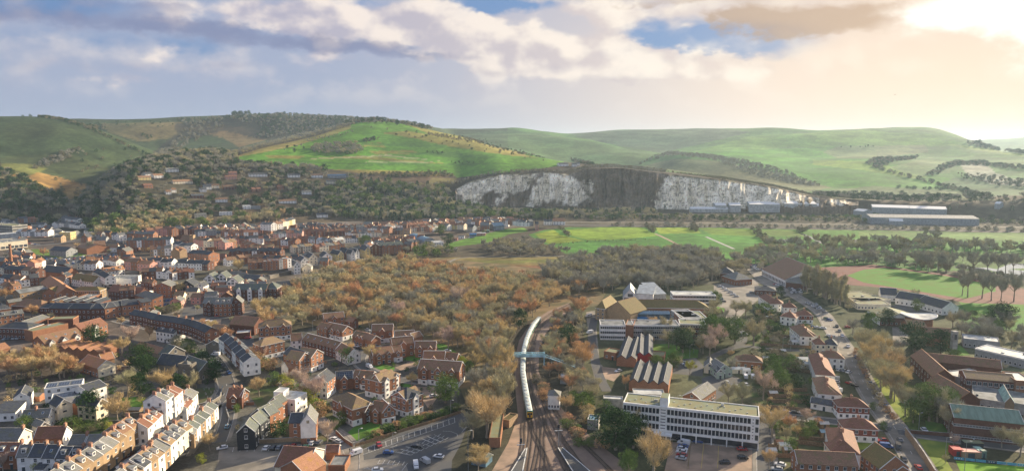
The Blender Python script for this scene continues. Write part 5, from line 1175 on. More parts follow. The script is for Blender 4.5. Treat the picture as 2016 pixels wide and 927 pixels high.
S('E3',1060,760,1250,900,11,5.4,'x',4.4,'brick','tile_moss',label='steep brown green roofed brick house with sunlit right slope at the bottom')
S('E4',-20,900,60,960,9,3,'x',3,'brick','tile_tan',label='sandy roofed house at the bottom right beside the alley',win=None)
# football ground
def box_thing(F,x,y,w,d,h,m_,label,cat,name,rz=0,roofm=None):
    p=G(*cv(F,x,y));r=thing(name,label,cat,p,rz);b=MB();b.box((-w/2,-d/2,0),(w/2,d/2,h),m_);b.obj('body',r)
    b=MB();b.box((-w/2-.08,-d/2-.08,h+.005),(w/2+.08,d/2+.08,h+.14),roofm or m_);b.obj('roof',r)
    b=MB();b.box((-w*.2,-d/2-.05,.1),(w*.15,-d/2-.005,min(2,h*.8)),'door_dark');b.obj('door',r);return r
box_thing('E4',700,760,3.6,4,2.6,'red','red shipping container beside the football pitch','container','shipping_container',-.1)
box_thing('E4',835,780,7,3.5,2.4,'brick_buff','low buff brick kiosk beside the red container','kiosk','kiosk',-.1,'pink')
box_thing('E4',925,770,2.5,4,2.6,'metal_green','dark green container behind the pitch hoardings','container','shipping_container',-.1,'copper')
box_thing('E4',965,790,1.8,1.8,2.8,'metal_green','round topped green tank beside the green container','tank','tank',-.1)
box_thing('E4',860,700,7,3,2.6,'frame_dark','dark clubhouse cabin with white lettering band behind the kiosk','cabin','cabin',-.12,'flat_green')
# ================================================================== sheets of ground: roads, yards, lawns, tracks
mat('asphalt',(.085,.088,.092),.9,.35,.12,c2=(.12,.115,.105),spec=.2)
mat('asphalt_pale',(.24,.215,.18),.9,.35,.1,c2=(.17,.155,.13))
mat('paving',(.34,.24,.17),.9,.3,.15,c2=(.24,.18,.13))
mat('lawn',(.075,.20,.03),.95,.35,.12,c2=(.11,.19,.035),spec=.1)
mat('rough_grass',(.22,.25,.045),.95,.35,.1,c2=(.14,.20,.04),spec=.1)
mat('pitch',(.16,.32,.03),.95,.2,.08,spec=.1)
mat('garden',(.10,.09,.05),.95,.5,.14,c2=(.07,.11,.035),spec=.1)
mat('heath',(.20,.14,.075),.95,.4,.06,c2=(.11,.10,.05),spec=.1)
mat('soil',(.17,.12,.08),.95,.4,.2)
mat('ballast',(.19,.135,.105),.95,.45,.25,c2=(.26,.19,.145))
mat('track_red',(.15,.05,.038),.9,.2,.1)
mat('paint',(.74,.73,.68),.8,.25,1.5)
mat('paint_yellow',(.62,.45,.12),.8,.25,1.5)
m_=mat('water',(.05,.06,.065),.06,.2,.2,spec=1.0)
mat('rail',(.12,.09,.07),.35,.3,.5,metal=.7);mat('sleeper',(.085,.068,.055),.9,.3,1)
SH={}
def sheet(name,F,pts,m,z=.02,world=None):
    P=world or [G(*cv(F,*p)) for p in pts]
    me=bpy.data.meshes.new(name);me.from_pydata([(p[0],p[1],z) for p in P],[],[tuple(range(len(P)))])
    if me.polygons[0].normal.z < 0: me.flip_normals()
    me.materials.append(MATS[m]);o=struct(link(name,me));return o
def smooth_path(P,step=6):
    P=[Vector((p[0],p[1],0)) for p in P];out=[]
    for i in range(len(P)-1):
        p0=P[max(0,i-1)];p1,p2=P[i],P[i+1];p3=P[min(len(P)-1,i+2)];k=max(1,int((p2-p1).length/step))
        for j in range(k):
            t=j/k;out.append(.5*((2*p1)+(p2-p0)*t+(2*p0-5*p1+4*p2-p3)*t*t+(3*p1-p0-3*p2+p3)*t**3))
    out.append(P[-1]);return out
def ribbon(name,P,w,m,z=.04,off=0,kind=True,mb=None):
    b=mb or MB();k0=None;pr=None
    for i,p in enumerate(P):
        t=(P[min(i+1,len(P)-1)]-P[max(0,i-1)]).normalized();n=Vector((-t.y,t.x,0));a,c=p+n*(off+w/2),p+n*(off-w/2)
        if pr: b.poly([(pr[0].x,pr[0].y,z),(pr[1].x,pr[1].y,z),(c.x,c.y,z),(a.x,a.y,z)],m)
        pr=(a,c)
    if mb: return b
    o=b.obj(name);return struct(o) if kind else o
ROADP=[]
def road(F,pts,w,m='asphalt',kerb=True,dash=False,z=.05,name='road'):
    P=smooth_path([G(*cv(F,*p)) for p in pts]);ROADP.append((P,w/2+2));ribbon(name,P,w,m,z)
    if kerb:
        b=MB()
        for s in (-1,1):
            pr=None
            for i,p in enumerate(P):
                t=(P[min(i+1,len(P)-1)]-P[max(0,i-1)]).normalized();n=Vector((-t.y,t.x,0))
                q=[p+n*s*(w/2+.0),p+n*s*(w/2+.25),p+n*s*(w/2+1.7)]
                if pr:
                    b.poly([(*pr[0].xy,z-.02),(*q[0].xy,z-.02),(*q[0].xy,.14),(*pr[0].xy,.14)],'concrete');b.poly([(*pr[0].xy,.14),(*q[0].xy,.14),(*q[1].xy,.14),(*pr[1].xy,.14)],'concrete')
                    b.poly([(*pr[1].xy,.14),(*q[1].xy,.14),(*q[2].xy,.14),(*pr[2].xy,.14)],'asphalt_pale')
                pr=q
        struct(b.obj('pavement'))
    if dash:
        b=MB()
        for i in range(0,len(P)-1,2):
            p,q=P[i],P[i+1];t=(q-p).normalized();n=Vector((-t.y,t.x,0))*.08
            b.poly([(*(p+n).xy,z+.01),(*(p-n).xy,z+.01),(*(p-n+t*3).xy,z+.01),(*(p+n+t*3).xy,z+.01)],'paint')
        struct(b.obj('road_marking'))
    return P
# yards and parks
for nm,F,pts,m,z in [
 ('town_yard','C2',[(420,300),(780,230),(960,280),(950,400),(700,760),(480,640)],'asphalt_pale',.018),
 ('parking_lot','P',[(432,880),(560,876),(690,882),(700,935),(425,935)],'asphalt_pale',.02),
 ('parking_lot','P',[(696,935),(712,884),(790,850),(880,820),(921,809),(922,830),(908,872),(890,905),(888,935)],'asphalt',.022),
 ('parking_lot','P',[(712,935),(716,905),(752,900),(800,915),(806,935)],'asphalt_pale',.03),
 ('parking_lot','A1',[(330,520),(480,500),(1080,460),(1110,540),(620,590),(380,570)],'asphalt',.02),
 ('parking_lot','B2',[(310,140),(680,130),(700,200),(600,260),(560,300),(310,260)],'asphalt_pale',.02),
 ('bus_yard','B2',[(640,140),(810,125),(850,300),(610,320)],'asphalt',.024),
 ('gravel_yard','B2',[(440,350),(1010,345),(1000,410),(620,410),(430,390)],'paving',.026),
 ('courtyard','B2',[(1030,500),(1339,500),(1339,640),(1100,620)],'asphalt',.024),
 ('parking_lot','E2',[(600,640),(1410,690),(1425,1000),(520,1000)],'paving',.02),
 ('parking_lot','E2',[(900,20),(1120,-60),(1300,40),(1020,250),(915,230)],'asphalt',.02),
 ('parking_lot','P',[(1405,560),(1490,548),(1500,585),(1480,600),(1440,640),(1408,625)],'asphalt_pale',.02),
 ('parking_lot','A5',[(480,570),(640,555),(700,660),(1010,740),(1020,840),(860,850),(600,700)],'asphalt_pale',.02),
 ('schoolyard','D4',[(250,215),(520,185),(720,235),(650,310),(420,270)],'asphalt',.02),
 ('schoolyard','D4',[(290,430),(480,420),(440,560),(340,720),(300,600)],'asphalt_pale',.02),
 ('workshop_yard','D1',[(1100,280),(1190,260),(1240,800),(1330,880),(1300,1000),(1200,1000),(1150,800)],'asphalt_pale',.02),
 ('gravel_yard','D2',[(170,830),(330,850),(370,900),(300,980),(180,940)],'paving',.022),
 ('service_yard','D2',[(840,780),(1130,740),(1210,820),(1200,930),(900,900)],'asphalt',.022),
 ('estate_yard','B3',[(1060,590),(1290,600),(1339,640),(1300,790),(1100,800),(1050,700)],'asphalt',.022),
 ('estate_yard','C4',[(560,110),(780,100),(800,200),(720,330),(660,240)],'paving',.022),
 ('estate_yard','B4',[(400,840),(620,750),(690,790),(560,840),(460,870)],'paving',.024),
 ('lawn','C3',[(960,600),(1080,490),(1180,455),(1330,430),(1330,560),(1190,640),(1060,665)],'lawn',.03),
 ('lawn','B4',[(140,820),(170,765),(400,840),(385,870),(250,860)],'lawn',.03),
 ('lawn','B4',[(480,760),(560,700),(670,700),(680,740),(600,780)],'lawn',.03),
 ('lawn','B4',[(810,600),(900,600),(1160,780),(1180,810),(1060,780),(860,680)],'lawn',.03),
 ('lawn','C4',[(440,60),(560,90),(600,130),(440,100)],'lawn',.03),
 ('lawn','C2',[(-20,210),(210,200),(180,320),(-10,330)],'lawn',.03),
 ('churchyard','B2',[(740,700),(960,740),(1010,930),(760,960)],'lawn',.028),
 ('churchyard','C2',[(700,120),(980,110),(950,230),(760,300)],'garden',.028),
 ('lawn','D2',[(590,610),(860,600),(1160,660),(1150,740),(820,760),(680,700)],'lawn',.03),
 ('lawn','D3',[(30,215),(140,240),(130,300),(40,310)],'lawn',.03),
 ('lawn','D3',[(260,810),(440,820),(430,890),(260,870)],'rough_grass',.03),
 ('lawn','E4',[(90,290),(300,320),(345,370),(280,440),(190,450)],'rough_grass',.03),
 ('lawn','E4',[(400,430),(640,480),(1100,580),(1300,600),(1100,610),(420,530)],'lawn',.03),
 ('grass_bank','E4',[(250,570),(640,615),(650,740),(600,800),(720,1000),(520,1000)],'rough_grass',.03),
 ('football_pitch','E4',[(700,822),(1368,885),(1700,915),(1700,1200),(820,1100)],'pitch',.03),
 ('lawn','E3',[(1080,60),(1230,0),(1487,160),(1487,450),(1370,430)],'rough_grass',.028),
 ('lawn','E3',[(990,640),(1220,610),(1230,700),(1010,720)],'rough_grass',.028),
 ('lawn','D4',[(930,600),(990,620),(1080,710),(900,730)],'lawn',.03),
 ('school_field','D4',[(960,170),(1900,190),(1900,420),(1500,380),(1100,330)],'lawn',.024),
 ('running_track','P',[(1585,536),(1620,526),(1720,521),(1860,539),(1985,560),(2060,580),(2060,600),(1900,596),(1760,568),(1640,558)],'track_red',.03),
 ('track_infield','P',[(1668,542),(1700,531),(1740,527),(1860,543),(1960,561),(1960,574),(1900,588),(1800,572),(1700,556)],'lawn',.045),
 ('running_track','P',[(1925,583),(1950,574),(2040,578),(2040,596),(1930,592)],'track_red',.05),
 ('water_meadow_pool','P',[(1962,530),(1990,518),(2030,520),(2030,527),(1985,530),(2030,534),(2030,547),(1988,546),(1975,538),(1940,530),(1880,527),(1880,525),(1945,527)],'water',.05),
 ('water_meadow_pool','A5',[(790,335),(960,325),(1010,370),(980,382),(940,350),(830,345)],'water',.05),
 ('water_meadow_pool','A5',[(1350,340),(1560,330),(1600,345),(1560,350),(1600,390),(1500,388),(1520,360),(1400,350)],'water',.05),
 ('water_meadow_pool','A6',[(40,355),(150,335),(270,375),(180,362),(130,395),(20,398),(90,370)],'water',.05),
 ('water_meadow_pool','A5',[(620,312),(670,316),(700,335),(680,338),(650,320)],'water',.05),
 ('trackbed','P',[(1115,598),(1155,583),(1160,590),(1098,628),(1075,655),(1062,685),(1060,730),(1075,765),(1120,820),(1175,870),(1260,935),(985,935),(1014,860),(1020,820),(1014,760),(1012,710),(1022,670),(1045,635),(1080,612)],'ballast',.02),
 ('station_yard','E1',[(380,430),(500,430),(495,690),(400,960),(120,960),(300,650)],'paving',.03),
 ('woodland_floor','P',[(500,600),(640,530),(800,500),(1210,545),(1180,600),(1000,640),(1000,800),(920,800),(880,700),(620,640)],'heath',.016),
 ('gardens','E3',[(0,60),(560,60),(560,330),(0,330)],'garden',.02),
 ('gardens','E3',[(130,420),(880,440),(720,800),(140,960)],'garden',.02),
 ('gardens','D3',[(440,230),(760,330),(1000,640),(300,640),(480,480)],'garden',.018),
 ('gardens','C1',[(400,400),(1290,400),(1290,560),(520,570)],'garden',.018),
 ('gardens','C3',[(0,100),(300,40),(700,200),(960,420),(900,640),(430,620),(250,480)],'garden',.016),
]: sheet(nm,F,pts,m,z)
MR=road('P',[(1500,555),(1545,572),(1585,594),(1619,618),(1637,645),(1657,676),(1677,708),(1702,755),(1733,805),(1768,850),(1800,900),(1830,950)],8,'asphalt_pale',dash=True)
road('P',[(1768,850),(1830,858),(1900,868),(2030,885)],6,z=.06)
road('P',[(1480,815),(1560,820),(1640,829),(1710,836),(1755,845)],5.5,z=.062)
road('P',[(1508,935),(1505,880),(1500,830),(1493,815)],6,z=.055)
road('P',[(1395,705),(1454,682),(1520,687),(1604,692),(1660,700)],5,z=.058,kerb=False)
road('P',[(1454,682),(1462,665),(1455,640),(1440,620)],6,z=.056,kerb=False)
road('P',[(345,900),(368,862),(398,815),(428,788),(446,768),(441,740),(425,712),(402,690),(385,676)],7.5,dash=True)
road('P',[(440,775),(449,800),(446,830),(432,870)],5,z=.057)
road('P',[(385,676),(330,655),(270,640),(230,630)],6,z=.058)
road('P',[(735,650),(722,668),(716,690),(708,712),(735,733),(790,748),(850,752)],6,z=.058)
road('P',[(690,935),(692,890),(672,862),(640,840),(600,805),(575,770),(560,750)],5.5,'asphalt_pale',z=.054)
road('P',[(330,632),(400,630),(450,622),(510,612),(560,590)],7,z=.053)
road('P',[(-20,508),(60,502),(130,512),(240,505),(300,520)],9,z=.053,kerb=False)
road('P',[(-20,480),(40,485),(110,480),(160,470)],10,z=.051,kerb=False)
road('P',[(1170,625),(1165,660),(1170,700),(1180,740),(1195,770)],5,z=.06,kerb=False)
ribbon('valley_road',smooth_path([G(1090,442),G(1250,445),G(1500,448),G(1800,452),G(2050,458)],30),11,'asphalt',.05)
ribbon('valley_road',smooth_path([G(1090,437),G(1300,438),G(1600,441),G(2050,448)],30),7,'asphalt_pale',.05)
ribbon('footpath',smooth_path([G(830,525),G(875,519),G(905,508),G(960,506),G(1040,505),G(1110,504)],8),3.5,'asphalt_pale',.05)
ribbon('footpath',smooth_path([G(1290,460),G(1320,474),G(1345,488)],8),4,'paving',.05)
ribbon('footpath',smooth_path([G(1390,466),G(1415,477),G(1445,490)],8),4,'concrete',.05)
ribbon('water_channel',smooth_path([G(1575,459),G(1600,469),G(1635,487)],8),5,'water',.05)
# parking bays
b=MB()
def line(F,x1,y1,x2,y2,w=.14,m='paint',z=.075,wp_=None):
    p,q=(G(*cv(F,x1,y1)),G(*cv(F,x2,y2))) if wp_ is None else wp_;t=(q-p).normalized();n=Vector((-t.y,t.x,0))*w/2
    b.poly([(*(p+n).xy,z),(*(p-n).xy,z),(*(q-n).xy,z),(*(q+n).xy,z)],m)
for i in range(17):
    t=i/16;x,y=70+t*(965-70),715+t*(405-715);line('C4',x,y,x+5,y+48)
line('C4',70,715,965,405);line('C4',75,763,970,453)
for i in range(7): line('C4',385+i*52,740-i*26+0,530+i*50,770-i*22)
for i in range(8):
    t=i/7;x0,y0=395+t*370,735-t*165;x1,y1=545+t*330,770-t*150;line('C4',x0,y0,x1,y1)
    for k in (.33,.66,1): line('C4',x0+(x1-x0)*k,y0+(y1-y0)*k,x0+(x1-x0)*k+30,y0+(y1-y0)*k-22)
for i in range(6): line('C4',215+i*48,855+i*3,240+i*48,812+i*4)
for (x0,y0,x1,y1) in ((215,852,400,862),(340,698,410,672),(450,925,505,850),(850,535,930,540),(930,540,990,562),(990,562,995,585),(1035,550,1090,485),(80,900,190,915),(110,890,140,905)): line('C4',x0,y0,x1,y1)
for i in range(9): line('E2',790+0*i,640,765,900) if i == 0 else None
for xa,xb in ((790,765),(920,895),(1065,1055)): line('E2',xa,650,xb,900,.18,'paint_yellow')
for i in range(8): line('E2',925+i*2,40+i*26,950+i*2,45+i*26)
for i in range(10): line('C3',30+i*70-140,740+i*-2,40+i*70-140,695,.14,'paint')
struct(b.obj('parking_marking'))
# ================================================================== railway
TR=[[(1150,587),(1110,604),(1085,617),(1062,634),(1050,648),(1040,668),(1033,690),(1030,715),(1029,740),(1033,770),(1038,800),(1043,825),(1045,850),(1042,880),(1035,930)],
      [(1156,589),(1114,607),(1091,621),(1070,638),(1058,654),(1049,674),(1043,696),(1040,720),(1041,745),(1047,775),(1054,805),(1060,835),(1061,865),(1056,900),(1048,935)],
      [(1058,654),(1051,676),(1048,700),(1049,722),(1054,747),(1063,772),(1074,800),(1088,830),(1106,862),(1128,893),(1158,935)],
      [(1049,722),(1058,747),(1070,770),(1086,798),(1106,828),(1132,858),(1165,890),(1206,930)],
      [(1041,745),(1050,780),(1064,815),(1080,850),(1096,885),(1118,930)],
      [(1043,825),(1050,850),(1064,880),(1076,905),(1084,935)],
      [(1074,800),(1072,830),(1068,862),(1070,900),(1066,935)],
      [(1038,800),(1030,840),(1030,870),(1020,930)]]
TLB=['curving track that carries the train','second track running beside the train','third track bending right towards the right platform','outermost track on the right of the junction','crossing track through the middle of the junction','short connecting track just below the train','straight inner track in the junction centre','siding on the left of the junction by the yard']
b3=MB();b3.box((-1.25,-.13,0),(1.25,.13,.12),'sleeper')
TPATH=[]
for k,t in enumerate(TR):
    P=smooth_path([G(*p) for p in t],4);TPATH.append(P)
    r=thing('railway_track',TLB[k],'railway track',P[len(P)//2],0,'tracks of the railway junction');o0=P[len(P)//2]
    for s in (-1,1):
        b2=MB();pr=None
        for i,p in enumerate(P):
            tt=(P[min(i+1,len(P)-1)]-P[max(0,i-1)]).normalized();n=Vector((-tt.y,tt.x,0));q=p+n*s*.74-o0;z0,z1=.16+k*.004,.33+k*.004;w=n*.06
            if pr is not None:
                b2.poly([(*(pr+w).xy,z1),(*(pr-w).xy,z1),(*(q-w).xy,z1),(*(q+w).xy,z1)][::-1],'rail')
                b2.poly([(*(pr+w).xy,z0),(*(pr+w).xy,z1),(*(q+w).xy,z1),(*(q+w).xy,z0)],'rail');b2.poly([(*(pr-w).xy,z1),(*(pr-w).xy,z0),(*(q-w).xy,z0),(*(q-w).xy,z1)],'rail')
            pr=q
        b2.obj('rail',r)
    b2=MB()
    fine=smooth_path([G(*p) for p in t],.8)
    for i in range(0,len(fine)-1):
        p=fine[i]-o0;tt=(fine[i+1]-fine[i]).normalized();n=Vector((-tt.y,tt.x,0))*1.25;tt=tt*.12;z=.15+k*.004
        b2.poly([(*(p+n-tt).xy,z),(*(p-n-tt).xy,z),(*(p-n+tt).xy,z),(*(p+n+tt).xy,z)][::-1],'sleeper')
    so_=b2.obj('sleepers',r);so_['kind']='stuff'
# train
def along(P,s0):
    d=0
    for i in range(len(P)-1):
        l=(P[i+1]-P[i]).length
        if d+l >= s0: return P[i].lerp(P[i+1],(s0-d)/l),(P[i+1]-P[i]).normalized()
        d += l
    return P[-1],(P[-1]-P[-2]).normalized()
def arclen_to(P,target):
    d=0;best=(1e9,0)
    for i in range(len(P)-1):
        l=(P[i]-target).length
        if l < best[0]: best=(l,d)
        d += (P[i+1]-P[i]).length
    return best[1]
mat('train_white',(.52,.60,.57),.45,.15,.3,spec=.5);mat('train_green',(.05,.22,.13),.4,.15);mat('train_yellow',(.75,.42,.03),.45,.1)
P=TPATH[0];s1=arclen_to(P,G(1043,826));s0=arclen_to(P,G(1063,636));nC=max(6,round((s1-s0)/20.3));cl=(s1-s0)/nC
front,fd=along(P,s1)
tr=thing('passenger_train','long pale roofed passenger train with yellow nose curving under the footbridge','train',(front.x,front.y,0))
for i in range(nC):
    a_,_=along(P,s1-cl*i);c_,_=along(P,s1-cl*(i+1)+.6);d_=(a_-c_);L=d_.length;mid_=(a_+c_)/2-front;rz=math.atan2(d_.y,d_.x);w=1.4
    prof=[(-w,1.0),(-w,3.0),(-w*.93,3.45),(-w*.6,3.78),(0,3.88),(w*.6,3.78),(w*.93,3.45),(w,3.0),(w,1.0)]
    m=MB();X0,X1=-L/2,L/2
    nose=(i == 0)
    for j in range(len(prof)-1):
        (y0,z0),(y1,z1)=prof[j],prof[j+1]
        m.poly([(X0,y0,z0),(X1,y0,z0),(X1,y1,z1),(X0,y1,z1)][::-1],'train_white')
    for xx in (X0,X1): m.poly([(xx,y,z) for y,z in prof],'train_white')
    m.box((X0+.2,-w+.15,.45),(X1-.2,w-.15,1.0),'frame_dark')
    co=m.obj('carriage',tr);co.location=(mid_.x,mid_.y,.3);co.rotation_euler=(0,0,rz)
    m=MB();m.box((X0+.3,-w-.02,1.05),(X1-.3,-w,1.5),'train_green');m.box((X0+.3,w,1.05),(X1-.3,w+.02,1.5),'train_green');m.obj('livery_band',co)
    for s in (-1,1):
        for j in range(6):
            x=X0+1.5+(L-3)*(j+.5)/6;m=MB();m.box((x-(L-3)/13,min(s*w,s*(w+.03)),1.75),(x+(L-3)/13,max(s*w,s*(w+.03)),2.7),'glass');m.obj('window',co)
    for j in range(4):
        x=X0+L*(j+.5)/4;m=MB();m.box((x-1.1,-.45,3.84),(x+1.1,.45,4.05),'flat_pale');m.obj('roof_unit',co)
    for x in (X0+3,X1-3):
        m=MB();m.box((x-1.3,-1,.1),(x+1.3,1,.5),'frame_dark');m.obj('bogie',co)
    if i < nC-1:
        m=MB();m.box((X0-.7,-1.0,1.0),(X0+.05,1.0,3.4),'frame_dark');m.obj('gangway',co)
    if nose:
        m=MB();m.box((X1-.02,-1.25,.7),(X1+.35,1.25,3.2),'train_yellow');m.box((X1-.3,-1.38,.55),(X1+.2,1.38,1.0),'train_green');m.obj('nose',co)
        m=MB();m.box((X1+.33,-1.05,1.9),(X1+.4,-.4,2.75),'glass');m.box((X1+.33,.4,1.9),(X1+.4,1.05,2.75),'glass');m.obj('windscreen',co)
        m=MB();m.box((X1+.33,-.32,.9),(X1+.44,.32,2.8),'frame_dark');m.obj('gangway_door',co)
        m=MB();m.box((X1-1.2,-1.3,3.0),(X1+.25,1.3,3.6),'train_green');m.obj('cab_roof',co)
# footbridge
fa,fb=G(*cv('D1',335,715),6.0),G(*cv('D1',685,715),6.0);fd_=(fb-fa);FL=fd_.length;fr_=math.atan2(fd_.y,fd_.x);mid_=(fa+fb)/2
mat('bridge_blue',(.42,.68,.78),.55,.3,.5)
fbr=thing('railway_footbridge','pale blue lattice footbridge crossing above the train','footbridge',(mid_.x,mid_.y,0),fr_)
m=MB();m.box((-FL/2,-1.4,5.2),(FL/2,1.4,5.5),'concrete');m.obj('deck',fbr)
for s in (-1,1):
    m=MB();y=s*1.4
    for zz in (5.4,7.1): m.box((-FL/2,y-.1,zz),(FL/2,y+.1,zz+.22),'bridge_blue')
    n=16
    for i in range(n):
        x0,x1=-FL/2+FL*i/n,-FL/2+FL*(i+1)/n;m.tube((x0,y,5.5),(x0,y,7.2),.08,.08,'bridge_blue',4);m.tube((x0,y,5.5),(x1,y,7.2),.06,.06,'bridge_blue',4);m.tube((x0,y,7.2),(x1,y,5.5),.06,.06,'bridge_blue',4)
    m.box((-FL/2,y-.03,5.6),(FL/2,y+.03,6.6),'bridge_blue');m.obj('lattice_side',fbr)
for x in (-FL/2+.5,FL/2-.5):
    for y in (-1.2,1.2): m=MB();m.box((x-.25,y-.25,0),(x+.25,y+.25,7.6),'bridge_blue');m.obj('leg',fbr)
m=MB();m.slab([(FL/2,-1,5.4),(FL/2+20,-9,.6),(FL/2+20,-7.4,.6),(FL/2,.6,5.4)],.3,'metal_blue')
for sy in (0,1.6): m.tube((FL/2,-1+sy,6.4),(FL/2+20,-9+sy,1.6),.07,.07,'bridge_blue',4)
for k in range(1,6): x=FL/2+20*k/6;y=-1-8*k/6+.8;z=5.4-4.8*k/6;m.tube((x,y,0),(x,y,z),.12,.12,'bridge_blue',4)
m.obj('stair_ramp',fbr)
# station bits
S('E1',112,610,222,612,26,3.6,'flat',wall='brick',rf='flat_green',label='long flat roofed brick relay building left of the tracks',cat='relay building',name='relay_building',win=None,ends=False)
S('E1',235,425,310,440,8,3,'flat',wall='brick_buff',rf='tile_moss',label='small mossy flat roofed hut behind the brick relay building',cat='hut',name='hut',win=None)
sb=S('E1',688,190,800,196,6,6.5,'hip',1.8,'white','slate_grey',label='wooden signal box with grey hipped roof right of the tracks',cat='signal box',name='signal_box',win=(4,1),wsz=(1.0,1.2),fr='frame',stories=2)
S('E1',808,20,925,25,6,3,'flat',wall='metal_grey',rf='flat_pale',label='pale roofed equipment cabin behind the signal box',cat='cabin',name='equipment_cabin',win=None)
S('E1',1072,430,1180,440,6,4,'flat',wall='concrete',rf='metal_blue',label='concrete hut with blue grey flat roof left of the big evergreen',cat='hut',name='hut',win=None)
S('E1',80,830,145,770,6,2.4,'x',.6,'metal_blue','slate_green',label='blue sided shed beside the station yard fence',cat='shed',name='shed',win=None)
S('D1',685,530,738,535,4,3.2,'flat',wall='metal_green',rf='pale_green',label='pale green trackside cabinet hut in the trees',cat='cabinet',name='equipment_cabin',win=None)
def platform(pts,label):
    W_=[G(*cv('E1',*p),.9) for p in pts];c_=sum(W_,Vector())/len(W_);c_.z=0
    r=thing('station_platform',label,'platform',c_);m=MB();Q=[(p.x-c_.x,p.y-c_.y,.9) for p in W_];ar=sum(Q[i][0]*Q[(i+1) % len(Q)][1]-Q[(i+1) % len(Q)][0]*Q[i][1] for i in range(len(Q)))
    if ar < 0: Q=Q[::-1]
    m.slab(Q,.9,'asphalt');m.obj('deck',r)
    for i in range(len(Q)):
        a,c=Vector(Q[i]),Vector(Q[(i+1) % len(Q)])
        if (a-c).length > 12:
            t=(c-a).normalized();n=Vector((-t.y,t.x,0));m=MB();m.poly([tuple(a+n*.15+Vector((0,0,.006))),tuple(a+n*.5+Vector((0,0,.006))),tuple(c+n*.5+Vector((0,0,.006))),tuple(c+n*.15+Vector((0,0,.006)))][::-1],'paint');m.obj('edge_line',r)
platform([(780,695),(835,690),(1150,960),(945,960)],'right hand platform with white edges narrowing to a point')
platform([(460,700),(492,695),(442,960),(300,960)],'left hand platform end beside the station yard')
# ================================================================== masts, lamps, walls, cars
def mast(F,x,y,h,label,name='lamp_post',arm=1.2,group=None,r=.12,fat=False):
    p=G(*cv(F,x,y));o=thing(name,label,'lamp post' if name == 'lamp_post' else 'mast',p,random.uniform(-.6,.6),group)
    m=MB();m.tube((0,0,0),(0,0,h),r,r*.6,'steel',6);m.obj('pole',o)
    m=MB();m.tube((0,0,h),(arm,0,h+.25),.06,.05,'steel',5);m.obj('arm',o)
    m=MB();m.box((arm-.3,-.16,h+.15),(arm+.45,.16,h+.34),'flat_pale');m.obj('lamp_head',o)
for i,(F,x,y,h,lb) in enumerate([('C4',1100,935,16,'tall pale mast in the scrub right of the car park'),('C4',366,740,8,'lamp post in the middle of the large car park'),('C4',32,655,6,'lamp post at the corner of the estate lawn'),
    ('C4',930,380,7,'lamp post on the hedge bank above the car park'),('C3',1125,650,6,'lamp post by the estate wall'),('C3',10,700,7,'lamp post left of the parked white car row'),('C2',1200,700,7,'lamp post in front of the black boarded gable'),
    ('B4',152,830,7,'lamp post beside the triangular lawn'),('B3',1290,800,7,'lamp post by the white estate van'),('B3',700,470,7,'lamp post behind the dark roofed terrace'),('E4',785,935,12,'floodlight pole at the football pitch corner'),
    ('E4',1350,580,12,'tall pale pole right of the green roofed sports hall'),('E4',1110,110,8,'lamp post before the tall windowed school block'),('E4',340,520,7,'lamp post at the crossroads'),('E4',600,790,8,'pale pole on the pitch side bank'),
    ('E2',660,290,5,'pole on the office roof edge'),('E2',945,210,7,'lamp post at the office side car park'),('D3',1115,380,8,'lamp post on the main road bend'),('D3',1288,620,8,'lamp post by the junction pair'),('D3',725,670,8,'telegraph pole on the garden path'),
    ('D3',805,680,8,'second telegraph pole on the garden path'),('D2',1110,690,7,'lamp post on the college lawn'),('D2',1070,735,7,'lamp post at the lawn path'),('D2',855,640,6,'lamp post left of the dark college evergreen'),('B2',748,300,7,'lamp post in the bus yard'),
    ('A1',165,600,12,'pale mast right of the brick chimney'),('A1',85,680,14,'thin mast at the left edge of town'),('A4',712,165,14,'tall lamp by the valley road, farther left'),('A4',1485,150,14,'tall lamp by the valley road, right'),('E1',660,330,5,'white topped signal right of the tracks')]):
    mast(F,x,y,h,lb)
def gantry(F,x,y,label):
    p=G(*cv(F,x,y));o=thing('signal_mast',label,'signal',p,.2);m=MB();m.tube((0,0,0),(0,0,9),.16,.12,'steel',6);m.obj('pole',o)
    m=MB();m.box((-1.6,-.3,6.8),(1.6,.3,7.0),'steel');m.box((-1.6,-.3,7.9),(1.6,-.25,8.0),'steel');m.obj('platform',o)
    m=MB();m.box((-.4,-.2,7.4),(.4,.2,9.4),'frame_dark');m.obj('signal_head',o)
    m=MB();m.tube((.5,.3,0),(.5,.3,7),.05,.05,'steel',4);m.tube((.9,.3,0),(.9,.3,7),.05,.05,'steel',4);m.obj('ladder',o)
gantry('E1',425,835,'signal mast with platform on the left of the junction');gantry('E1',790,690,'signal mast at the tip of the right platform')
def wall_line(F,pts,h,w,m_,label,cat='wall',name='garden_wall',posts=False,z=0,group=None):
    P=[G(*cv(F,*p)) for p in pts];c_=P[0];r=thing(name,label,cat,c_,0,group)
    for i in range(len(P)-1):
        a,b_=P[i]-c_,P[i+1]-c_;t=(b_-a).normalized();n=Vector((-t.y,t.x,0))*w/2;m=MB()
        q=[a+n,a-n,b_-n,b_+n];q=[(v.x,v.y,h) for v in q]
        m.slab(q,h,m_);
        if not posts: m.slab([((v[0]-a.x)*1.0+a.x,v[1],h+.1) for v in q],.095,'concrete')
        m.obj('panel' if posts else 'wall_section',r)
        if posts:
            L=(b_-a).length;k=max(1,int(L/2.4))
            for j in range(k+1):
                p=a+(b_-a)*j/k;m=MB();m.box((p.x-.07,p.y-.07,0),(p.x+.07,p.y+.07,h+.15),'wood');m.obj('post',r)
wall_line('E4',[(210,570),(300,690),(390,820),(500,1000)],3.2,.5,'brick_buff','high old wall between the alley and the grass bank')
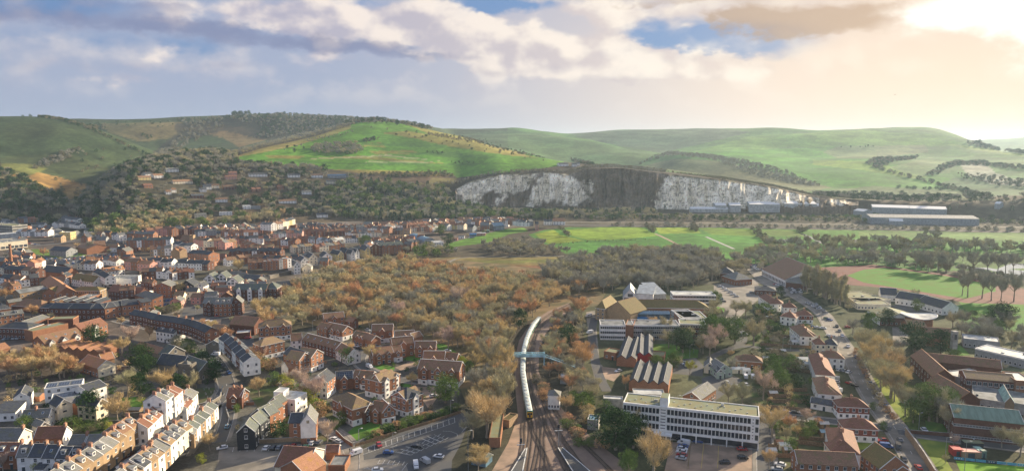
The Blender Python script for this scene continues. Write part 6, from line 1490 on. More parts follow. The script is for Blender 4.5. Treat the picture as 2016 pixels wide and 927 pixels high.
wall_line('E4',[(260,560),(640,590),(1060,625)],1.6,.3,'brick_dark','low dark wall along the lane above the pitch')
wall_line('C3',[(120,660),(300,650),(430,640),(650,635)],1.8,.35,'brick_buff','old wall behind the row of parked cars')
wall_line('C3',[(900,560),(980,640),(1060,690)],1.6,.3,'brick','brick wall curving along the estate lane')
wall_line('C3',[(1060,680),(1160,640),(1289,570)],1.2,.3,'concrete','low pale wall below the estate lawn')
wall_line('C2',[(740,300),(880,270),(960,220),(985,120)],1.4,.4,'flint','curved churchyard wall along the street')
wall_line('C2',[(1020,300),(1290,280)],1.5,.3,'brick','brick wall in front of the red roofed cottage')
wall_line('C2',[(1015,330),(1050,440),(1030,520)],1.6,.4,'flint','mossy wall beside the dark lane')
wall_line('C2',[(0,410),(300,380),(370,360)],2,.3,'flint','long flint garden wall left of the white terrace')
wall_line('C2',[(0,460),(180,470),(260,480)],2,.3,'brick_dark','second shaded garden wall left of the white terrace')
wall_line('C1',[(1100,470),(1289,465)],1.8,.3,'flint','garden wall below the bare garden tree')
wall_line('C1',[(300,330),(420,320)],2.5,.3,'flint','wall between the white blocks at lower left')
wall_line('B2',[(0,860),(90,860),(190,930)],1.8,.3,'flint','churchyard boundary wall below the yews')
wall_line('C4',[(0,690),(400,560),(700,470),(1060,350)],1.3,.12,'wood','long timber rail fence between hedge and car park','fence','timber_fence',True)
for i,(F,a,c) in enumerate([('E3',(140,315),(560,350)),('E3',(150,260),(560,265)),('E3',(180,215),(560,205)),('E3',(220,150),(540,150)),('E3',(460,620),(720,640)),('E3',(430,660),(700,690)),('E3',(440,560),(720,560)),('E3',(160,700),(450,730)),
                             ('E3',(150,790),(440,800)),('D3',(500,620),(1040,650)),('D3',(480,400),(700,390)),('D3',(520,470),(760,470)),('D3',(540,540),(790,540)),('D3',(600,730),(980,760)),('D3',(640,790),(900,810)),('D3',(700,860),(1000,900))]):
    wall_line(F,[a,c],1.8,.1,'wood',f'timber garden fence behind the right hand street, {ordw(i+1)} of sixteen','fence','garden_fence',True,group='garden fences behind the right hand street')
wall_line('A2',[(880,690),(1080,640),(1230,600),(1420,575),(1576,545)],3,2.0,'asphalt_pale','pale stone river wall below the gabled riverside houses',name='river_wall')
# football hoardings
P_=[G(*cv('E4',*p)) for p in [(680,810),(1000,845),(1400,885)]];hb_=thing('pitch_hoarding','row of blue advertising boards along the football pitch','hoarding',P_[0]);k=0
mat('hoard_blue',(.12,.42,.62),.5,.15);mat('hoard_dark',(.05,.12,.2),.5,.1)
for a,c in zip(P_[:-1],P_[1:]):
    L=(c-a).length;n=max(1,int(L/3))
    for j in range(n):
        p,q=a+(c-a)*(j+.03)/n-P_[0],a+(c-a)*(j+.97)/n-P_[0];t=(q-p).normalized();nn_=Vector((-t.y,t.x,0))*.04;m=MB();mm=['hoard_blue','hoard_blue','hoard_blue','hoard_dark','frame','red'][(k*5) % 6 if k in (3,4,5,9) else 0]
        m.slab([(*(p+nn_).xy,1.1),(*(p-nn_).xy,1.1),(*(q-nn_).xy,1.1),(*(q+nn_).xy,1.1)],1.0,mm)
        if k % 3 == 0:
            for u in range(3): s_=p.lerp(q,.2+u*.25)-nn_*1.6;e_=p.lerp(q,.3+u*.25)-nn_*1.6;m.poly([(*s_.xy,.4),(*e_.xy,.4),(*e_.xy,.8),(*s_.xy,.8)],'frame')
        m.obj('board',hb_);k += 1
# ------------------------------------------------------------------ cars
CC=dict(white=(.72,.73,.74),silver=(.42,.44,.46),black=(.02,.022,.025),grey=(.14,.15,.16),blue=(.03,.09,.28),red=(.38,.03,.03),green=(.03,.12,.07),yellow=(.55,.5,.05),pale_blue=(.2,.35,.45))
for k,c in CC.items(): mat('car_'+k,c,.28,.06,.5,spec=.6)
mat('tyre',(.02,.02,.02),.8,.1)
def car_shape(van=False):
    m=MB();W=.88;
    if van: pr=[(-2.5,.35),(-2.5,1.9),(-2.35,2.05),(1.1,2.05),(1.75,1.2),(2.4,1.0),(2.5,.6),(2.5,.35)]
    else: pr=[(-2.1,.35),(-2.15,.75),(-2.05,.98),(-1.75,1.02),(1.0,1.0),(1.9,.82),(2.1,.62),(2.1,.35)]
    n=len(pr);
    for s in (-1,1): m.poly([(x,s*W,z) for x,z in (pr if s < 0 else pr[::-1])],'frame')
    for i in range(n-1): (x0,z0),(x1,z1)=pr[i],pr[i+1];m.poly([(x0,-W,z0),(x0,W,z0),(x1,W,z1),(x1,-W,z1)][::-1] if False else [(x0,-W,z0),(x0,W,z0),(x1,W,z1),(x1,-W,z1)],'frame')
    if not van:
        cb=[(-1.75,1.0),(-1.35,1.42),(.2,1.45),(1.0,1.0)];W2=.72
        lo=[(x,z) for x,z in cb]
        m.poly([(cb[1][0],-W2,1.43),(cb[2][0],-W2,1.46),(cb[2][0],W2,1.46),(cb[1][0],W2,1.43)],'frame')
    body=m.mesh('body');g=MB()
    if not van:
        b0=[(-1.75,-W+.04,1.0),(1.0,-W+.04,1.0),(1.0,W-.04,1.0),(-1.75,W-.04,1.0)];t0=[(-1.35,-W2,1.425),(.2,-W2,1.455),(.2,W2,1.455),(-1.35,W2,1.425)]
        for i in range(4): j=(i+1) % 4;g.poly([b0[i],b0[j],t0[j],t0[i]],'glass')
    else:
        g.poly([(1.12,-.8,1.98),(1.73,-.8,1.24),(1.73,.8,1.24),(1.12,.8,1.98)],'glass')
        for s in (-1,1): g.box((.2,min(s*.88,s*.9),1.25),(1.1,max(s*.88,s*.9),1.8),'glass')
    wn=g.mesh('window');w=MB();w.tube((0,-.1,0),(0,.1,0),.33,.33,'tyre',10);w.poly([(.2*math.cos(a*PI/4),-.105,.2*math.sin(a*PI/4)) for a in range(8)],'steel');wh=w.mesh('wheel')
    h=MB();h.box((0,-.16,-.07),(.04,.16,.07),'flat_pale');hl=h.mesh('headlight')
    return body,wn,wh,hl
CARM={False: car_shape(),True: car_shape(True)}
for v in CARM: 
    me_=CARM[v][0];me_.materials.clear();me_.materials.append(MATS['car_white'])
CARB={}
def carbody(van,col):
    k=(van,col)
    if k not in CARB:
        me_=CARM[van][0].copy();me_.name='body';me_.materials.clear();me_.materials.append(MATS['car_'+col]);CARB[k]=me_
    return CARB[k]
NC=0
def car(p,rz,col,label,van=False,group=None,ordn=True,z=.08):
    global NC
    NC += 1
    r=thing('parked_van' if van else 'parked_car',label,'van' if van else 'car',(p.x,p.y,p.z+z),rz,group,ordn);b,w,wh,hl=CARM[van]
    D=p.length
    link('body',carbody(van,col),r);link('window',w,r)
    if D < 640:
        for x in (-1.35,1.35):
            for s in (-1,1): o=link('wheel',wh,r,(x,s*.82,.33));o.rotation_euler=(0,0,0 if s < 0 else PI)
    if D < 360:
        for s in (-1,1): link('headlight',hl,r,(2.1 if not van else 2.5,s*.6,.68))
    BLD.append((p.x,p.y,2.5))
    return r
MIXC=['white','silver','black','grey','blue','silver','white','grey','red','black','white','grey']
def cars(F,x1,y1,x2,y2,n,ang,where,cols=None,seed=0,vans=(),skip=()):
    a,c=G(*cv(F,x1,y1)),G(*cv(F,x2,y2));d=c-a;base=math.atan2(d.y,d.x);rr=random.Random(seed+n+len(where))
    for i in range(n):
        if i in skip: continue
        t=(i+.5)/n;col=cols[i % len(cols)] if cols else rr.choice(MIXC);p=a+d*t+Vector((rr.uniform(-.3,.3),rr.uniform(-.3,.3),0))
        v=i in vans
        car(p,base+math.radians(ang)+rr.uniform(-.06,.06)+(PI if rr.random() < .5 else 0),col,f"{col.replace('_', ' ')} {'van' if v else 'car'}, {ordw(i+1)} from the left {where}" if x2 >= x1 else f"{col.replace('_', ' ')} {'van' if v else 'car'}, {ordw(i+1)} along {where}",v,'vehicles '+where,False)
cars('C3',190,715,640,700,7,80,'in the row below the old wall',['white','black','grey','red','red','grey','green'])
cars('C2',480,590,760,300,6,8,'in the steep street between white terraces',['white','silver','black','pale_blue','white','white'],vans=(3,))
cars('C2',870,300,900,330,1,10,'at the street bend',['yellow'])
cars('C2',600,500,820,370,2,5,'on the right side of the steep street',['black','black'])
cars('C2',1060,300,1110,295,1,5,'before the red roofed cottage',['blue'])
cars('C2',1020,520,1060,480,1,10,'beside the black boarded gable',['pale_blue'])
cars('C2',930,720,1010,710,1,5,'by the bare round bush',['white'])
cars('B2',950,780,1110,920,4,5,'down the churchyard street',['silver','grey','black','blue'])
cars('B2',910,715,980,722,1,5,'at the flint gable end',['white'],vans=(0,))
cars('B2',320,175,640,165,8,75,'in the back row of the brick arch car park',seed=1)
cars('B2',330,230,500,200,7,60,'in the front row of the brick arch car park',seed=2)
cars('B2',940,325,1000,322,1,5,'before the four gabled flats',['red']);cars('B2',1240,550,1310,545,1,5,'in the dark courtyard',['red'])
cars('B2',760,390,940,395,3,70,'among the white tents of the gravel yard',['white','white','white'],vans=(0,1,2))  # these three vans stand in for the white tents
cars('B2',1030,590,1110,600,2,10,'behind the flint gable',['silver','green'])
cars('B3',1075,610,1160,640,2,20,'on the estate turning circle',['silver','white']);cars('B3',1150,650,1200,665,1,20,'right of the estate turning circle',['black'])
cars('B3',1235,840,1310,850,1,150,'beside the triangular lawn',['white'],vans=(0,));cars('B4',200,635,260,630,1,5,'between the tall estate houses',['silver'])
cars('B4',910,680,970,680,1,5,'at the estate edge by the wood',['white']);cars('B4',1030,790,1090,800,1,5,'below the white car at the estate edge',['silver'])
cars('B4',0,430,60,440,1,0,'in the shade of the wood',['green']);cars('B4',100,465,150,470,1,160,'behind the tall estate house',['silver'])
cars('C4',560,45,750,75,3,10,'on the estate road top',['silver','red','silver']);cars('C4',735,205,805,200,1,5,'right of the dark roofed flats',['white'])
cars('C4',200,690,245,680,1,80,'in the fence side bays',['red']);cars('C4',535,695,640,700,1,5,'in the middle bays',['black']);cars('C4',280,755,360,755,1,5,'beside the car park lamp post',['blue'])
cars('C4',755,790,860,795,1,170,'crossing the big car park',['white']);cars('C4',640,830,735,850,1,155,'left of the crossing white car',['silver'],vans=(0,))
cars('C4',560,900,620,880,1,60,'at the car park entrance',['white'],vans=(0,));cars('C4',190,925,240,925,1,10,'at the bottom of the car park',['white']);cars('C4',-10,760,15,770,1,80,'on the lane left of the car park',['white'],vans=(0,))
cars('C3',850,615,950,665,2,10,'in the narrow estate lane',['white','silver']);cars('C3',650,665,760,655,2,70,'left of the narrow estate lane',['white','grey'])
cars('E2',730,650,690,830,6,85,'the left column of office car park bays',['white','blue','white','white','red','silver'],vans=(0,))
cars('E2',800,640,915,660,1,0,'under the office front',['blue']);cars('E2',1060,850,1180,855,1,5,'alone in the office car park',['black'])
cars('E2',1245,720,1355,725,1,0,'at the right office bays, rear',['red']);cars('E2',1245,800,1365,805,1,0,'at the right office bays, front',['black'])
cars('E2',935,160,1015,160,1,0,'behind the offices, rear',['grey']);cars('E2',925,225,1015,230,1,0,'behind the offices, front',['silver'])
cars('E2',1120,70,1170,70,1,80,'under the shrubs of the side yard',['white']);cars('E2',1180,110,1390,95,2,80,'beside the bare shrubs of the side yard',['silver','white'])
cars('E2',1290,20,1440,20,2,80,'in the upper side yard',['white','white'],vans=(0,1));cars('E2',660,625,640,600,1,0,'the office entrance',['black'])
cars('E3',290,360,560,375,3,0,'along the side street',['blue','black','silver']);cars('E3',210,870,330,880,1,160,'by the lane gardens',['white']);cars('E3',190,915,300,920,1,170,'at the bottom of the lane gardens',['silver'])
cars('E3',810,25,830,170,5,90,'the front gardens of the street, inner',['silver','silver','grey','silver','white'],vans=(0,4));cars('E3',930,70,1020,105,2,0,'in the street front gardens',['red','black'])
cars('E3',1230,640,1320,640,1,0,'by the tarpaulin',['red']);cars('E3',1240,700,1380,700,1,165,'next to the sandy roof',['blue'],vans=(0,));cars('E3',1390,610,1487,650,1,140,'parked by the alley mouth',['grey']);cars('E3',1395,700,1465,715,1,100,'with a black body near the alley',['black'],vans=(0,))  # the blue van stands in for a blue tarpaulin
cars('E4',60,830,145,850,1,160,'beside the sandy roof',['pale_blue']);cars('E4',170,820,235,830,1,100,'by the alley wall',['black']);cars('E4',300,900,370,905,1,90,'alone in the alley',['red']);cars('E4',365,530,425,555,1,150,'at the crossroads lane',['white'])
cars('E4',825,600,870,610,1,150,'on the lane above the kiosk',['white']);cars('E4',180,180,240,185,1,0,'under the bare trees by the school',['silver']);cars('E4',190,260,280,290,2,10,'on the school drive',['silver','white'])
cars('D3',290,385,320,435,2,90,'the wooded side drive, upper',['white','white']);cars('D3',330,490,345,520,2,90,'the wooded side drive, lower',['white','silver'])
cars('D3',70,120,130,190,3,90,'the white block car park',['white','blue','black']);cars('D3',90,15,270,135,6,80,'in the diagonal row of the college car park',['white','white','white','silver','white','silver'])
cars('D3',380,85,440,85,1,0,'on the grass of the college car park',['silver']);cars('D3',990,435,1170,450,3,0,'on the road side drive',['blue','white','white']);cars('D3',1180,520,1250,540,2,30,'behind the junction pair',['white','silver'])
cars('D3',980,190,1110,260,7,80,'in the line under the poplars',['silver','silver','grey','white','silver','black','silver']);cars('D3',1150,345,1220,370,2,10,'near the red and white cabin',['green','blue']);cars('D3',1350,440,1420,440,1,0,'at the school gate',['red'])
cars('D3',1270,870,1420,900,3,80,'in the drive left of the main road',['silver','grey','white']);cars('D4',300,590,380,630,2,60,'in front of the dark evergreens',['white','red']);cars('D4',350,730,400,735,1,0,'by the brown school wing',['silver'])
cars('D1',1110,320,1150,330,1,85,'beside the college end wall',['white'],vans=(0,));cars('D1',1120,490,1155,500,1,85,'on the drive left of the college',['white'],vans=(0,));cars('D2',330,880,370,890,1,80,'in the workshop yard',['white'])
cars('D2',1000,800,1070,840,4,80,'among the shrubs of the service yard',['silver','white','blue','silver'])
for j in range(4):
    cars('A5',510+j*14,570+j*11,620+j*14,575+j*13,5,70,f'in the {ordw(j+1)} row of the upper leisure car park',seed=j)
for j in range(4): cars('A5',880+j*10,760+j*20,990+j*8,750+j*22,6,70,f'in the {ordw(j+1)} row of the lower leisure car park',seed=j+9)
cars('A5',760,740,830,760,3,70,'before the leisure centre doors')
for j in range(5): cars('A1',400+j*40,515+j*12,1060,470+j*14,16 - j,80,f'in the {ordw(j+1)} row of the town car park',seed=j+20)
cars('A1',260,370,360,385,4,80,'beside the columned supermarket');cars('A1',200,440,260,445,1,0,'on the left town road',['white'],vans=(0,));cars('A1',60,440,170,470,3,20,'on the left roundabout',['silver','white','white'])
cars('B1',40,560,210,550,4,80,'behind the mansard building',['silver','grey','silver','silver']);cars('A2',0,880,120,890,6,80,'in the dark yard beside the orange brick block')
cars('A3',1120,320,1180,315,4,60,'on the allotment edge');cars('A3',960,425,1030,420,2,10,'on the river path',['white','white'])
for k_,(a_,c_) in enumerate([((1590,592),(1625,625)),((1636,640),(1662,690)),((1672,700),(1705,765)),((1712,775),(1745,825))]):
    P0,P1=G(*a_),G(*c_);dd=(P1-P0).normalized();nn_=Vector((-dd.y,dd.x,0))
    for i in range(5):
        if (i*7+k_*3) % 4: cl_=MIXC[(i*5+k_*2) % 12];car(P0+(P1-P0)*(i+.3)/5+nn_*3.2,math.atan2(dd.y,dd.x),cl_,f"{cl_} car by the kerb of the main road, {ordw(k_*5+i+1)} going down",False,'cars at the kerb of the main road',False)
# ------------------------------------------------------------------ small houses packed between the named rows
PACK=[]
def fillh(poly,sp,where,walls,rfs,seed,deg,excl=(),lim=400):
    rr=random.Random(seed);Q=[G(*p) for p in poly];xs=[q.x for q in Q];ys=[q.y for q in Q];n=0;grid={}
    for bx,by,br in BLD: grid.setdefault((int(bx//50),int(by//50)),[]).append((bx,by,br))
    qp=[(q.x,q.y) for q in Q];ex=[[(G(*p).x,G(*p).y) for p in e] for e in excl];ca_,sa_=math.cos(math.radians(deg)),math.sin(math.radians(deg))
    R=max(max(xs)-min(xs),max(ys)-min(ys));cx,cy=sum(xs)/len(xs),sum(ys)/len(ys);k=int(R/sp)+1
    for i in range(k,-k-1,-1):
        for j in range(-k,k+1):
            u,v=j*sp+(i % 2)*3,i*sp*1.15;x,y=cx+u*ca_-v*sa_+rr.uniform(-1,1),cy+u*sa_+v*ca_+rr.uniform(-1,1)
            X_,Y_=np.array([x]),np.array([y])
            if not inpoly(X_,Y_,qp)[0] or any(inpoly(X_,Y_,e)[0] for e in ex): continue
            gi,gj=int(x//50),int(y//50);bad=False
            for a in (-1,0,1):
                for b_ in (-1,0,1):
                    for bx,by,br in grid.get((gi+a,gj+b_),()):
                        if (x-bx)**2+(y-by)**2 < (br*.8+4.4)**2: bad=True
            if not bad:
                for P,w in ROADP:
                    for p in P:
                        if (x-p.x)**2+(y-p.y)**2 < (w+4)**2: bad=True;break
            if bad or n >= lim: continue
            n += 1;PACK.append((math.hypot(x,y),x,y,deg+rr.choice([0,0,0,90])+rr.uniform(-5,5),rr.uniform(3.5,5.5),rr.uniform(4.6,7),rr.uniform(2,3),rr.choice(walls),rr.choice(rfs),where))
CP=[(70,515),(105,498),(232,495),(242,520),(130,530),(80,525)]
fillh([(0,600),(0,520),(60,490),(250,495),(250,470),(340,455),(345,640),(240,630),(100,600)],12,'packed in left town',('white','brick','brick_dark','cream','brick_buff'),('slate','tile_brown','tile_red','slate_grey','slate','slate_grey'),1,8,[CP,[(60,485),(160,490),(160,500),(60,500)],[(300,590),(370,590),(365,625),(300,625)]])
fillh([(340,640),(340,455),(560,447),(720,452),(720,500),(640,525),(545,555),(500,590),(470,600),(360,600)],11.5,'packed in the middle old town',('white','brick','brick_dark','pink','cream'),('slate','tile_brown','tile_red','slate_grey','tile_tan','slate','slate_grey'),2,5)
fillh([(720,495),(720,447),(1000,434),(1020,441),(960,455),(880,465),(830,478),(780,490)],12,'packed in the far village',('white','brick','cream'),('tile_brown','tile_red','slate_grey'),3,-6,[[(800,470),(880,455),(960,448),(1010,446),(960,465),(870,480)]])
fillh([(-10,500),(-10,440),(120,440),(240,462),(240,480),(180,478),(60,480)],22,'below the far left slope',('grey_wall','brick','white'),('slate','slate_grey','tile_brown'),4,0,[[(60,470),(180,480),(180,500),(60,500)]])
PACK.sort()
pk=MB()
for q,(D_,x,y,dg,hl,h_,rh_,wl,rf,where) in enumerate(PACK):
    r=math.radians(dg);d=Vector((math.cos(r),math.sin(r)))*hl;c=Vector((x,y));up=Vector((-d.y,d.x)).normalized()*4
    cwl={'brick_dark': 'dark brick','brick_buff': 'buff','grey_wall': 'grey'}.get(wl,wl)
    if q < 290: house_w(c-d-up,c+d-up,0,8,h_,'x',rh_,wl,rf,f"small {cwl} house, {'red' if rf in ('tile_red', 'tile_orange') else 'brown' if 'tile' in rf else 'slate'} roof, {where}",'house','small_house',ch=[(.08 if q % 2 else .92,.5)],group=f'small houses {where}',ordn=True,door=False)
    else:
        M_=Matrix.Translation((x,y,0)) @ Matrix.Rotation(r,4,'Z');k0=len(pk.v);gable_walls(pk,-hl,hl,-4,4,h_,rh_,'x',wl)
        for s_ in (-1,1): pk.slab(sorted_q([(-hl-.2,s_*4.3,h_),(hl+.2,s_*4.3,h_),(hl+.2,0,h_+rh_+.25),(-hl-.2,0,h_+rh_+.25)],s_),.2,rf)
        for w_ in (-.5,.5): pk.box((hl*w_-.5,-4.1,h_-1.9),(hl*w_+.5,-4.0,h_-.7),'glass')
        for v_ in range(k0,len(pk.v)): pk.v[v_]=tuple(M_ @ Vector(pk.v[v_]))
        BLD.append((x,y,6))
if pk.v: o=pk.obj('distant_packed_houses');o['kind']='stuff'
# garden sheds
def shed(F,x,y,w,d,h,m_,rf,label,rz=0,name='garden_shed'):
    p=G(*cv(F,x,y));r=thing(name,label,'shed',p,rz);b=MB();gable_walls(b,-w/2,w/2,-d/2,d/2,h,.7,'x',m_);b.box((-.4,-d/2-.04,0),(.4,-d/2-.005,1.8),'frame_dark');b.obj('wall',r);b=MB()
    for s in (-1,1): b.slab(sorted_q([(-w/2-.1,s*(d/2+.15),h),(w/2+.1,s*(d/2+.15),h),(w/2+.1,0,h+.82),(-w/2-.1,0,h+.82)],s),.08,rf)
    b.obj('roof',r);BLD.append((p.x,p.y,2.5))
for a in [('E3',205,195,4,3,2,'wood','flat_pale','pale roofed garden shed behind the tall pink tree'),('E3',265,680,3,3,2,'wood','tile_orange','orange roofed garden shed in the lane gardens'),('E3',310,710,4,3,2.2,'cream','flat_pale','cream shed beside the orange roofed one'),('E3',190,760,3.5,3,2,'white','flat_pale','white topped shed near the lane'),
          ('E3',345,750,3,3,2,'wood','flat_pale','small pale shed beside the palm'),('E3',700,500,4,2.5,2,'wood','flat_pale','long pale shed roof by the side street'),('E3',695,580,3,3,2,'wood','metal_blue','blue green shed at the fence end'),('D3',840,560,4,3,2.3,'white','flat_pale','white garage below the long brown roofed house'),('D3',835,610,5,3,2.3,'white','flat_pale','second white garage by the path'),
          ('D3',570,355,6,2.5,2,'wood','flat_pale','long white roofed shed in the gardens'),('D3',555,775,4,3,2,'wood','flat_pale','white roofed shed right of the brown bungalow'),('D3',930,790,6,5,2.6,'white','flat_pale','white conservatory behind the end on house'),('D3',940,840,6,4,2.6,'white','flat_pale','second white conservatory behind the end on house'),('D3',725,700,3,3,2,'wood','flat_pale','bright shed by the path'),
          ('D3',270,890,7,4,2.4,'cream','flat_pale','pale garage row left end by the side road'),('D3',350,900,4,4,2.4,'white','flat_pale','white trailer like shed in the side yard'),('C2',510,200,4,3,2.2,'wood','metal_grey','grey roofed shed behind the tall brown roofed house'),('C2',130,370,6,4,2.6,'wood','slate_grey','dull roofed shed below the yellow hedge'),('C2',360,270,8,4,2.6,'wood','flat_grey','long shaded sheds behind the white terrace'),('C2',240,780,3,6,1.6,'metal_green','copper','green covered skip beside the grey gable'),
          ('C1',340,230,8,5,2.6,'brick','slate_grey','shed with cloth roof between the white blocks'),('A3',1165,300,9,5,3,'metal_blue','blue','blue shed among the allotments'),('A3',1240,295,12,6,3.5,'pink','flat_pale','pink shed among the allotments'),('A3',1290,265,8,5,3,'metal_green','metal_green','green shed among the allotments'),('A3',1060,320,8,5,3,'white','slate','white shed left of the allotments'),('A3',1000,340,7,5,3,'pink','tile_brown','pinkish hut left of the allotments')]:
    shed(*a)
# long white industrial sheds on the quarry floor
for F,x1,y1,x2,y2,dp,h,rf,lb in [('H4',640,765,725,765,40,11,'flat_pale','white quarry shed, leftmost below the chalk'),('H4',750,770,840,775,40,11,'flat_pale','white quarry shed, second from the left'),('H4',910,770,1150,775,45,13,'flat_pale','long pale quarry shed with dark left end'),('H4',1185,775,1440,785,50,14,'flat_pale','largest pale quarry warehouse'),('H4',1445,790,1600,795,40,10,'flat_pale','sloping pale warehouse right of the largest'),('H4',1590,800,1715,800,40,13,'concrete','brownish warehouse at the quarry end'),
        ('H5',470,815,770,815,40,10,'flat_pale','long hazy shed on the right, upper left part'),('H5',770,820,1062,825,40,9,'flat_pale','long hazy shed on the right, upper right part'),('H5',460,890,1320,905,45,8,'concrete','longest hazy shed with pale roof on the far right'),('H5',608,905,715,908,14,5,'flat_pale','small white shed before the longest hazy one'),('H5',1440,775,1480,778,14,8,'flat_pale','lone white house at the foot of the right down'),('H4',440,775,740,780,12,5,'flat_pale','low pale wall like shed under the left quarry sheds'),('H5',320,830,400,840,20,8,'flat_pale','small pale shed between warehouses')]:
    if F == 'H4': y1=y2=800
    house(F,x1,y1,x2,y2,dp,h+2,'x',3,'metal_grey' if F == 'H5' else 'flat_pale','frame' if rf == 'flat_pale' else rf,label=lb,cat='warehouse',name='quarry_warehouse',at='base',win=None,ends=False)

def person(F,x,y,coat,label,rz=0):
    p=G(*cv(F,x,y));r=thing('person',label,'person',(p.x,p.y,.08),rz);sk=bmesh.new();V={}
    J=[('hip',(0,0,.95),.15),('chest',(0,.02,1.35),.18),('neck',(0,0,1.52),.06),('head',(0,.01,1.68),.11),('lk',(-.1,.05,.5),.08),('lf',(-.11,-.08,.05),.05),('rk',(.1,.1,.5),.08),('rf',(.11,.14,.05),.05),('ls',(-.2,0,1.42),.07),('le',(-.26,.03,1.15),.05),('lh',(-.25,.1,.88),.04),('rs',(.2,0,1.42),.07),('re',(.26,-.03,1.15),.05),('rh',(.25,.06,.88),.04)]
    for n,c,q in J: V[n]=sk.verts.new(c)
    for a,c in [('hip','chest'),('chest','neck'),('neck','head'),('hip','lk'),('lk','lf'),('hip','rk'),('rk','rf'),('chest','ls'),('ls','le'),('le','lh'),('chest','rs'),('rs','re'),('re','rh')]: sk.edges.new((V[a],V[c]))
    me=bpy.data.meshes.new('body');sk.to_mesh(me);sk.free();me.materials.append(MATS[coat]);o=link('body',me,r);md=o.modifiers.new('skin','SKIN')
    for i,(n,c,q) in enumerate(J): me.skin_vertices[0].data[i].radius=(q,q)
    me.skin_vertices[0].data[0].use_root=True;o.modifiers.new('soft','SUBSURF').levels=1
    h=MB();h.ell((0,-.01,1.76),(.12,.13,.1),'frame_dark',8,5);h.obj('hair',r)
person('C3',1035,745,'frame_dark','person in dark clothes on the lane beside the white van, left one');person('C3',1052,748,'car_blue','person in a blue jacket on the lane beside the white van',1)
d_=ray(1762,187);q_=420/d_[1]
bd=thing('bird','tiny dark bird high over the right hand hills','bird',(d_[0]*q_,d_[1]*q_,H+d_[2]*q_),.6);m=MB();m.ell((0,0,0),(.12,.4,.1),'frame_dark',6,5);m.obj('body',bd)
for s_ in (-1,1): m=MB();m.slab(sorted_q([(s_*.08,-.15,.02),(s_*.75,-.25,.3),(s_*.75,-.1,.3),(s_*.08,.2,.02)],-s_),.03,'frame_dark');m.obj('wing',bd)
rr=random.Random(4)
for i in range(14):
    p=G(*cv('C2',790+rr.uniform(0,150),120+i*9));m=MB();m.box((-.3,-.06,0),(.3,.06,.7),'concrete');m.tube((0,-.06,.7),(0,.06,.7),.3,.3,'concrete',8);o=m.obj('gravestone');o.location=p;o.rotation_euler=(0,0,rr.uniform(-.3,.3));tag(o,'weathered pale headstone on the churchyard grass by the street','gravestone','headstones in the churchyard',True)
# ================================================================== trees
rng=np.random.default_rng(5)
def leafmat(name,c,c2,rnd=.18):
    m=mat(name,c,.95,.3,2.2,c2=c2,spec=.05,rnd=rnd)
    b=m.node_tree.nodes['Principled BSDF']
    return m
leafmat('twig_gold',(.46,.36,.19),(.30,.235,.13));leafmat('twig_olive',(.36,.33,.20),(.23,.21,.13));leafmat('twig_grey',(.28,.27,.21),(.18,.17,.14))
leafmat('twig_rust',(.44,.28,.15),(.29,.185,.105));leafmat('twig_pink',(.43,.34,.27),(.29,.22,.175));leafmat('leaf_dark',(.045,.085,.028),(.022,.045,.016));leafmat('leaf_green',(.12,.175,.045),(.07,.105,.03))
leafmat('leaf_yellow',(.30,.31,.05),(.19,.20,.04));leafmat('conifer_leaf',(.055,.09,.045),(.03,.055,.03));leafmat('scrub_leaf',(.20,.18,.11),(.13,.12,.075))
mat('bark',(.33,.28,.22),.95,.35,3);mat('bark_pale',(.34,.28,.21),.95,.35,3)
def tris_mesh(name,V,m):
    """V: (n,k,3) faces of k corners"""
    n,k=V.shape[:2];me=bpy.data.meshes.new(name);me.vertices.add(n*k);me.vertices.foreach_set('co',V.reshape(-1).astype(np.float32));me.loops.add(n*k);me.loops.foreach_set('vertex_index',np.arange(n*k,dtype=np.int32))
    me.polygons.add(n);me.polygons.foreach_set('loop_start',np.arange(0,n*k,k,dtype=np.int32));me.polygons.foreach_set('loop_total',np.full(n,k,np.int32));me.update();me.materials.append(MATS[m]);return me
def limbs(seed,kind):
    """skeleton of tapered limbs, unit height; returns mesh builder and tips"""
    r=random.Random(seed);m=MB();tips=[];segs=[]
    bark='bark'
    if kind == 'poplar': th,spread,n1=.9,.10,14
    elif kind == 'dense': th,spread,n1=.25,.42,9
    else: th,spread,n1=.30,.40,8
    p0=Vector((0,0,0));p1=Vector((r.uniform(-.03,.03),r.uniform(-.03,.03),th));m.tube((0,0,-.03),p1,.028,.018,bark,7)
    for i in range(n1):
        a=2*PI*i/n1+r.uniform(-.4,.4);up=r.uniform(.35,.95) if kind != 'poplar' else r.uniform(.7,1)
        st=p1 if kind != 'poplar' else Vector((0,0,.12+.7*i/n1))
        ln=(r.uniform(.38,.6) if kind != 'poplar' else .22)
        e=st+Vector((math.cos(a)*spread*r.uniform(.6,1.1)*(1.2-up*.7),math.sin(a)*spread*r.uniform(.6,1.1)*(1.2-up*.7),ln*up));mid_=st.lerp(e,.5)+Vector((0,0,-.02+.05*r.random()))
        m.tube(st,mid_,.011,.008,bark,4);m.tube(mid_,e,.008,.003,bark,4);segs.append((mid_,e))
        for j in range(5 if kind != 'poplar' else 3):
            t=.15+.2*j;s=mid_.lerp(e,min(1,t)) if j else st.lerp(mid_,.7);d=(e-st).normalized();q=s+(d*.7+Vector((r.uniform(-1,1),r.uniform(-1,1),r.uniform(-.1,.8)))*.7).normalized()*r.uniform(.10,.2)*(.6 if kind == 'poplar' else 1)
            m.tube(s,q,.005,.0015,bark,3);tips.append(q);segs.append((s,q))
        tips.append(e)
    return m,tips,segs
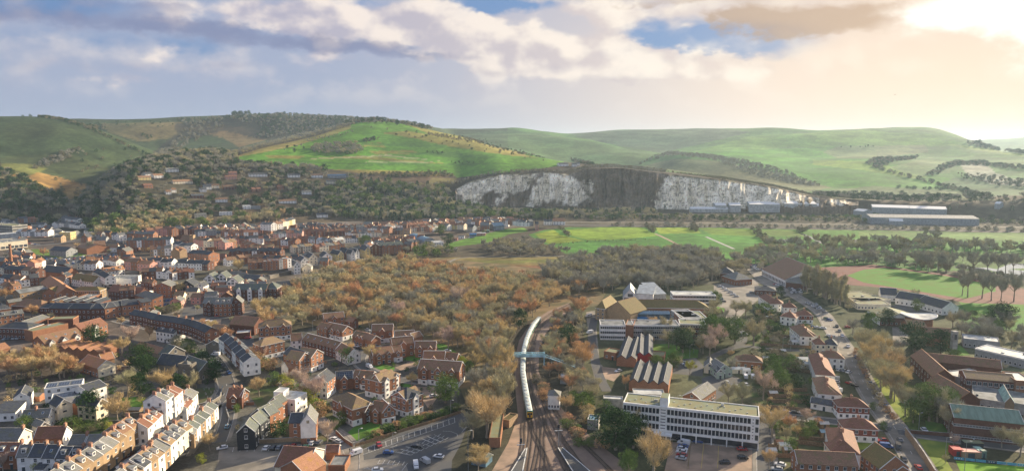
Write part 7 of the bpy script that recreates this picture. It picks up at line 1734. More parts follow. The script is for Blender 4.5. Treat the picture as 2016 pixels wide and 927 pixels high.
def crown(seed,kind,segs,n,w,l,leaf,name):
    """twigs or leaves: small slivers growing off the limbs"""
    g=np.random.default_rng(seed);S0=np.array([s[0] for s in segs]);S1=np.array([s[1] for s in segs]);k=g.integers(0,len(segs),n);t=g.random(n)[:,None]**.6
    base=S0[k]*(1-t)+S1[k]*t
    cl=S1[k]-S0[k];cl /= np.linalg.norm(cl,axis=1)[:,None]+1e-9
    d=cl*.6+g.normal(0,.5 if kind == 'bare' else .65,(n,3));d[:,2] += .75 if kind == 'bare' else .3;d /= np.linalg.norm(d,axis=1)[:,None]
    rad=.065 if kind in ('bare','poplar') else .085
    base=base+g.normal(0,rad*.55,(n,3));L=l*(.5+g.random(n))[:,None];side=np.cross(d,g.normal(0,1,(n,3)));side /= np.linalg.norm(side,axis=1)[:,None]
    if kind in ('bare','poplar'): V=np.stack([base-side*w,base+side*w,base+d*L],1)
    else: V=np.stack([base-side*w,base+side*w,base+side*w*.7+d*L,base-side*w*.7+d*L],1)
    mx=V[...,2].max();V=V/ (mx if mx > .01 else 1);V[...,2]=np.maximum(V[...,2],.04)
    return tris_mesh(name,V,leaf)
def conifer(seed,n,w,l,leaf):
    g=np.random.default_rng(seed);h=g.random(n)**.8;a=g.random(n)*2*PI;lump=1+.22*np.sin(a*5+h*17)+.12*np.sin(a*3-h*31);R=(1-h)**.75*.24*lump*(.55+.45*g.random(n)**.3)+.01
    base=np.stack([np.cos(a)*R,np.sin(a)*R,.06+h*.94],1);d=np.stack([np.cos(a),np.sin(a),-.3+0*h],1)+g.normal(0,.4,(n,3));d /= np.linalg.norm(d,axis=1)[:,None]
    side=np.cross(d,g.normal(0,1,(n,3)));side /= np.linalg.norm(side,axis=1)[:,None];L=l*(.5+g.random(n))[:,None]
    return tris_mesh('crown',np.stack([base-side*w,base+side*w,base+side*w*.6+d*L,base-side*w*.6+d*L],1),leaf)
def ball(seed,n,w,l,leaf,low=.12,wide=.42):
    """evergreen or shrub crown: leafy clumps spread through a lumpy volume"""
    g=np.random.default_rng(seed);nc_=30;a=g.random(nc_)*2*PI;z=g.random(nc_);rr_=np.sqrt(g.random(nc_))*wide*np.sin(np.clip(z,.05,.95)*PI)**.6
    C_=np.stack([np.cos(a)*rr_,np.sin(a)*rr_,low+.08+z*(.84-low)],1);cr=.09+.10*g.random(nc_);k=g.integers(0,nc_,n);u=g.normal(0,1,(n,3));u /= np.linalg.norm(u,axis=1)[:,None]
    base=C_[k]+u*(cr[k]*(.55+.5*g.random(n)))[:,None];d=u+g.normal(0,.5,(n,3));d /= np.linalg.norm(d,axis=1)[:,None];side=np.cross(d,g.normal(0,1,(n,3)));side /= np.linalg.norm(side,axis=1)[:,None];L=l*(.5+g.random(n))[:,None]
    V=np.stack([base-side*w,base+side*w,base+side*w*.6+d*L,base-side*w*.6+d*L],1);V[...,2]=np.maximum(V[...,2],.01)
    return tris_mesh('crown',V,leaf)
PROTO={}
def proto(kind,leaf,seed,lod):
    k=(kind,leaf,seed,lod)
    if k in PROTO: return PROTO[k]
    near=lod == 0;s=seed*11+3
    if kind in ('bare','poplar'):
        m,tips,segs=limbs(s,kind);tm=m.mesh('trunk');cm=crown(s,kind,segs,3300 if near else 1200,.004 if near else .0075,.085 if near else .12,leaf,'crown')
    elif kind == 'conifer': m=MB();m.tube((0,0,-.03),(0,0,.8),.025,.008,'bark',6);tm=m.mesh('trunk');cm=conifer(s,3000 if near else 500,.009 if near else .022,.04 if near else .08,leaf)
    elif kind == 'evergreen': m=MB();m.tube((0,0,-.03),(0,0,.45),.035,.015,'bark',6);tm=m.mesh('trunk');cm=ball(s,3800 if near else 500,.011 if near else .03,.03 if near else .07,leaf)
    else:
        m=MB();m.tube((0,0,-.03),(0,0,.5),.03,.01,'bark',5);tm=m.mesh('stem');cm=ball(s,1300 if near else 220,.016 if near else .045,.06 if near else .12,leaf,0,.55)
    PROTO[k]=(tm,cm);return PROTO[k]
LOOK={'bare': 'bare','poplar': 'tall narrow bare','conifer': 'dark conical','evergreen': 'dense evergreen','shrub': 'low bushy'}
LEAFW={'twig_gold': 'golden brown','twig_olive': 'olive brown','twig_grey': 'grey brown','twig_rust': 'rusty orange','twig_pink': 'pinkish','leaf_dark': 'dark green','leaf_green': 'green','leaf_yellow': 'yellow green','conifer_leaf': 'dark green','scrub_leaf': 'dull brown'}
NMK={'bare': 'bare_tree','poplar': 'poplar_tree','conifer': 'conifer_tree','evergreen': 'evergreen_tree','shrub': 'shrub'}
def tree(p,h,kind,leaf,label,group=None,ordn=False,wide=1.0):
    sd_=random.randint(0,2);tm,cm=proto(kind,leaf,sd_,0);r=thing(NMK[kind],label,'shrub' if kind == 'shrub' else 'tree',p,random.uniform(0,6.28),group,ordn);r.scale=(h*wide,h*wide,h)
    link('stem' if kind == 'shrub' else 'trunk',tm,r);link('crown',cm,r);return r
def T(F,x,y,h,kind,leaf,label,wide=1.0):
    tree(GT(*cv(F,x,y)),h,kind,leaf,label,wide=wide)
# hand placed
for a in [
 ('B1',970,660,15,'evergreen','leaf_dark','big dark round yew in front of the white gabled brick building',1.1),('B2',180,870,15,'evergreen','leaf_dark','largest dark yew left of the church'),('B2',250,930,12,'evergreen','leaf_dark','lighter dark yew in front of the largest one',.95),
 ('B2',840,880,12,'evergreen','leaf_dark','dark yew right of the church aisle'),('B2',945,975,12,'evergreen','leaf_dark','dark yew at the street corner of the churchyard'),('C2',190,200,12,'evergreen','leaf_dark','dark evergreen at the lawn above the white terrace'),('C1',880,420,13,'evergreen','leaf_dark','tall dark evergreen between cream gabled houses'),
 ('C1',250,560,8,'evergreen','leaf_green','green bushy tree beside the mossy cottage'),('B2',85,630,15,'bare','twig_pink','pale bare tree below the dark slate terrace'),('B2',280,560,10,'bare','twig_rust','reddish bare tree left of the white fronted terrace house'),
 ('C1',1150,460,14,'bare','twig_gold','bare pale limbed tree above the garden wall'),('C2',60,180,14,'bare','twig_olive','bare tree on the small lawn, left'),('C2',400,190,15,'bare','twig_gold','bare golden tree in the churchyard middle'),('C2',690,190,13,'bare','twig_olive','bare olive tree in the churchyard right'),('C2',560,220,12,'evergreen','leaf_dark','shaded evergreen between the churchyard bare trees'),
 ('C2',860,730,8,'bare','twig_gold','small round golden bush tree below the lower terrace'),('C2',775,850,4,'shrub','leaf_yellow','clipped yellow green hedge bush behind the pale terrace'),('C2',230,320,5,'shrub','leaf_yellow','tall yellowish hedge left of the shed roof'),('C2',1120,350,4,'shrub','leaf_green','ivy hedge along the cottage wall'),
 ('C3',150,200,11,'bare','twig_gold','bare tree left of the white cube house'),('C3',540,150,14,'bare','twig_pink','pinkish bare birch right of the white cube house, left of two'),('C3',680,270,15,'bare','twig_pink','pinkish bare birch above the estate lane, right of two'),('C3',470,330,8,'bare','twig_gold','thin pale tree in front of the cube house wall'),
 ('C3',815,650,11,'bare','twig_pink','bare tree beside the estate lane cars'),('C3',960,470,6,'shrub','leaf_green','bright green bush before the tan roofed flats'),('C3',890,520,5,'shrub','leaf_green','green shrub on the lawn corner'),('C3',330,570,6,'shrub','leaf_dark','dark green shrub mass behind the parked cars',1.6),('C3',290,90,7,'shrub','leaf_green','green shrub above the cube house'),
 ('C4',545,100,8,'bare','twig_gold','young pale tree on the estate verge'),('C4',880,260,14,'evergreen','leaf_green','olive green leafy tree behind the car park hedge',1.1),('B3',1050,800,9,'shrub','leaf_green','green garden bush before the white gable end'),('B3',1060,740,10,'bare','twig_gold','bare tree beside the white gable end'),('B3',200,760,10,'bare','twig_pink','pink bare tree below the white based flats'),
 ('B4',850,600,9,'bare','twig_pink','small pale tree at the wood edge lawn'),('B4',940,650,15,'bare','twig_pink','tall pink bare birch on the wood edge'),('B4',160,800,12,'bare','twig_gold','bare tree by the triangular lawn'),('B4',1050,250,20,'bare','twig_pink','pale branched large tree in the middle of the wood'),('B4',430,370,16,'bare','twig_pink','pinkish bare tree behind the tall estate houses'),
 ('B4',1080,860,7,'shrub','leaf_yellow','yellow green hedge bush at the estate edge'),('B4',1150,900,7,'evergreen','leaf_green','green garden tree right of the large dark flats'),('B3',1100,200,20,'bare','twig_rust','rusty bare tree at the top of the wood edge'),
 ('D1',1040,330,17,'bare','twig_rust','bright orange rusty tree beside the curving tracks',1.15),('D1',150,880,20,'bare','twig_olive','large olive golden tree left of the footbridge',1.1),('D1',290,900,17,'bare','twig_gold','golden tree just left of the footbridge end'),('D1',560,330,14,'bare','twig_rust','rusty tree left of the far train end'),('D1',420,260,12,'bare','twig_rust','rust brown tree in the wood near the far train end'),('D1',430,440,13,'evergreen','leaf_dark','ivy dark tree left of the train'),
 ('D1',1060,880,17,'bare','twig_rust','rusty tree right of the footbridge ramp'),('D1',900,620,14,'evergreen','leaf_dark','dark ivy tree right of the footbridge'),('D1',820,940,9,'bare','twig_rust','low rusty tree below the ramp'),('D1',730,930,8,'bare','twig_rust','second low rusty tree below the ramp'),
 ('E1',90,600,21,'bare','twig_gold','large ivy stemmed golden tree left of the brick relay building',1.15),('E1',250,330,20,'bare','twig_olive','large olive tree above the brick relay building',1.1),('E1',860,370,10,'bare','twig_gold','round golden tree behind the signal box'),('E1',1040,340,9,'evergreen','leaf_green','dull green bush right of the signal box',1.2),
 ('E2',60,720,17,'evergreen','leaf_dark','large dark evergreen right of the tracks',1.25),('E2',230,700,14,'evergreen','leaf_dark','dark evergreen in front of the office block left end',1.2),('E2',250,560,15,'bare','twig_gold','golden bare tree against the office front left',.9),('E2',420,1000,19,'bare','twig_gold','big golden bare tree at the bottom before the offices',1.25),('E2',180,940,9,'evergreen','leaf_green','green shrubby tree left of the big golden one'),
 ('E2',1160,280,12,'bare','twig_olive','bare shrub tree behind the office roof, left'),('E2',1300,290,12,'bare','twig_olive','bare shrub tree behind the office roof, right'),('E2',160,130,8,'bare','twig_rust','rusty bush left of the four ridged workshop'),
 ('E3',200,600,15,'bare','twig_gold','round olive gold tree right of the office block',1.15),('E3',110,230,16,'bare','twig_pink','tall pale pink bare tree above the side street'),('E3',240,130,13,'evergreen','leaf_green','green leafy tree in the right hand gardens'),('E3',435,600,6,'bare','twig_gold','small golden garden tree'),('E3',370,540,8,'bare','twig_rust','reddish garden tree by the side street'),('E3',535,470,8,'bare','twig_pink','thin tree by the side street cars'),
 ('E3',650,490,4,'shrub','twig_rust','orange shrub beside the side street'),('E3',390,750,6,'shrub','leaf_green','spiky garden palm bush',.8),('E3',430,250,4,'shrub','leaf_green','pale flowering garden bush'),('E3',400,320,4,'shrub','leaf_green','pale pampas bush by the fence'),('E3',170,900,8,'bare','twig_gold','small golden tree at the bottom lane'),('E3',1180,330,4,'shrub','leaf_green','green hedge beside the red pair'),('E3',1280,520,4,'shrub','leaf_green','dark green hedge beside the nearer red pair'),('E3',560,300,4,'shrub','leaf_dark','dark bush at the garage wing'),
 ('D2',1000,690,15,'evergreen','leaf_dark','big dark evergreen on the college lawn',1.3),('D2',900,860,9,'evergreen','leaf_green','green bush tree by the service yard'),('D2',1070,920,9,'bare','leaf_yellow','yellow green small tree in the service yard'),('D2',1290,600,17,'evergreen','leaf_green','grey green tall tree right of the college lawn',1.1),('D2',1270,730,15,'bare','twig_pink','pale pollarded tree below the grey green one'),('D2',820,540,15,'bare','twig_olive','bare tree against the college front'),('D2',640,560,9,'bare','twig_grey','small bare tree at the college front'),
 ('D3',240,600,17,'evergreen','leaf_green','green tree left of the wooded side drive',1.1),('D3',430,620,18,'bare','twig_olive','large olive tree right of the side drive',1.2),('D3',250,330,13,'bare','twig_olive','bare tree above the side drive',1.2),('D3',350,330,13,'bare','twig_olive','second bare tree above the side drive',1.1),('D3',700,130,9,'evergreen','leaf_dark','dark green conifer like tree behind the topmost street house'),('D3',640,900,11,'evergreen','leaf_green','light green garden tree below the brown bungalow'),('D3',100,560,14,'evergreen','leaf_green','dull green tree at the path bend',1.1),('D3',40,660,17,'bare','twig_pink','pale red limbed tree by the path'),('D3',540,300,8,'shrub','leaf_green','dark garden hedge mass',1.8),
 ('D4',520,680,17,'evergreen','leaf_dark','big dark evergreen left of the white tower',1.35),('D4',780,700,14,'evergreen','leaf_dark','dark evergreen touching the white tower foot',1.35),('D4',1380,430,17,'evergreen','leaf_dark','rounded dark tree beyond the classrooms',1.3),('D4',230,420,12,'evergreen','leaf_dark','dark tree near the school yard'),('D4',60,480,13,'evergreen','leaf_green','green dark tree at the avenue end'),
 ('E4',60,220,17,'bare','twig_olive','bare tall tree on the roadside grass, left'),('E4',210,390,15,'bare','twig_olive','bare olive tree on the roadside grass, right'),('E4',260,400,16,'bare','twig_olive','twin trunk bare tree on the roadside grass'),('E4',440,440,16,'evergreen','leaf_green','leafy olive tree at the crossroads, left',1.0),('E4',520,450,17,'bare','twig_olive','large bare tree at the crossroads, middle'),('E4',620,500,15,'bare','twig_grey','grey bare tree beside the green roofed hall'),('E4',730,500,12,'bare','twig_pink','pink bare tree in front of the green roofed hall'),
 ('E4',1240,610,9,'bare','twig_rust','reddish orange tree before the sports hall'),('E4',1150,700,10,'bare','twig_olive','olive bush tree by the pitch corner'),('E4',1330,780,12,'bare','twig_olive','dark bare tree at the right edge by the pitch'),('E4',680,690,6,'bare','twig_pink','small bare tree behind the red container'),('E4',600,850,4,'bare','twig_olive','tiny bare tree on the grass bank'),
 ('C1',30,930,8,'bare','twig_pink','bare shrub in the bottom left corner'),('C1',370,930,4,'shrub','leaf_yellow','bright yellow green shrub at the bottom left'),('C1',840,540,5,'shrub','leaf_green','green garden shrub behind the grey roofed pair',1.5),('C1',700,500,5,'shrub','leaf_green','olive garden shrub below the cream gable',1.4),('C1',1070,530,3.5,'shrub','leaf_yellow','orange yellow garden bush',1.2),('C1',1010,520,5,'shrub','leaf_green','spreading green bush in the walled garden',1.2),
 ('A2',600,650,16,'bare','twig_gold','round golden tree among the dark town roofs',1.2),('A2',80,840,12,'bare','twig_gold','golden bush beside the dark clad block',1.3),('A3',870,290,14,'evergreen','leaf_green','dark green tree in the village',1.3),('A3',940,380,14,'evergreen','leaf_dark','dark tree right of the white deck building',1.2),('A3',180,400,15,'evergreen','leaf_green','dark green tree above the riverside gables',1.2),('A1',400,500,12,'bare','twig_rust','rusty bush by the left green'),('A1',830,450,15,'bare','twig_grey','grey bare tree before the flint walled hall'),('A2',440,300,14,'bare','twig_gold','golden tree at the foot of the wood'),
 ('B1',590,310,12,'bare','twig_rust','rusty bare tree before the curved slate building',1.2),('B1',60,180,13,'bare','twig_rust','rusty tree at the left edge by the shops',1.3),('B1',320,330,10,'bare','twig_rust','rusty bush left of the curved slate building',1.3),('B1',1240,720,12,'bare','twig_gold','golden bare bush right of the orange roofed house',1.1),('B1',1140,690,9,'bare','twig_gold','small pale tree right of the dark yew')]:
    T(*a[:7],wide=a[7] if len(a) > 7 else 1.0)
# groups that line up
def tline(F,pts,n,h,kind,leaves,where,spread=2,wide=1.0):
    P=[GT(*cv(F,*p)) for p in pts];seg=[0]
    for i in range(len(P)-1): seg.append(seg[-1]+(P[i+1]-P[i]).length)
    for i in range(n):
        s=seg[-1]*(i+.5)/n
        for j in range(len(P)-1):
            if s <= seg[j+1]: break
        p=P[j].lerp(P[j+1],(s-seg[j])/(seg[j+1]-seg[j]))+Vector((random.uniform(-spread,spread),random.uniform(-spread,spread),0));lf=random.choice(leaves);hh=h*random.uniform(.82,1.15)
        w='from left' if pts[-1][0] >= pts[0][0] else 'along'
        tree(p,hh,kind,lf,f"{LEAFW[lf]} {'shrub' if kind == 'shrub' else 'tree'}, {ordw(i+1)} {w} {where}" if w != 'along' else f"{LEAFW[lf]} tree, {ordw(i+1)} along {where}",where,wide=wide)
tline('A5',[(1010,800),(1120,820),(1250,880),(1400,950)],16,22,'poplar',['twig_olive'],'in the poplar avenue by the school',1.5,1.1)
tline('A5',[(1120,760),(1260,820),(1420,900)],12,20,'poplar',['twig_olive','twig_gold'],'in the far side of the poplar avenue',1.5,1.1)
tline('P',[(1690,690),(1715,725),(1745,770),(1765,800)],12,17,'bare',['twig_gold','twig_olive'],'in the golden roadside belt',3)
tline('P',[(1720,690),(1745,730),(1770,770)],7,17,'bare',['twig_gold','twig_olive'],'behind the golden roadside belt',4)
tline('P',[(1680,690),(1705,745),(1740,805),(1765,832)],14,3,'shrub',['twig_rust','twig_gold'],'in the rusty roadside hedge',.6,1.1)
tline('A6',[(540,600),(640,610),(790,640),(860,640)],5,22,'bare',['twig_grey'],'in the row behind the running track',3,.8)
tline('A6',[(940,830),(1090,860),(1240,880),(1330,890),(1500,900)],6,24,'bare',['twig_grey'],'standing before the running track',3,.75)
tline('A6',[(1050,640),(1240,660),(1400,640),(1540,640)],5,22,'bare',['twig_grey'],'beside the flooded meadow',3,.8)
tline('P',[(1000,755),(985,790),(960,830),(935,880)],8,15,'bare',['twig_olive','twig_gold'],'in the belt between car park and railway',5,1.1)
tline('P',[(925,905),(945,915),(960,925)],4,8,'bare',['twig_gold'],'in the scrub below the relay building',3,1.3)
tline('C1',[(20,60),(120,30),(240,20),(380,10),(520,20),(680,5)],12,13,'bare',['twig_gold','twig_rust'],'in the golden trees above the white flats',5,1.1)
tline('B1',[(60,900),(200,880),(330,870),(450,860),(560,840)],10,14,'bare',['twig_gold','twig_rust','twig_gold'],'left of the saw toothed roofs',4,1.1)
tline('B1',[(620,900),(760,920),(900,920)],4,9,'bare',['twig_rust','twig_gold'],'below the saw toothed roofs',3,1.2)
tline('C4',[(100,640),(300,560),(480,500),(650,440),(800,390),(1000,330)],16,3.2,'shrub',['leaf_green','twig_rust','leaf_dark'],'in the hedge above the big car park',1.5,1.5)
tline('C4',[(250,560),(420,500),(560,440),(740,400)],9,3.4,'shrub',['twig_rust','leaf_green'],'in the second rank of the car park hedge',1.5,1.5)
tline('B2',[(330,300),(420,290),(500,280),(580,240)],7,5,'shrub',['scrub_leaf','leaf_green'],'around the brick arch car park',1,1.4)
tline('B2',[(500,600),(590,620),(680,650),(730,700)],6,6,'shrub',['leaf_green','twig_olive'],'behind the church roof',1.5,1.3)
tline('B2',[(830,440),(930,480),(1010,540),(1080,570)],6,8,'bare',['twig_rust','twig_gold'],'in the gardens behind the dark slate terrace',2,1.2)
tline('C3',[(380,60),(430,150),(560,240),(700,340),(780,420)],9,6,'shrub',['leaf_green','twig_rust','leaf_yellow'],'along the gardens left of the estate',2.5,1.3)
tline('B3',[(0,740),(90,770),(200,830),(330,880)],7,6,'shrub',['scrub_leaf','leaf_green','twig_rust'],'in the gardens below the white based flats',2,1.4)
tline('E3',[(180,480),(480,500),(700,560)],7,4,'shrub',['leaf_green','scrub_leaf'],'in the gardens beside the side street',3,1.3)
tline('E3',[(30,100),(300,60),(500,120)],7,6,'shrub',['leaf_green','scrub_leaf','leaf_dark'],'in the gardens right of the office block',4,1.3)
tline('D3',[(480,350),(600,440),(700,560),(780,600)],8,5,'shrub',['leaf_dark','scrub_leaf','leaf_green'],'in the long gardens behind the street',4,1.4)
tline('D3',[(700,760),(780,830),(870,900)],6,6,'shrub',['leaf_green','scrub_leaf'],'in the gardens behind the end on house',3,1.4)
tline('E1',[(850,420),(950,520),(1060,650),(1200,760)],9,4,'shrub',['scrub_leaf','leaf_green','twig_rust'],'in the scrub right of the junction',4,1.4)
tline('E1',[(700,260),(620,150),(570,60)],6,5,'shrub',['twig_rust','scrub_leaf'],'the bank behind the signal box',2,1.3)
# ------------------------------------------------------------------ woods: the largest-looking trees one by one, the rest massed
def inbuilt(x,y,r=0):
    for bx,by,br in BLD:
        if (x-bx)**2+(y-by)**2 < (br*.8+r)**2: return True
    for P,w in ROADP+[(TPATH[0],5),(TPATH[1],5),(TPATH[3],4)]:
        for p in P[::2]:
            if (x-p.x)**2+(y-p.y)**2 < (w+r)**2: return True
    return False
BG={}
for bx,by,br in BLD: BG.setdefault((int(bx//40),int(by//40)),[]).append((bx,by,br))
def inb(x,y,r=0):
    i,j=int(x//40),int(y//40)
    for a in (-1,0,1):
        for b_ in (-1,0,1):
            for bx,by,br in BG.get((i+a,j+b_),()):
                if (x-bx)**2+(y-by)**2 < (br*.75+r)**2: return True
    return False
RP=[(p.x,p.y,w) for P,w in ROADP+[(TPATH[0],8),(TPATH[1],6),(TPATH[3],7),(TPATH[7],8),([fa.lerp(fb,k/6) for k in range(7)],7)] for p in P]
RG={}
for x_,y_,w_ in RP: RG.setdefault((int(x_//30),int(y_//30)),[]).append((x_,y_,w_))
def inroad(x,y):
    i,j=int(x//30),int(y//30)
    for a in (-1,0,1):
        for b_ in (-1,0,1):
            for bx,by,w in RG.get((i+a,j+b_),()):
                if (x-bx)**2+(y-by)**2 < (w+1)**2: return True
    return False
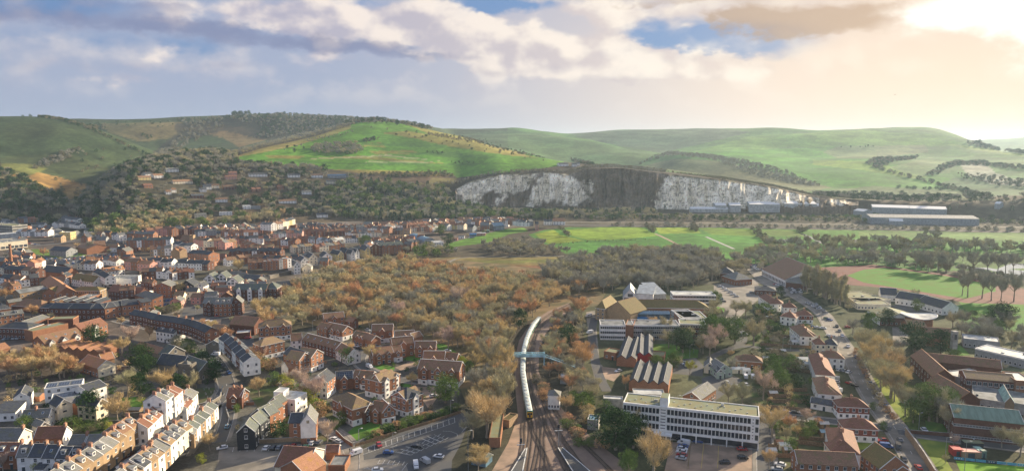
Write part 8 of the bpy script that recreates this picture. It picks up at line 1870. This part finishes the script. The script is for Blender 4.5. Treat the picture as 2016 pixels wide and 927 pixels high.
WOODS=[
 ('right_garden_shrubs',[(1490,600),(1545,610),(1600,650),(1640,720),(1640,815),(1500,808),(1480,700)],8,3.6,['leaf_green','scrub_leaf','twig_olive','leaf_dark','twig_gold'],'shrub'),
 ('right_garden_trees',[(1470,600),(1600,650),(1650,720),(1650,900),(1500,900),(1480,700)],34,6,['twig_grey','twig_olive','leaf_green'],'bare'),
 ('college_garden_trees',[(1180,640),(1420,640),(1480,700),(1480,770),(1300,760),(1180,700)],24,8,['twig_grey','twig_olive','leaf_green','twig_gold'],'bare'),
 ('school_ground_trees',[(1560,560),(1880,600),(2040,660),(2040,860),(1780,850),(1720,720),(1640,610)],36,9,['twig_grey','twig_olive','leaf_green','twig_grey'],'bare'),
 ('town_garden_trees',[(0,500),(250,480),(700,470),(700,510),(560,560),(500,640),(240,650),(0,640)],25,6,['twig_grey','twig_gold','leaf_dark','twig_olive'],'bare'),
 ('village_garden_trees',[(700,470),(1000,440),(1020,445),(900,475),(760,500)],19,5,['leaf_green','twig_grey','twig_olive'],'bare'),
 ('estate_garden_shrubs',[(560,700),(730,650),(900,700),(900,790),(720,850),(600,800),(500,740)],9,2.2,['leaf_green','scrub_leaf','twig_rust','leaf_dark'],'shrub'),
 ('left_garden_shrubs',[(0,700),(250,690),(440,740),(330,800),(250,850),(0,830)],9,3,['leaf_green','scrub_leaf','twig_gold','leaf_dark'],'shrub'),
 ('lane_garden_shrubs',[(440,740),(560,740),(640,830),(560,860),(450,860)],8,2.5,['leaf_green','scrub_leaf','twig_gold'],'shrub'),
 # name, polygon (photo pixels on the ground), spacing m, height m, leaves, kinds, dmin, dmax
 ('river_woodland',[(505,615),(560,575),(640,545),(720,522),(800,515),(860,535),(980,552),(1080,560),(1150,575),(1120,600),(1085,612),(1050,642),(1024,690),(1012,760),(1000,800),(965,830),(935,800),(935,740),(905,690),(820,655),(720,648),(640,625),(600,650),(520,650)],9,12,['twig_gold','twig_olive','twig_gold','twig_olive','twig_rust','twig_olive','twig_grey','twig_gold'],'bare'),
 ('far_river_woodland',[(1060,545),(1180,505),(1330,500),(1420,510),(1430,545),(1340,575),(1235,572),(1170,580),(1120,575)],9.5,14,['twig_grey','twig_olive','twig_grey','twig_grey'],'bare'),
 ('trackside_woodland',[(1070,650),(1110,615),(1155,600),(1160,640),(1158,700),(1175,750),(1190,790),(1170,800),(1125,790),(1085,745),(1070,700)],8,9,['twig_olive','twig_grey','twig_rust','twig_olive'],'bare'),
 ('railway_bank_scrub',[(1105,780),(1200,790),(1215,860),(1230,920),(1180,880),(1130,830)],8,5,['twig_olive','twig_gold','leaf_green'],'shrub'),
 ('meadow_hedge_trees',[(950,487),(1000,475),(1060,480),(1130,500),(1100,505),(1040,505),(960,503)],10,10,['twig_olive','twig_grey'],'bare'),
 ('heath_scrub',[(800,528),(870,520),(930,532),(1050,540),(1000,560),(860,540)],9,5,['twig_rust','scrub_leaf','twig_gold'],'shrub'),
 ('right_woodland',[(1430,512),(1500,500),(1700,505),(1900,515),(1890,520),(1700,520),(1560,520),(1500,535),(1430,545)],12,13,['twig_grey','twig_grey','twig_olive'],'bare'),
 ('right_woodland',[(1500,484),(1600,478),(1750,478),(1900,485),(2050,488),(2050,503),(1900,500),(1700,500),(1520,500)],12,12,['twig_grey','twig_olive','scrub_leaf'],'bare'),
 ('college_woodland',[(1405,600),(1440,640),(1420,690),(1400,700),(1300,700),(1310,680),(1390,660)],11,11,['twig_olive','twig_grey','leaf_green'],'bare'),
 ('school_field_woodland',[(1870,630),(1960,640),(2040,660),(2040,710),(1960,700),(1900,690),(1880,660)],12,12,['twig_grey','twig_olive'],'bare'),
 ('crossroads_woodland',[(1790,790),(1850,790),(1880,830),(1870,860),(1800,850)],10,12,['twig_olive','leaf_green','twig_grey'],'bare'),
 ('lane_woodland',[(1950,880),(2040,880),(2040,905),(1990,900)],9,9,['twig_olive','twig_grey'],'bare'),
 ('track_side_trees',[(1700,512),(1870,530),(1990,550),(2040,558),(2040,562),(1860,538),(1700,520),(1640,520)],9,9,['twig_grey','scrub_leaf'],'bare'),
 ('riverbank_trees',[(780,492),(830,488),(880,492),(900,502),(860,508),(800,505)],9,9,['twig_olive','twig_grey','leaf_green'],'bare'),
 ('valley_edge_wood',[(-100,420),(120,432),(240,445),(250,455),(180,462),(120,450),(0,440),(-100,440)],12,13,['leaf_dark','twig_olive'],'bare'),
 ('hill_foot_wood',[(165,440),(240,430),(400,425),(560,425),(540,438),(440,446),(330,452),(230,470),(180,468)],10,13,['twig_gold','twig_olive','leaf_green','twig_olive'],'bare'),
 ('valley_road_trees',[(1130,424),(1400,428),(1700,430),(2050,436),(2050,444),(1700,439),(1400,436),(1130,434)],11,8,['twig_grey','leaf_green','twig_olive','leaf_dark'],'bare'),
 ('valley_hedge',[(1200,443),(1500,447),(1800,450),(2050,455),(2050,458),(1800,453),(1200,446)],11,6,['scrub_leaf','twig_grey'],'shrub'),
 ('left_down_wood',[(-60,340),(20,340),(60,360),(110,385),(140,400),(130,425),(60,420),(-60,410)],12,13,['leaf_dark','twig_grey','twig_olive','leaf_dark'],'bare'),
 ('ridge_wood',[(135,415),(180,375),(230,338),(260,322),(330,310),(400,298),(440,300),(460,312),(480,325),(640,333),(640,342),(470,336),(400,338),(300,345),(260,360),(230,395),(190,430),(150,430)],10,13,['twig_olive','twig_grey','leaf_dark','twig_grey'],'bare'),
 ('hillside_wood',[(265,345),(470,338),(640,345),(700,350),(660,400),(640,425),(520,428),(380,430),(240,440),(225,400)],9,10,['twig_grey','leaf_dark','twig_grey','twig_olive','leaf_dark'],'bare'),
 ('steep_hanger_wood',[(640,362),(700,352),(800,368),(880,372),(920,400),(945,418),(1000,424),(1100,424),(1100,434),(1000,432),(900,434),(760,436),(640,428),(630,400)],9.5,13,['twig_olive','twig_grey','leaf_green','conifer_leaf'],'bare'),
 ('quarry_floor_wood',[(940,412),(1030,420),(1290,418),(1300,426),(1100,430),(960,426)],10,11,['twig_olive','conifer_leaf','twig_grey'],'bare'),
 ('quarry_floor_conifers',[(1300,408),(1500,405),(1690,402),(1900,404),(2050,410),(2050,418),(1700,412),(1500,411),(1300,414)],24,9,['conifer_leaf','twig_grey','conifer_leaf'],'conifer'),
 ('quarry_rim_scrub',[(850,362),(905,355),(975,338),(1060,334),(1120,336),(1150,326),(1222,326),(1311,336),(1311,340),(1222,330),(1150,331),(1123,340),(1056,339),(979,342),(913,359),(880,372)],7,4,['scrub_leaf','twig_grey'],'shrub'),
 ('quarry_rim_scrub',[(1311,338),(1424,350),(1523,364),(1597,380),(1690,392),(1597,385),(1523,368),(1424,354)],7,3,['scrub_leaf'],'shrub'),
 ('down_scrub',[(740,341),(880,338),(895,348),(800,350),(700,345)],8,5,['scrub_leaf','leaf_dark'],'shrub'),
 ('golf_copse',[(612,292),(660,284),(700,284),(716,300),(690,305),(640,305),(612,300)],7,10,['twig_grey','twig_olive'],'bare'),
 ('golf_bushes',[(550,292),(600,288),(612,300),(560,302)],22,8,['leaf_dark','twig_grey'],'bare'),
 ('golf_bushes',[(712,275),(748,270),(745,276),(715,282)],8,5,['leaf_dark','scrub_leaf'],'shrub'),
 ('golf_bushes',[(600,275),(660,265),(700,258),(700,262),(640,275),(600,284)],13,6,['twig_grey'],'bare'),
 ('golf_bushes',[(720,250),(960,275),(1090,320),(1060,320),(900,290),(760,262)],34,5,['scrub_leaf','leaf_dark'],'shrub'),
 ('golf_bushes',[(840,298),(870,300),(880,305),(840,302)],10,4,['leaf_dark'],'shrub'),('golf_bushes',[(842,262),(900,270),(960,280),(950,284),(880,274),(840,266)],12,5,['scrub_leaf'],'shrub'),
 ('golf_bushes',[(885,318),(935,321),(935,324),(885,321)],9,3,['leaf_dark'],'shrub'),('golf_bushes',[(1120,312),(1160,318),(1170,326),(1130,320)],8,5,['leaf_dark','scrub_leaf'],'shrub'),
 ('spur_edge_wood',[(440,305),(520,284),(600,264),(640,254),(690,242),(700,246),(640,264),(600,274),(520,292),(455,312)],9,9,['twig_grey','twig_olive'],'bare'),
 ('crest_wood',[(560,226),(690,224),(760,236),(850,252),(850,257),(760,244),(700,244),(600,262),(540,272),(500,275),(520,250),(460,240),(440,230)],14,11,['twig_grey','scrub_leaf','leaf_dark'],'bare'),
 ('crest_wood',[(455,222),(490,220),(492,226),(455,228)],14,12,['leaf_dark'],'bare'),('crest_wood',[(350,235),(440,232),(440,255),(400,272),(340,300),(310,306),(340,280),(370,250)],17,8,['scrub_leaf','twig_grey'],'shrub'),
 ('down_hedge',[(70,230),(110,232),(170,248),(210,266),(250,286),(300,308),(290,308),(240,284),(200,266),(160,250),(110,236)],9,6,['scrub_leaf','leaf_dark'],'shrub'),
 ('down_hedge',[(0,236),(60,229),(300,232),(300,234),(60,232),(0,237)],40,6,['leaf_dark'],'shrub'),
 ('down_hedge',[(110,305),(150,292),(165,300),(140,312),(90,330),(60,335),(80,320)],11,7,['scrub_leaf','twig_grey'],'shrub'),('down_hedge',[(160,292),(260,290),(260,330),(180,335),(140,345)],42,6,['leaf_dark','scrub_leaf'],'shrub'),
 ('down_hedge',[(175,246),(215,246),(215,258),(180,256)],14,8,['leaf_dark','scrub_leaf'],'shrub'),('down_hedge',[(220,238),(360,240),(350,250),(230,252)],34,6,['leaf_dark'],'shrub'),
 ('down_hedge',[(100,350),(200,360),(200,385),(110,385)],34,6,['scrub_leaf','leaf_dark'],'shrub'),('down_hedge',[(280,262),(300,268),(295,278),(278,270)],12,6,['leaf_dark'],'shrub'),
 ('far_down_hedge',[(1255,325),(1290,308),(1318,300),(1400,306),(1470,318),(1540,335),(1580,350),(1620,368),(1560,362),(1480,345),(1430,325),(1400,315),(1320,306)],13,7,['scrub_leaf','twig_grey'],'shrub'),
 ('far_down_hedge',[(1600,288),(1680,289),(1765,287),(1765,288),(1680,291),(1600,290)],30,7,['leaf_dark'],'shrub'),('far_down_hedge',[(1705,322),(1725,312),(1800,311),(1810,308),(1800,314),(1750,320),(1740,334),(1800,350),(1860,365),(1920,380),(1960,392),(1950,395),(1880,376),(1800,354),(1730,336)],13,8,['scrub_leaf','leaf_dark'],'shrub'),
 ('far_down_hedge',[(1765,368),(1860,372),(1860,375),(1765,371)],13,6,['leaf_dark'],'shrub'),('far_down_hedge',[(1820,345),(1850,328),(1890,318),(1940,320),(2020,330),(2020,336),(1930,326),(1890,326),(1860,336),(1840,348)],14,8,['scrub_leaf','leaf_dark'],'shrub'),
 ('far_down_wood',[(1880,342),(1960,350),(2040,360),(2040,375),(1960,366),(1890,352)],16,9,['leaf_dark','scrub_leaf'],'bare'),('far_down_wood',[(1905,280),(1940,284),(2040,302),(2040,308),(1940,294),(1905,288)],18,14,['leaf_dark','twig_grey'],'bare'),
 ('far_down_wood',[(1600,385),(1700,382),(1950,392),(2040,385),(2040,405),(1900,402),(1640,396)],16,10,['leaf_dark','twig_grey'],'bare'),
 ('meadow_ditch_bushes',[(1096,448),(1106,450),(1122,466),(1110,464)],9,6,['scrub_leaf'],'shrub'),('meadow_ditch_bushes',[(1268,446),(1284,446),(1292,460),(1280,456)],9,6,['scrub_leaf'],'shrub'),('meadow_ditch_bushes',[(1355,446),(1375,447),(1385,466),(1365,455)],9,6,['scrub_leaf'],'shrub'),
 ('meadow_ditch_bushes',[(1478,450),(1492,452),(1498,464),(1520,475),(1525,485),(1505,478),(1485,462)],9,6,['scrub_leaf'],'shrub'),('meadow_ditch_bushes',[(1570,452),(1590,453),(1590,458),(1572,458)],9,6,['scrub_leaf'],'shrub'),('meadow_ditch_bushes',[(1080,480),(1170,474),(1300,470),(1300,472),(1170,477),(1080,483)],9,1.6,['scrub_leaf'],'shrub'),
 ('meadow_ditch_bushes',[(1820,458),(1852,460),(1850,480),(1830,490),(1800,480)],10,8,['twig_grey','scrub_leaf'],'bare'),
]
cand=[]
for wi,(nm,poly,sp,h,lv,kd) in enumerate(WOODS):
    ys=[p[1] for p in poly];xs=[p[0] for p in poly]
    Q=[GT(px,max(232,py)) for px,py in poly];dmin=min(q.xy.length for q in Q);dmax=max(q.xy.length for q in Q)
    if kd != 'bare' and False: pass
    az0=min(math.atan2(q.x,q.y) for q in Q);az1=max(math.atan2(q.x,q.y) for q in Q)
    # jittered rows of plants over the sector, kept where they fall inside the outline as seen on the ground
    pts=[]
    D=dmin
    while D <= dmax+60:
        n=int((az1-az0)*D/sp)+1
        a=az0+(az1-az0)*(np.arange(n)+.5+rng.uniform(-.45,.45,n))/n;d_=D+rng.uniform(-.45,.45,n)*sp
        pts.append(np.stack([np.sin(a)*d_,np.cos(a)*d_],1));D += sp*.95
    pts=np.concatenate(pts);z=height(pts[:,0],pts[:,1]);z=np.where(np.hypot(pts[:,0],pts[:,1]) < 1055,0,z)
    f=pts[:,1]*math.cos(TH)-(z-H)*math.sin(TH);u=pts[:,1]*math.sin(TH)+(z-H)*math.cos(TH);px=1008+pts[:,0]/f*FPX;py=463.5-u/f*FPX
    ok=inpoly(px,py,poly)
    for i in np.nonzero(ok)[0]:
        x,y=pts[i]
        D_=math.hypot(x,y)
        if D_ < 1100 and (inb(x,y,1.5) or inroad(x,y)): continue
        if D_ >= 1100 and inb(x,y,3): continue
        hh=h*rng.uniform(.62,1.25);lf=lv[int(rng.integers(0,len(lv)))];k=kd
        if kd == 'bare' and lf in ('leaf_dark','leaf_green'): k='evergreen'
        if lf == 'conifer_leaf': k='conifer'
        if kd == 'conifer' and lf == 'twig_grey': k='bare'
        cand.append((hh/D_,x,y,z[i],hh,k,lf,nm,px[i],py[i]))
cand.sort(key=lambda c: -c[0])
QUOTA={'bare': 190,'shrub': 60,'evergreen': 60,'conifer': 40}
WH={'river_woodland': 'in the river woodland between estate and tracks','trackside_woodland': 'in the woodland right of the curving tracks','railway_bank_scrub': 'on the bank right of the railway','college_woodland': 'in the trees beside the college','school_field_woodland': 'in the trees beyond the classrooms',
      'crossroads_woodland': 'at the school crossroads','lane_woodland': 'along the lane by the pitch','far_river_woodland': 'in the grey wood behind the college'}
rest={};seen_={}
for c in cand:
    s_,x,y,z,hh,k,lf,nm,px,py=c
    if QUOTA.get(k,0) > 0 and hh/math.hypot(x,y) > .0135:
        QUOTA[k] -= 1;w=WH.get(nm,'in the '+nm.replace('_',' '))
        tree(Vector((x,y,z-.1)),hh,k,lf,f"{LEAFW[lf]} {LOOK[k].split()[-1]} {'shrub' if k == 'shrub' else 'tree'} {w}",f"{LEAFW[lf]} {LOOK[k].split()[-1]} trees {w}",True,wide=rng.uniform(.9,1.25))
    else: rest.setdefault(nm,[]).append(c)
# massed trees: one object per wood, points instanced by geometry nodes
KEYS=sorted({(c[5],c[6]) for v in rest.values() for c in v})
pc=bpy.data.collections.new('tree_shapes')
KI={}
for k,lf in KEYS:
    for sd_ in range(2):
        tm,cm=proto(k,lf,sd_,1);me_=cm.copy();bm=bmesh.new();bm.from_mesh(cm);nf=len(bm.faces);bm.from_mesh(tm)
        bm.faces.ensure_lookup_table()
        for f in bm.faces[nf:]: f.material_index=1
        bm.to_mesh(me_);bm.free();me_.materials.append(MATS['bark'])
        o=bpy.data.objects.new(f'shape_{len(KI):02d}',me_);pc.objects.link(o);KI[(k,lf,sd_)]=len(KI)
def gn_tree():
    g=bpy.data.node_groups.new('massed_trees','GeometryNodeTree');g.interface.new_socket('Geometry',in_out='INPUT',socket_type='NodeSocketGeometry');g.interface.new_socket('Geometry',in_out='OUTPUT',socket_type='NodeSocketGeometry')
    i=g.nodes.new('NodeGroupInput');o=g.nodes.new('NodeGroupOutput');ip=g.nodes.new('GeometryNodeInstanceOnPoints');ci=g.nodes.new('GeometryNodeCollectionInfo');ci.inputs[0].default_value=pc
    ci.inputs['Separate Children'].default_value=True;ci.inputs['Reset Children'].default_value=True
    def at(n,t):
        a=g.nodes.new('GeometryNodeInputNamedAttribute');a.data_type=t;a.inputs[0].default_value=n;return a.outputs[0]
    g.links.new(i.outputs[0],ip.inputs['Points']);g.links.new(ci.outputs[0],ip.inputs['Instance']);ip.inputs['Pick Instance'].default_value=True
    g.links.new(at('pick','INT'),ip.inputs['Instance Index']);g.links.new(at('size','FLOAT_VECTOR'),ip.inputs['Scale']);g.links.new(at('turn','FLOAT_VECTOR'),ip.inputs['Rotation']);g.links.new(ip.outputs[0],o.inputs[0]);return g
GN=gn_tree();NT=0
def massed(nm,L):
    global NT
    me=bpy.data.meshes.new(nm);me.from_pydata([(c[1],c[2],c[3]-.2) for c in L],[],[])
    a=me.attributes.new('pick','INT','POINT');a.data.foreach_set('value',[KI[(c[5],c[6],j % 2)] for j,c in enumerate(L)])
    wd=rng.uniform(.95,1.3,len(L));a=me.attributes.new('size','FLOAT_VECTOR','POINT');a.data.foreach_set('vector',np.stack([[c[4]*w,c[4]*w,c[4]] for c,w in zip(L,wd)]).ravel())
    t=rng.uniform(0,6.28,len(L));a=me.attributes.new('turn','FLOAT_VECTOR','POINT');a.data.foreach_set('vector',np.stack([t*0,t*0,t],1).ravel())
    o=link(nm,me);o['kind']='stuff';md=o.modifiers.new('trees','NODES');md.node_group=GN;NT += len(L)
for nm,L in rest.items(): massed(nm,L)
#print('candidates', len(cand), 'massed', NT, QUOTA)
# ordinals for look-alikes, counted from the left as the photograph shows them
bpy.context.view_layer.update()
gr={}
for o in TOPS:
    p=o.matrix_world.translation;gr.setdefault(o['label'],[]).append((project(p.x,p.y,p.z)[0],o))
for lab,L in gr.items():
    if len(L) > 1:
        L.sort(key=lambda t: t[0])
        if len(L) <= 99:
            for i,(_,o) in enumerate(L): o['label']=f"{lab}, {ordw(i+1)} from left"
for o in SC.objects:
    if not o.parent and 'label' in o:
        w=o['label'].split()
        if len(w) > 16: print('LONG',len(w),o['label'])
# ------------------------------------------------------------------ air
hb=MB();hb.box((-9000,-60,-3),(9000,15500,262),'frame');hz_o=hb.obj('haze');hz_o['kind']='stuff'
hm=bpy.data.materials.new('haze_air');hm.use_nodes=True;ht=hm.node_tree;ht.nodes.clear()
pv=ht.nodes.new('ShaderNodeVolumePrincipled');pv.inputs['Color'].default_value=(.62,.82,1,1);pv.inputs['Density'].default_value=.00007;pv.inputs['Anisotropy'].default_value=.3
oo=ht.nodes.new('ShaderNodeOutputMaterial');ht.links.new(pv.outputs[0],oo.inputs['Volume'])
hz_o.data.materials.clear();hz_o.data.materials.append(hm)
hm.cycles.homogeneous_volume=True if hasattr(hm.cycles,'homogeneous_volume') else None
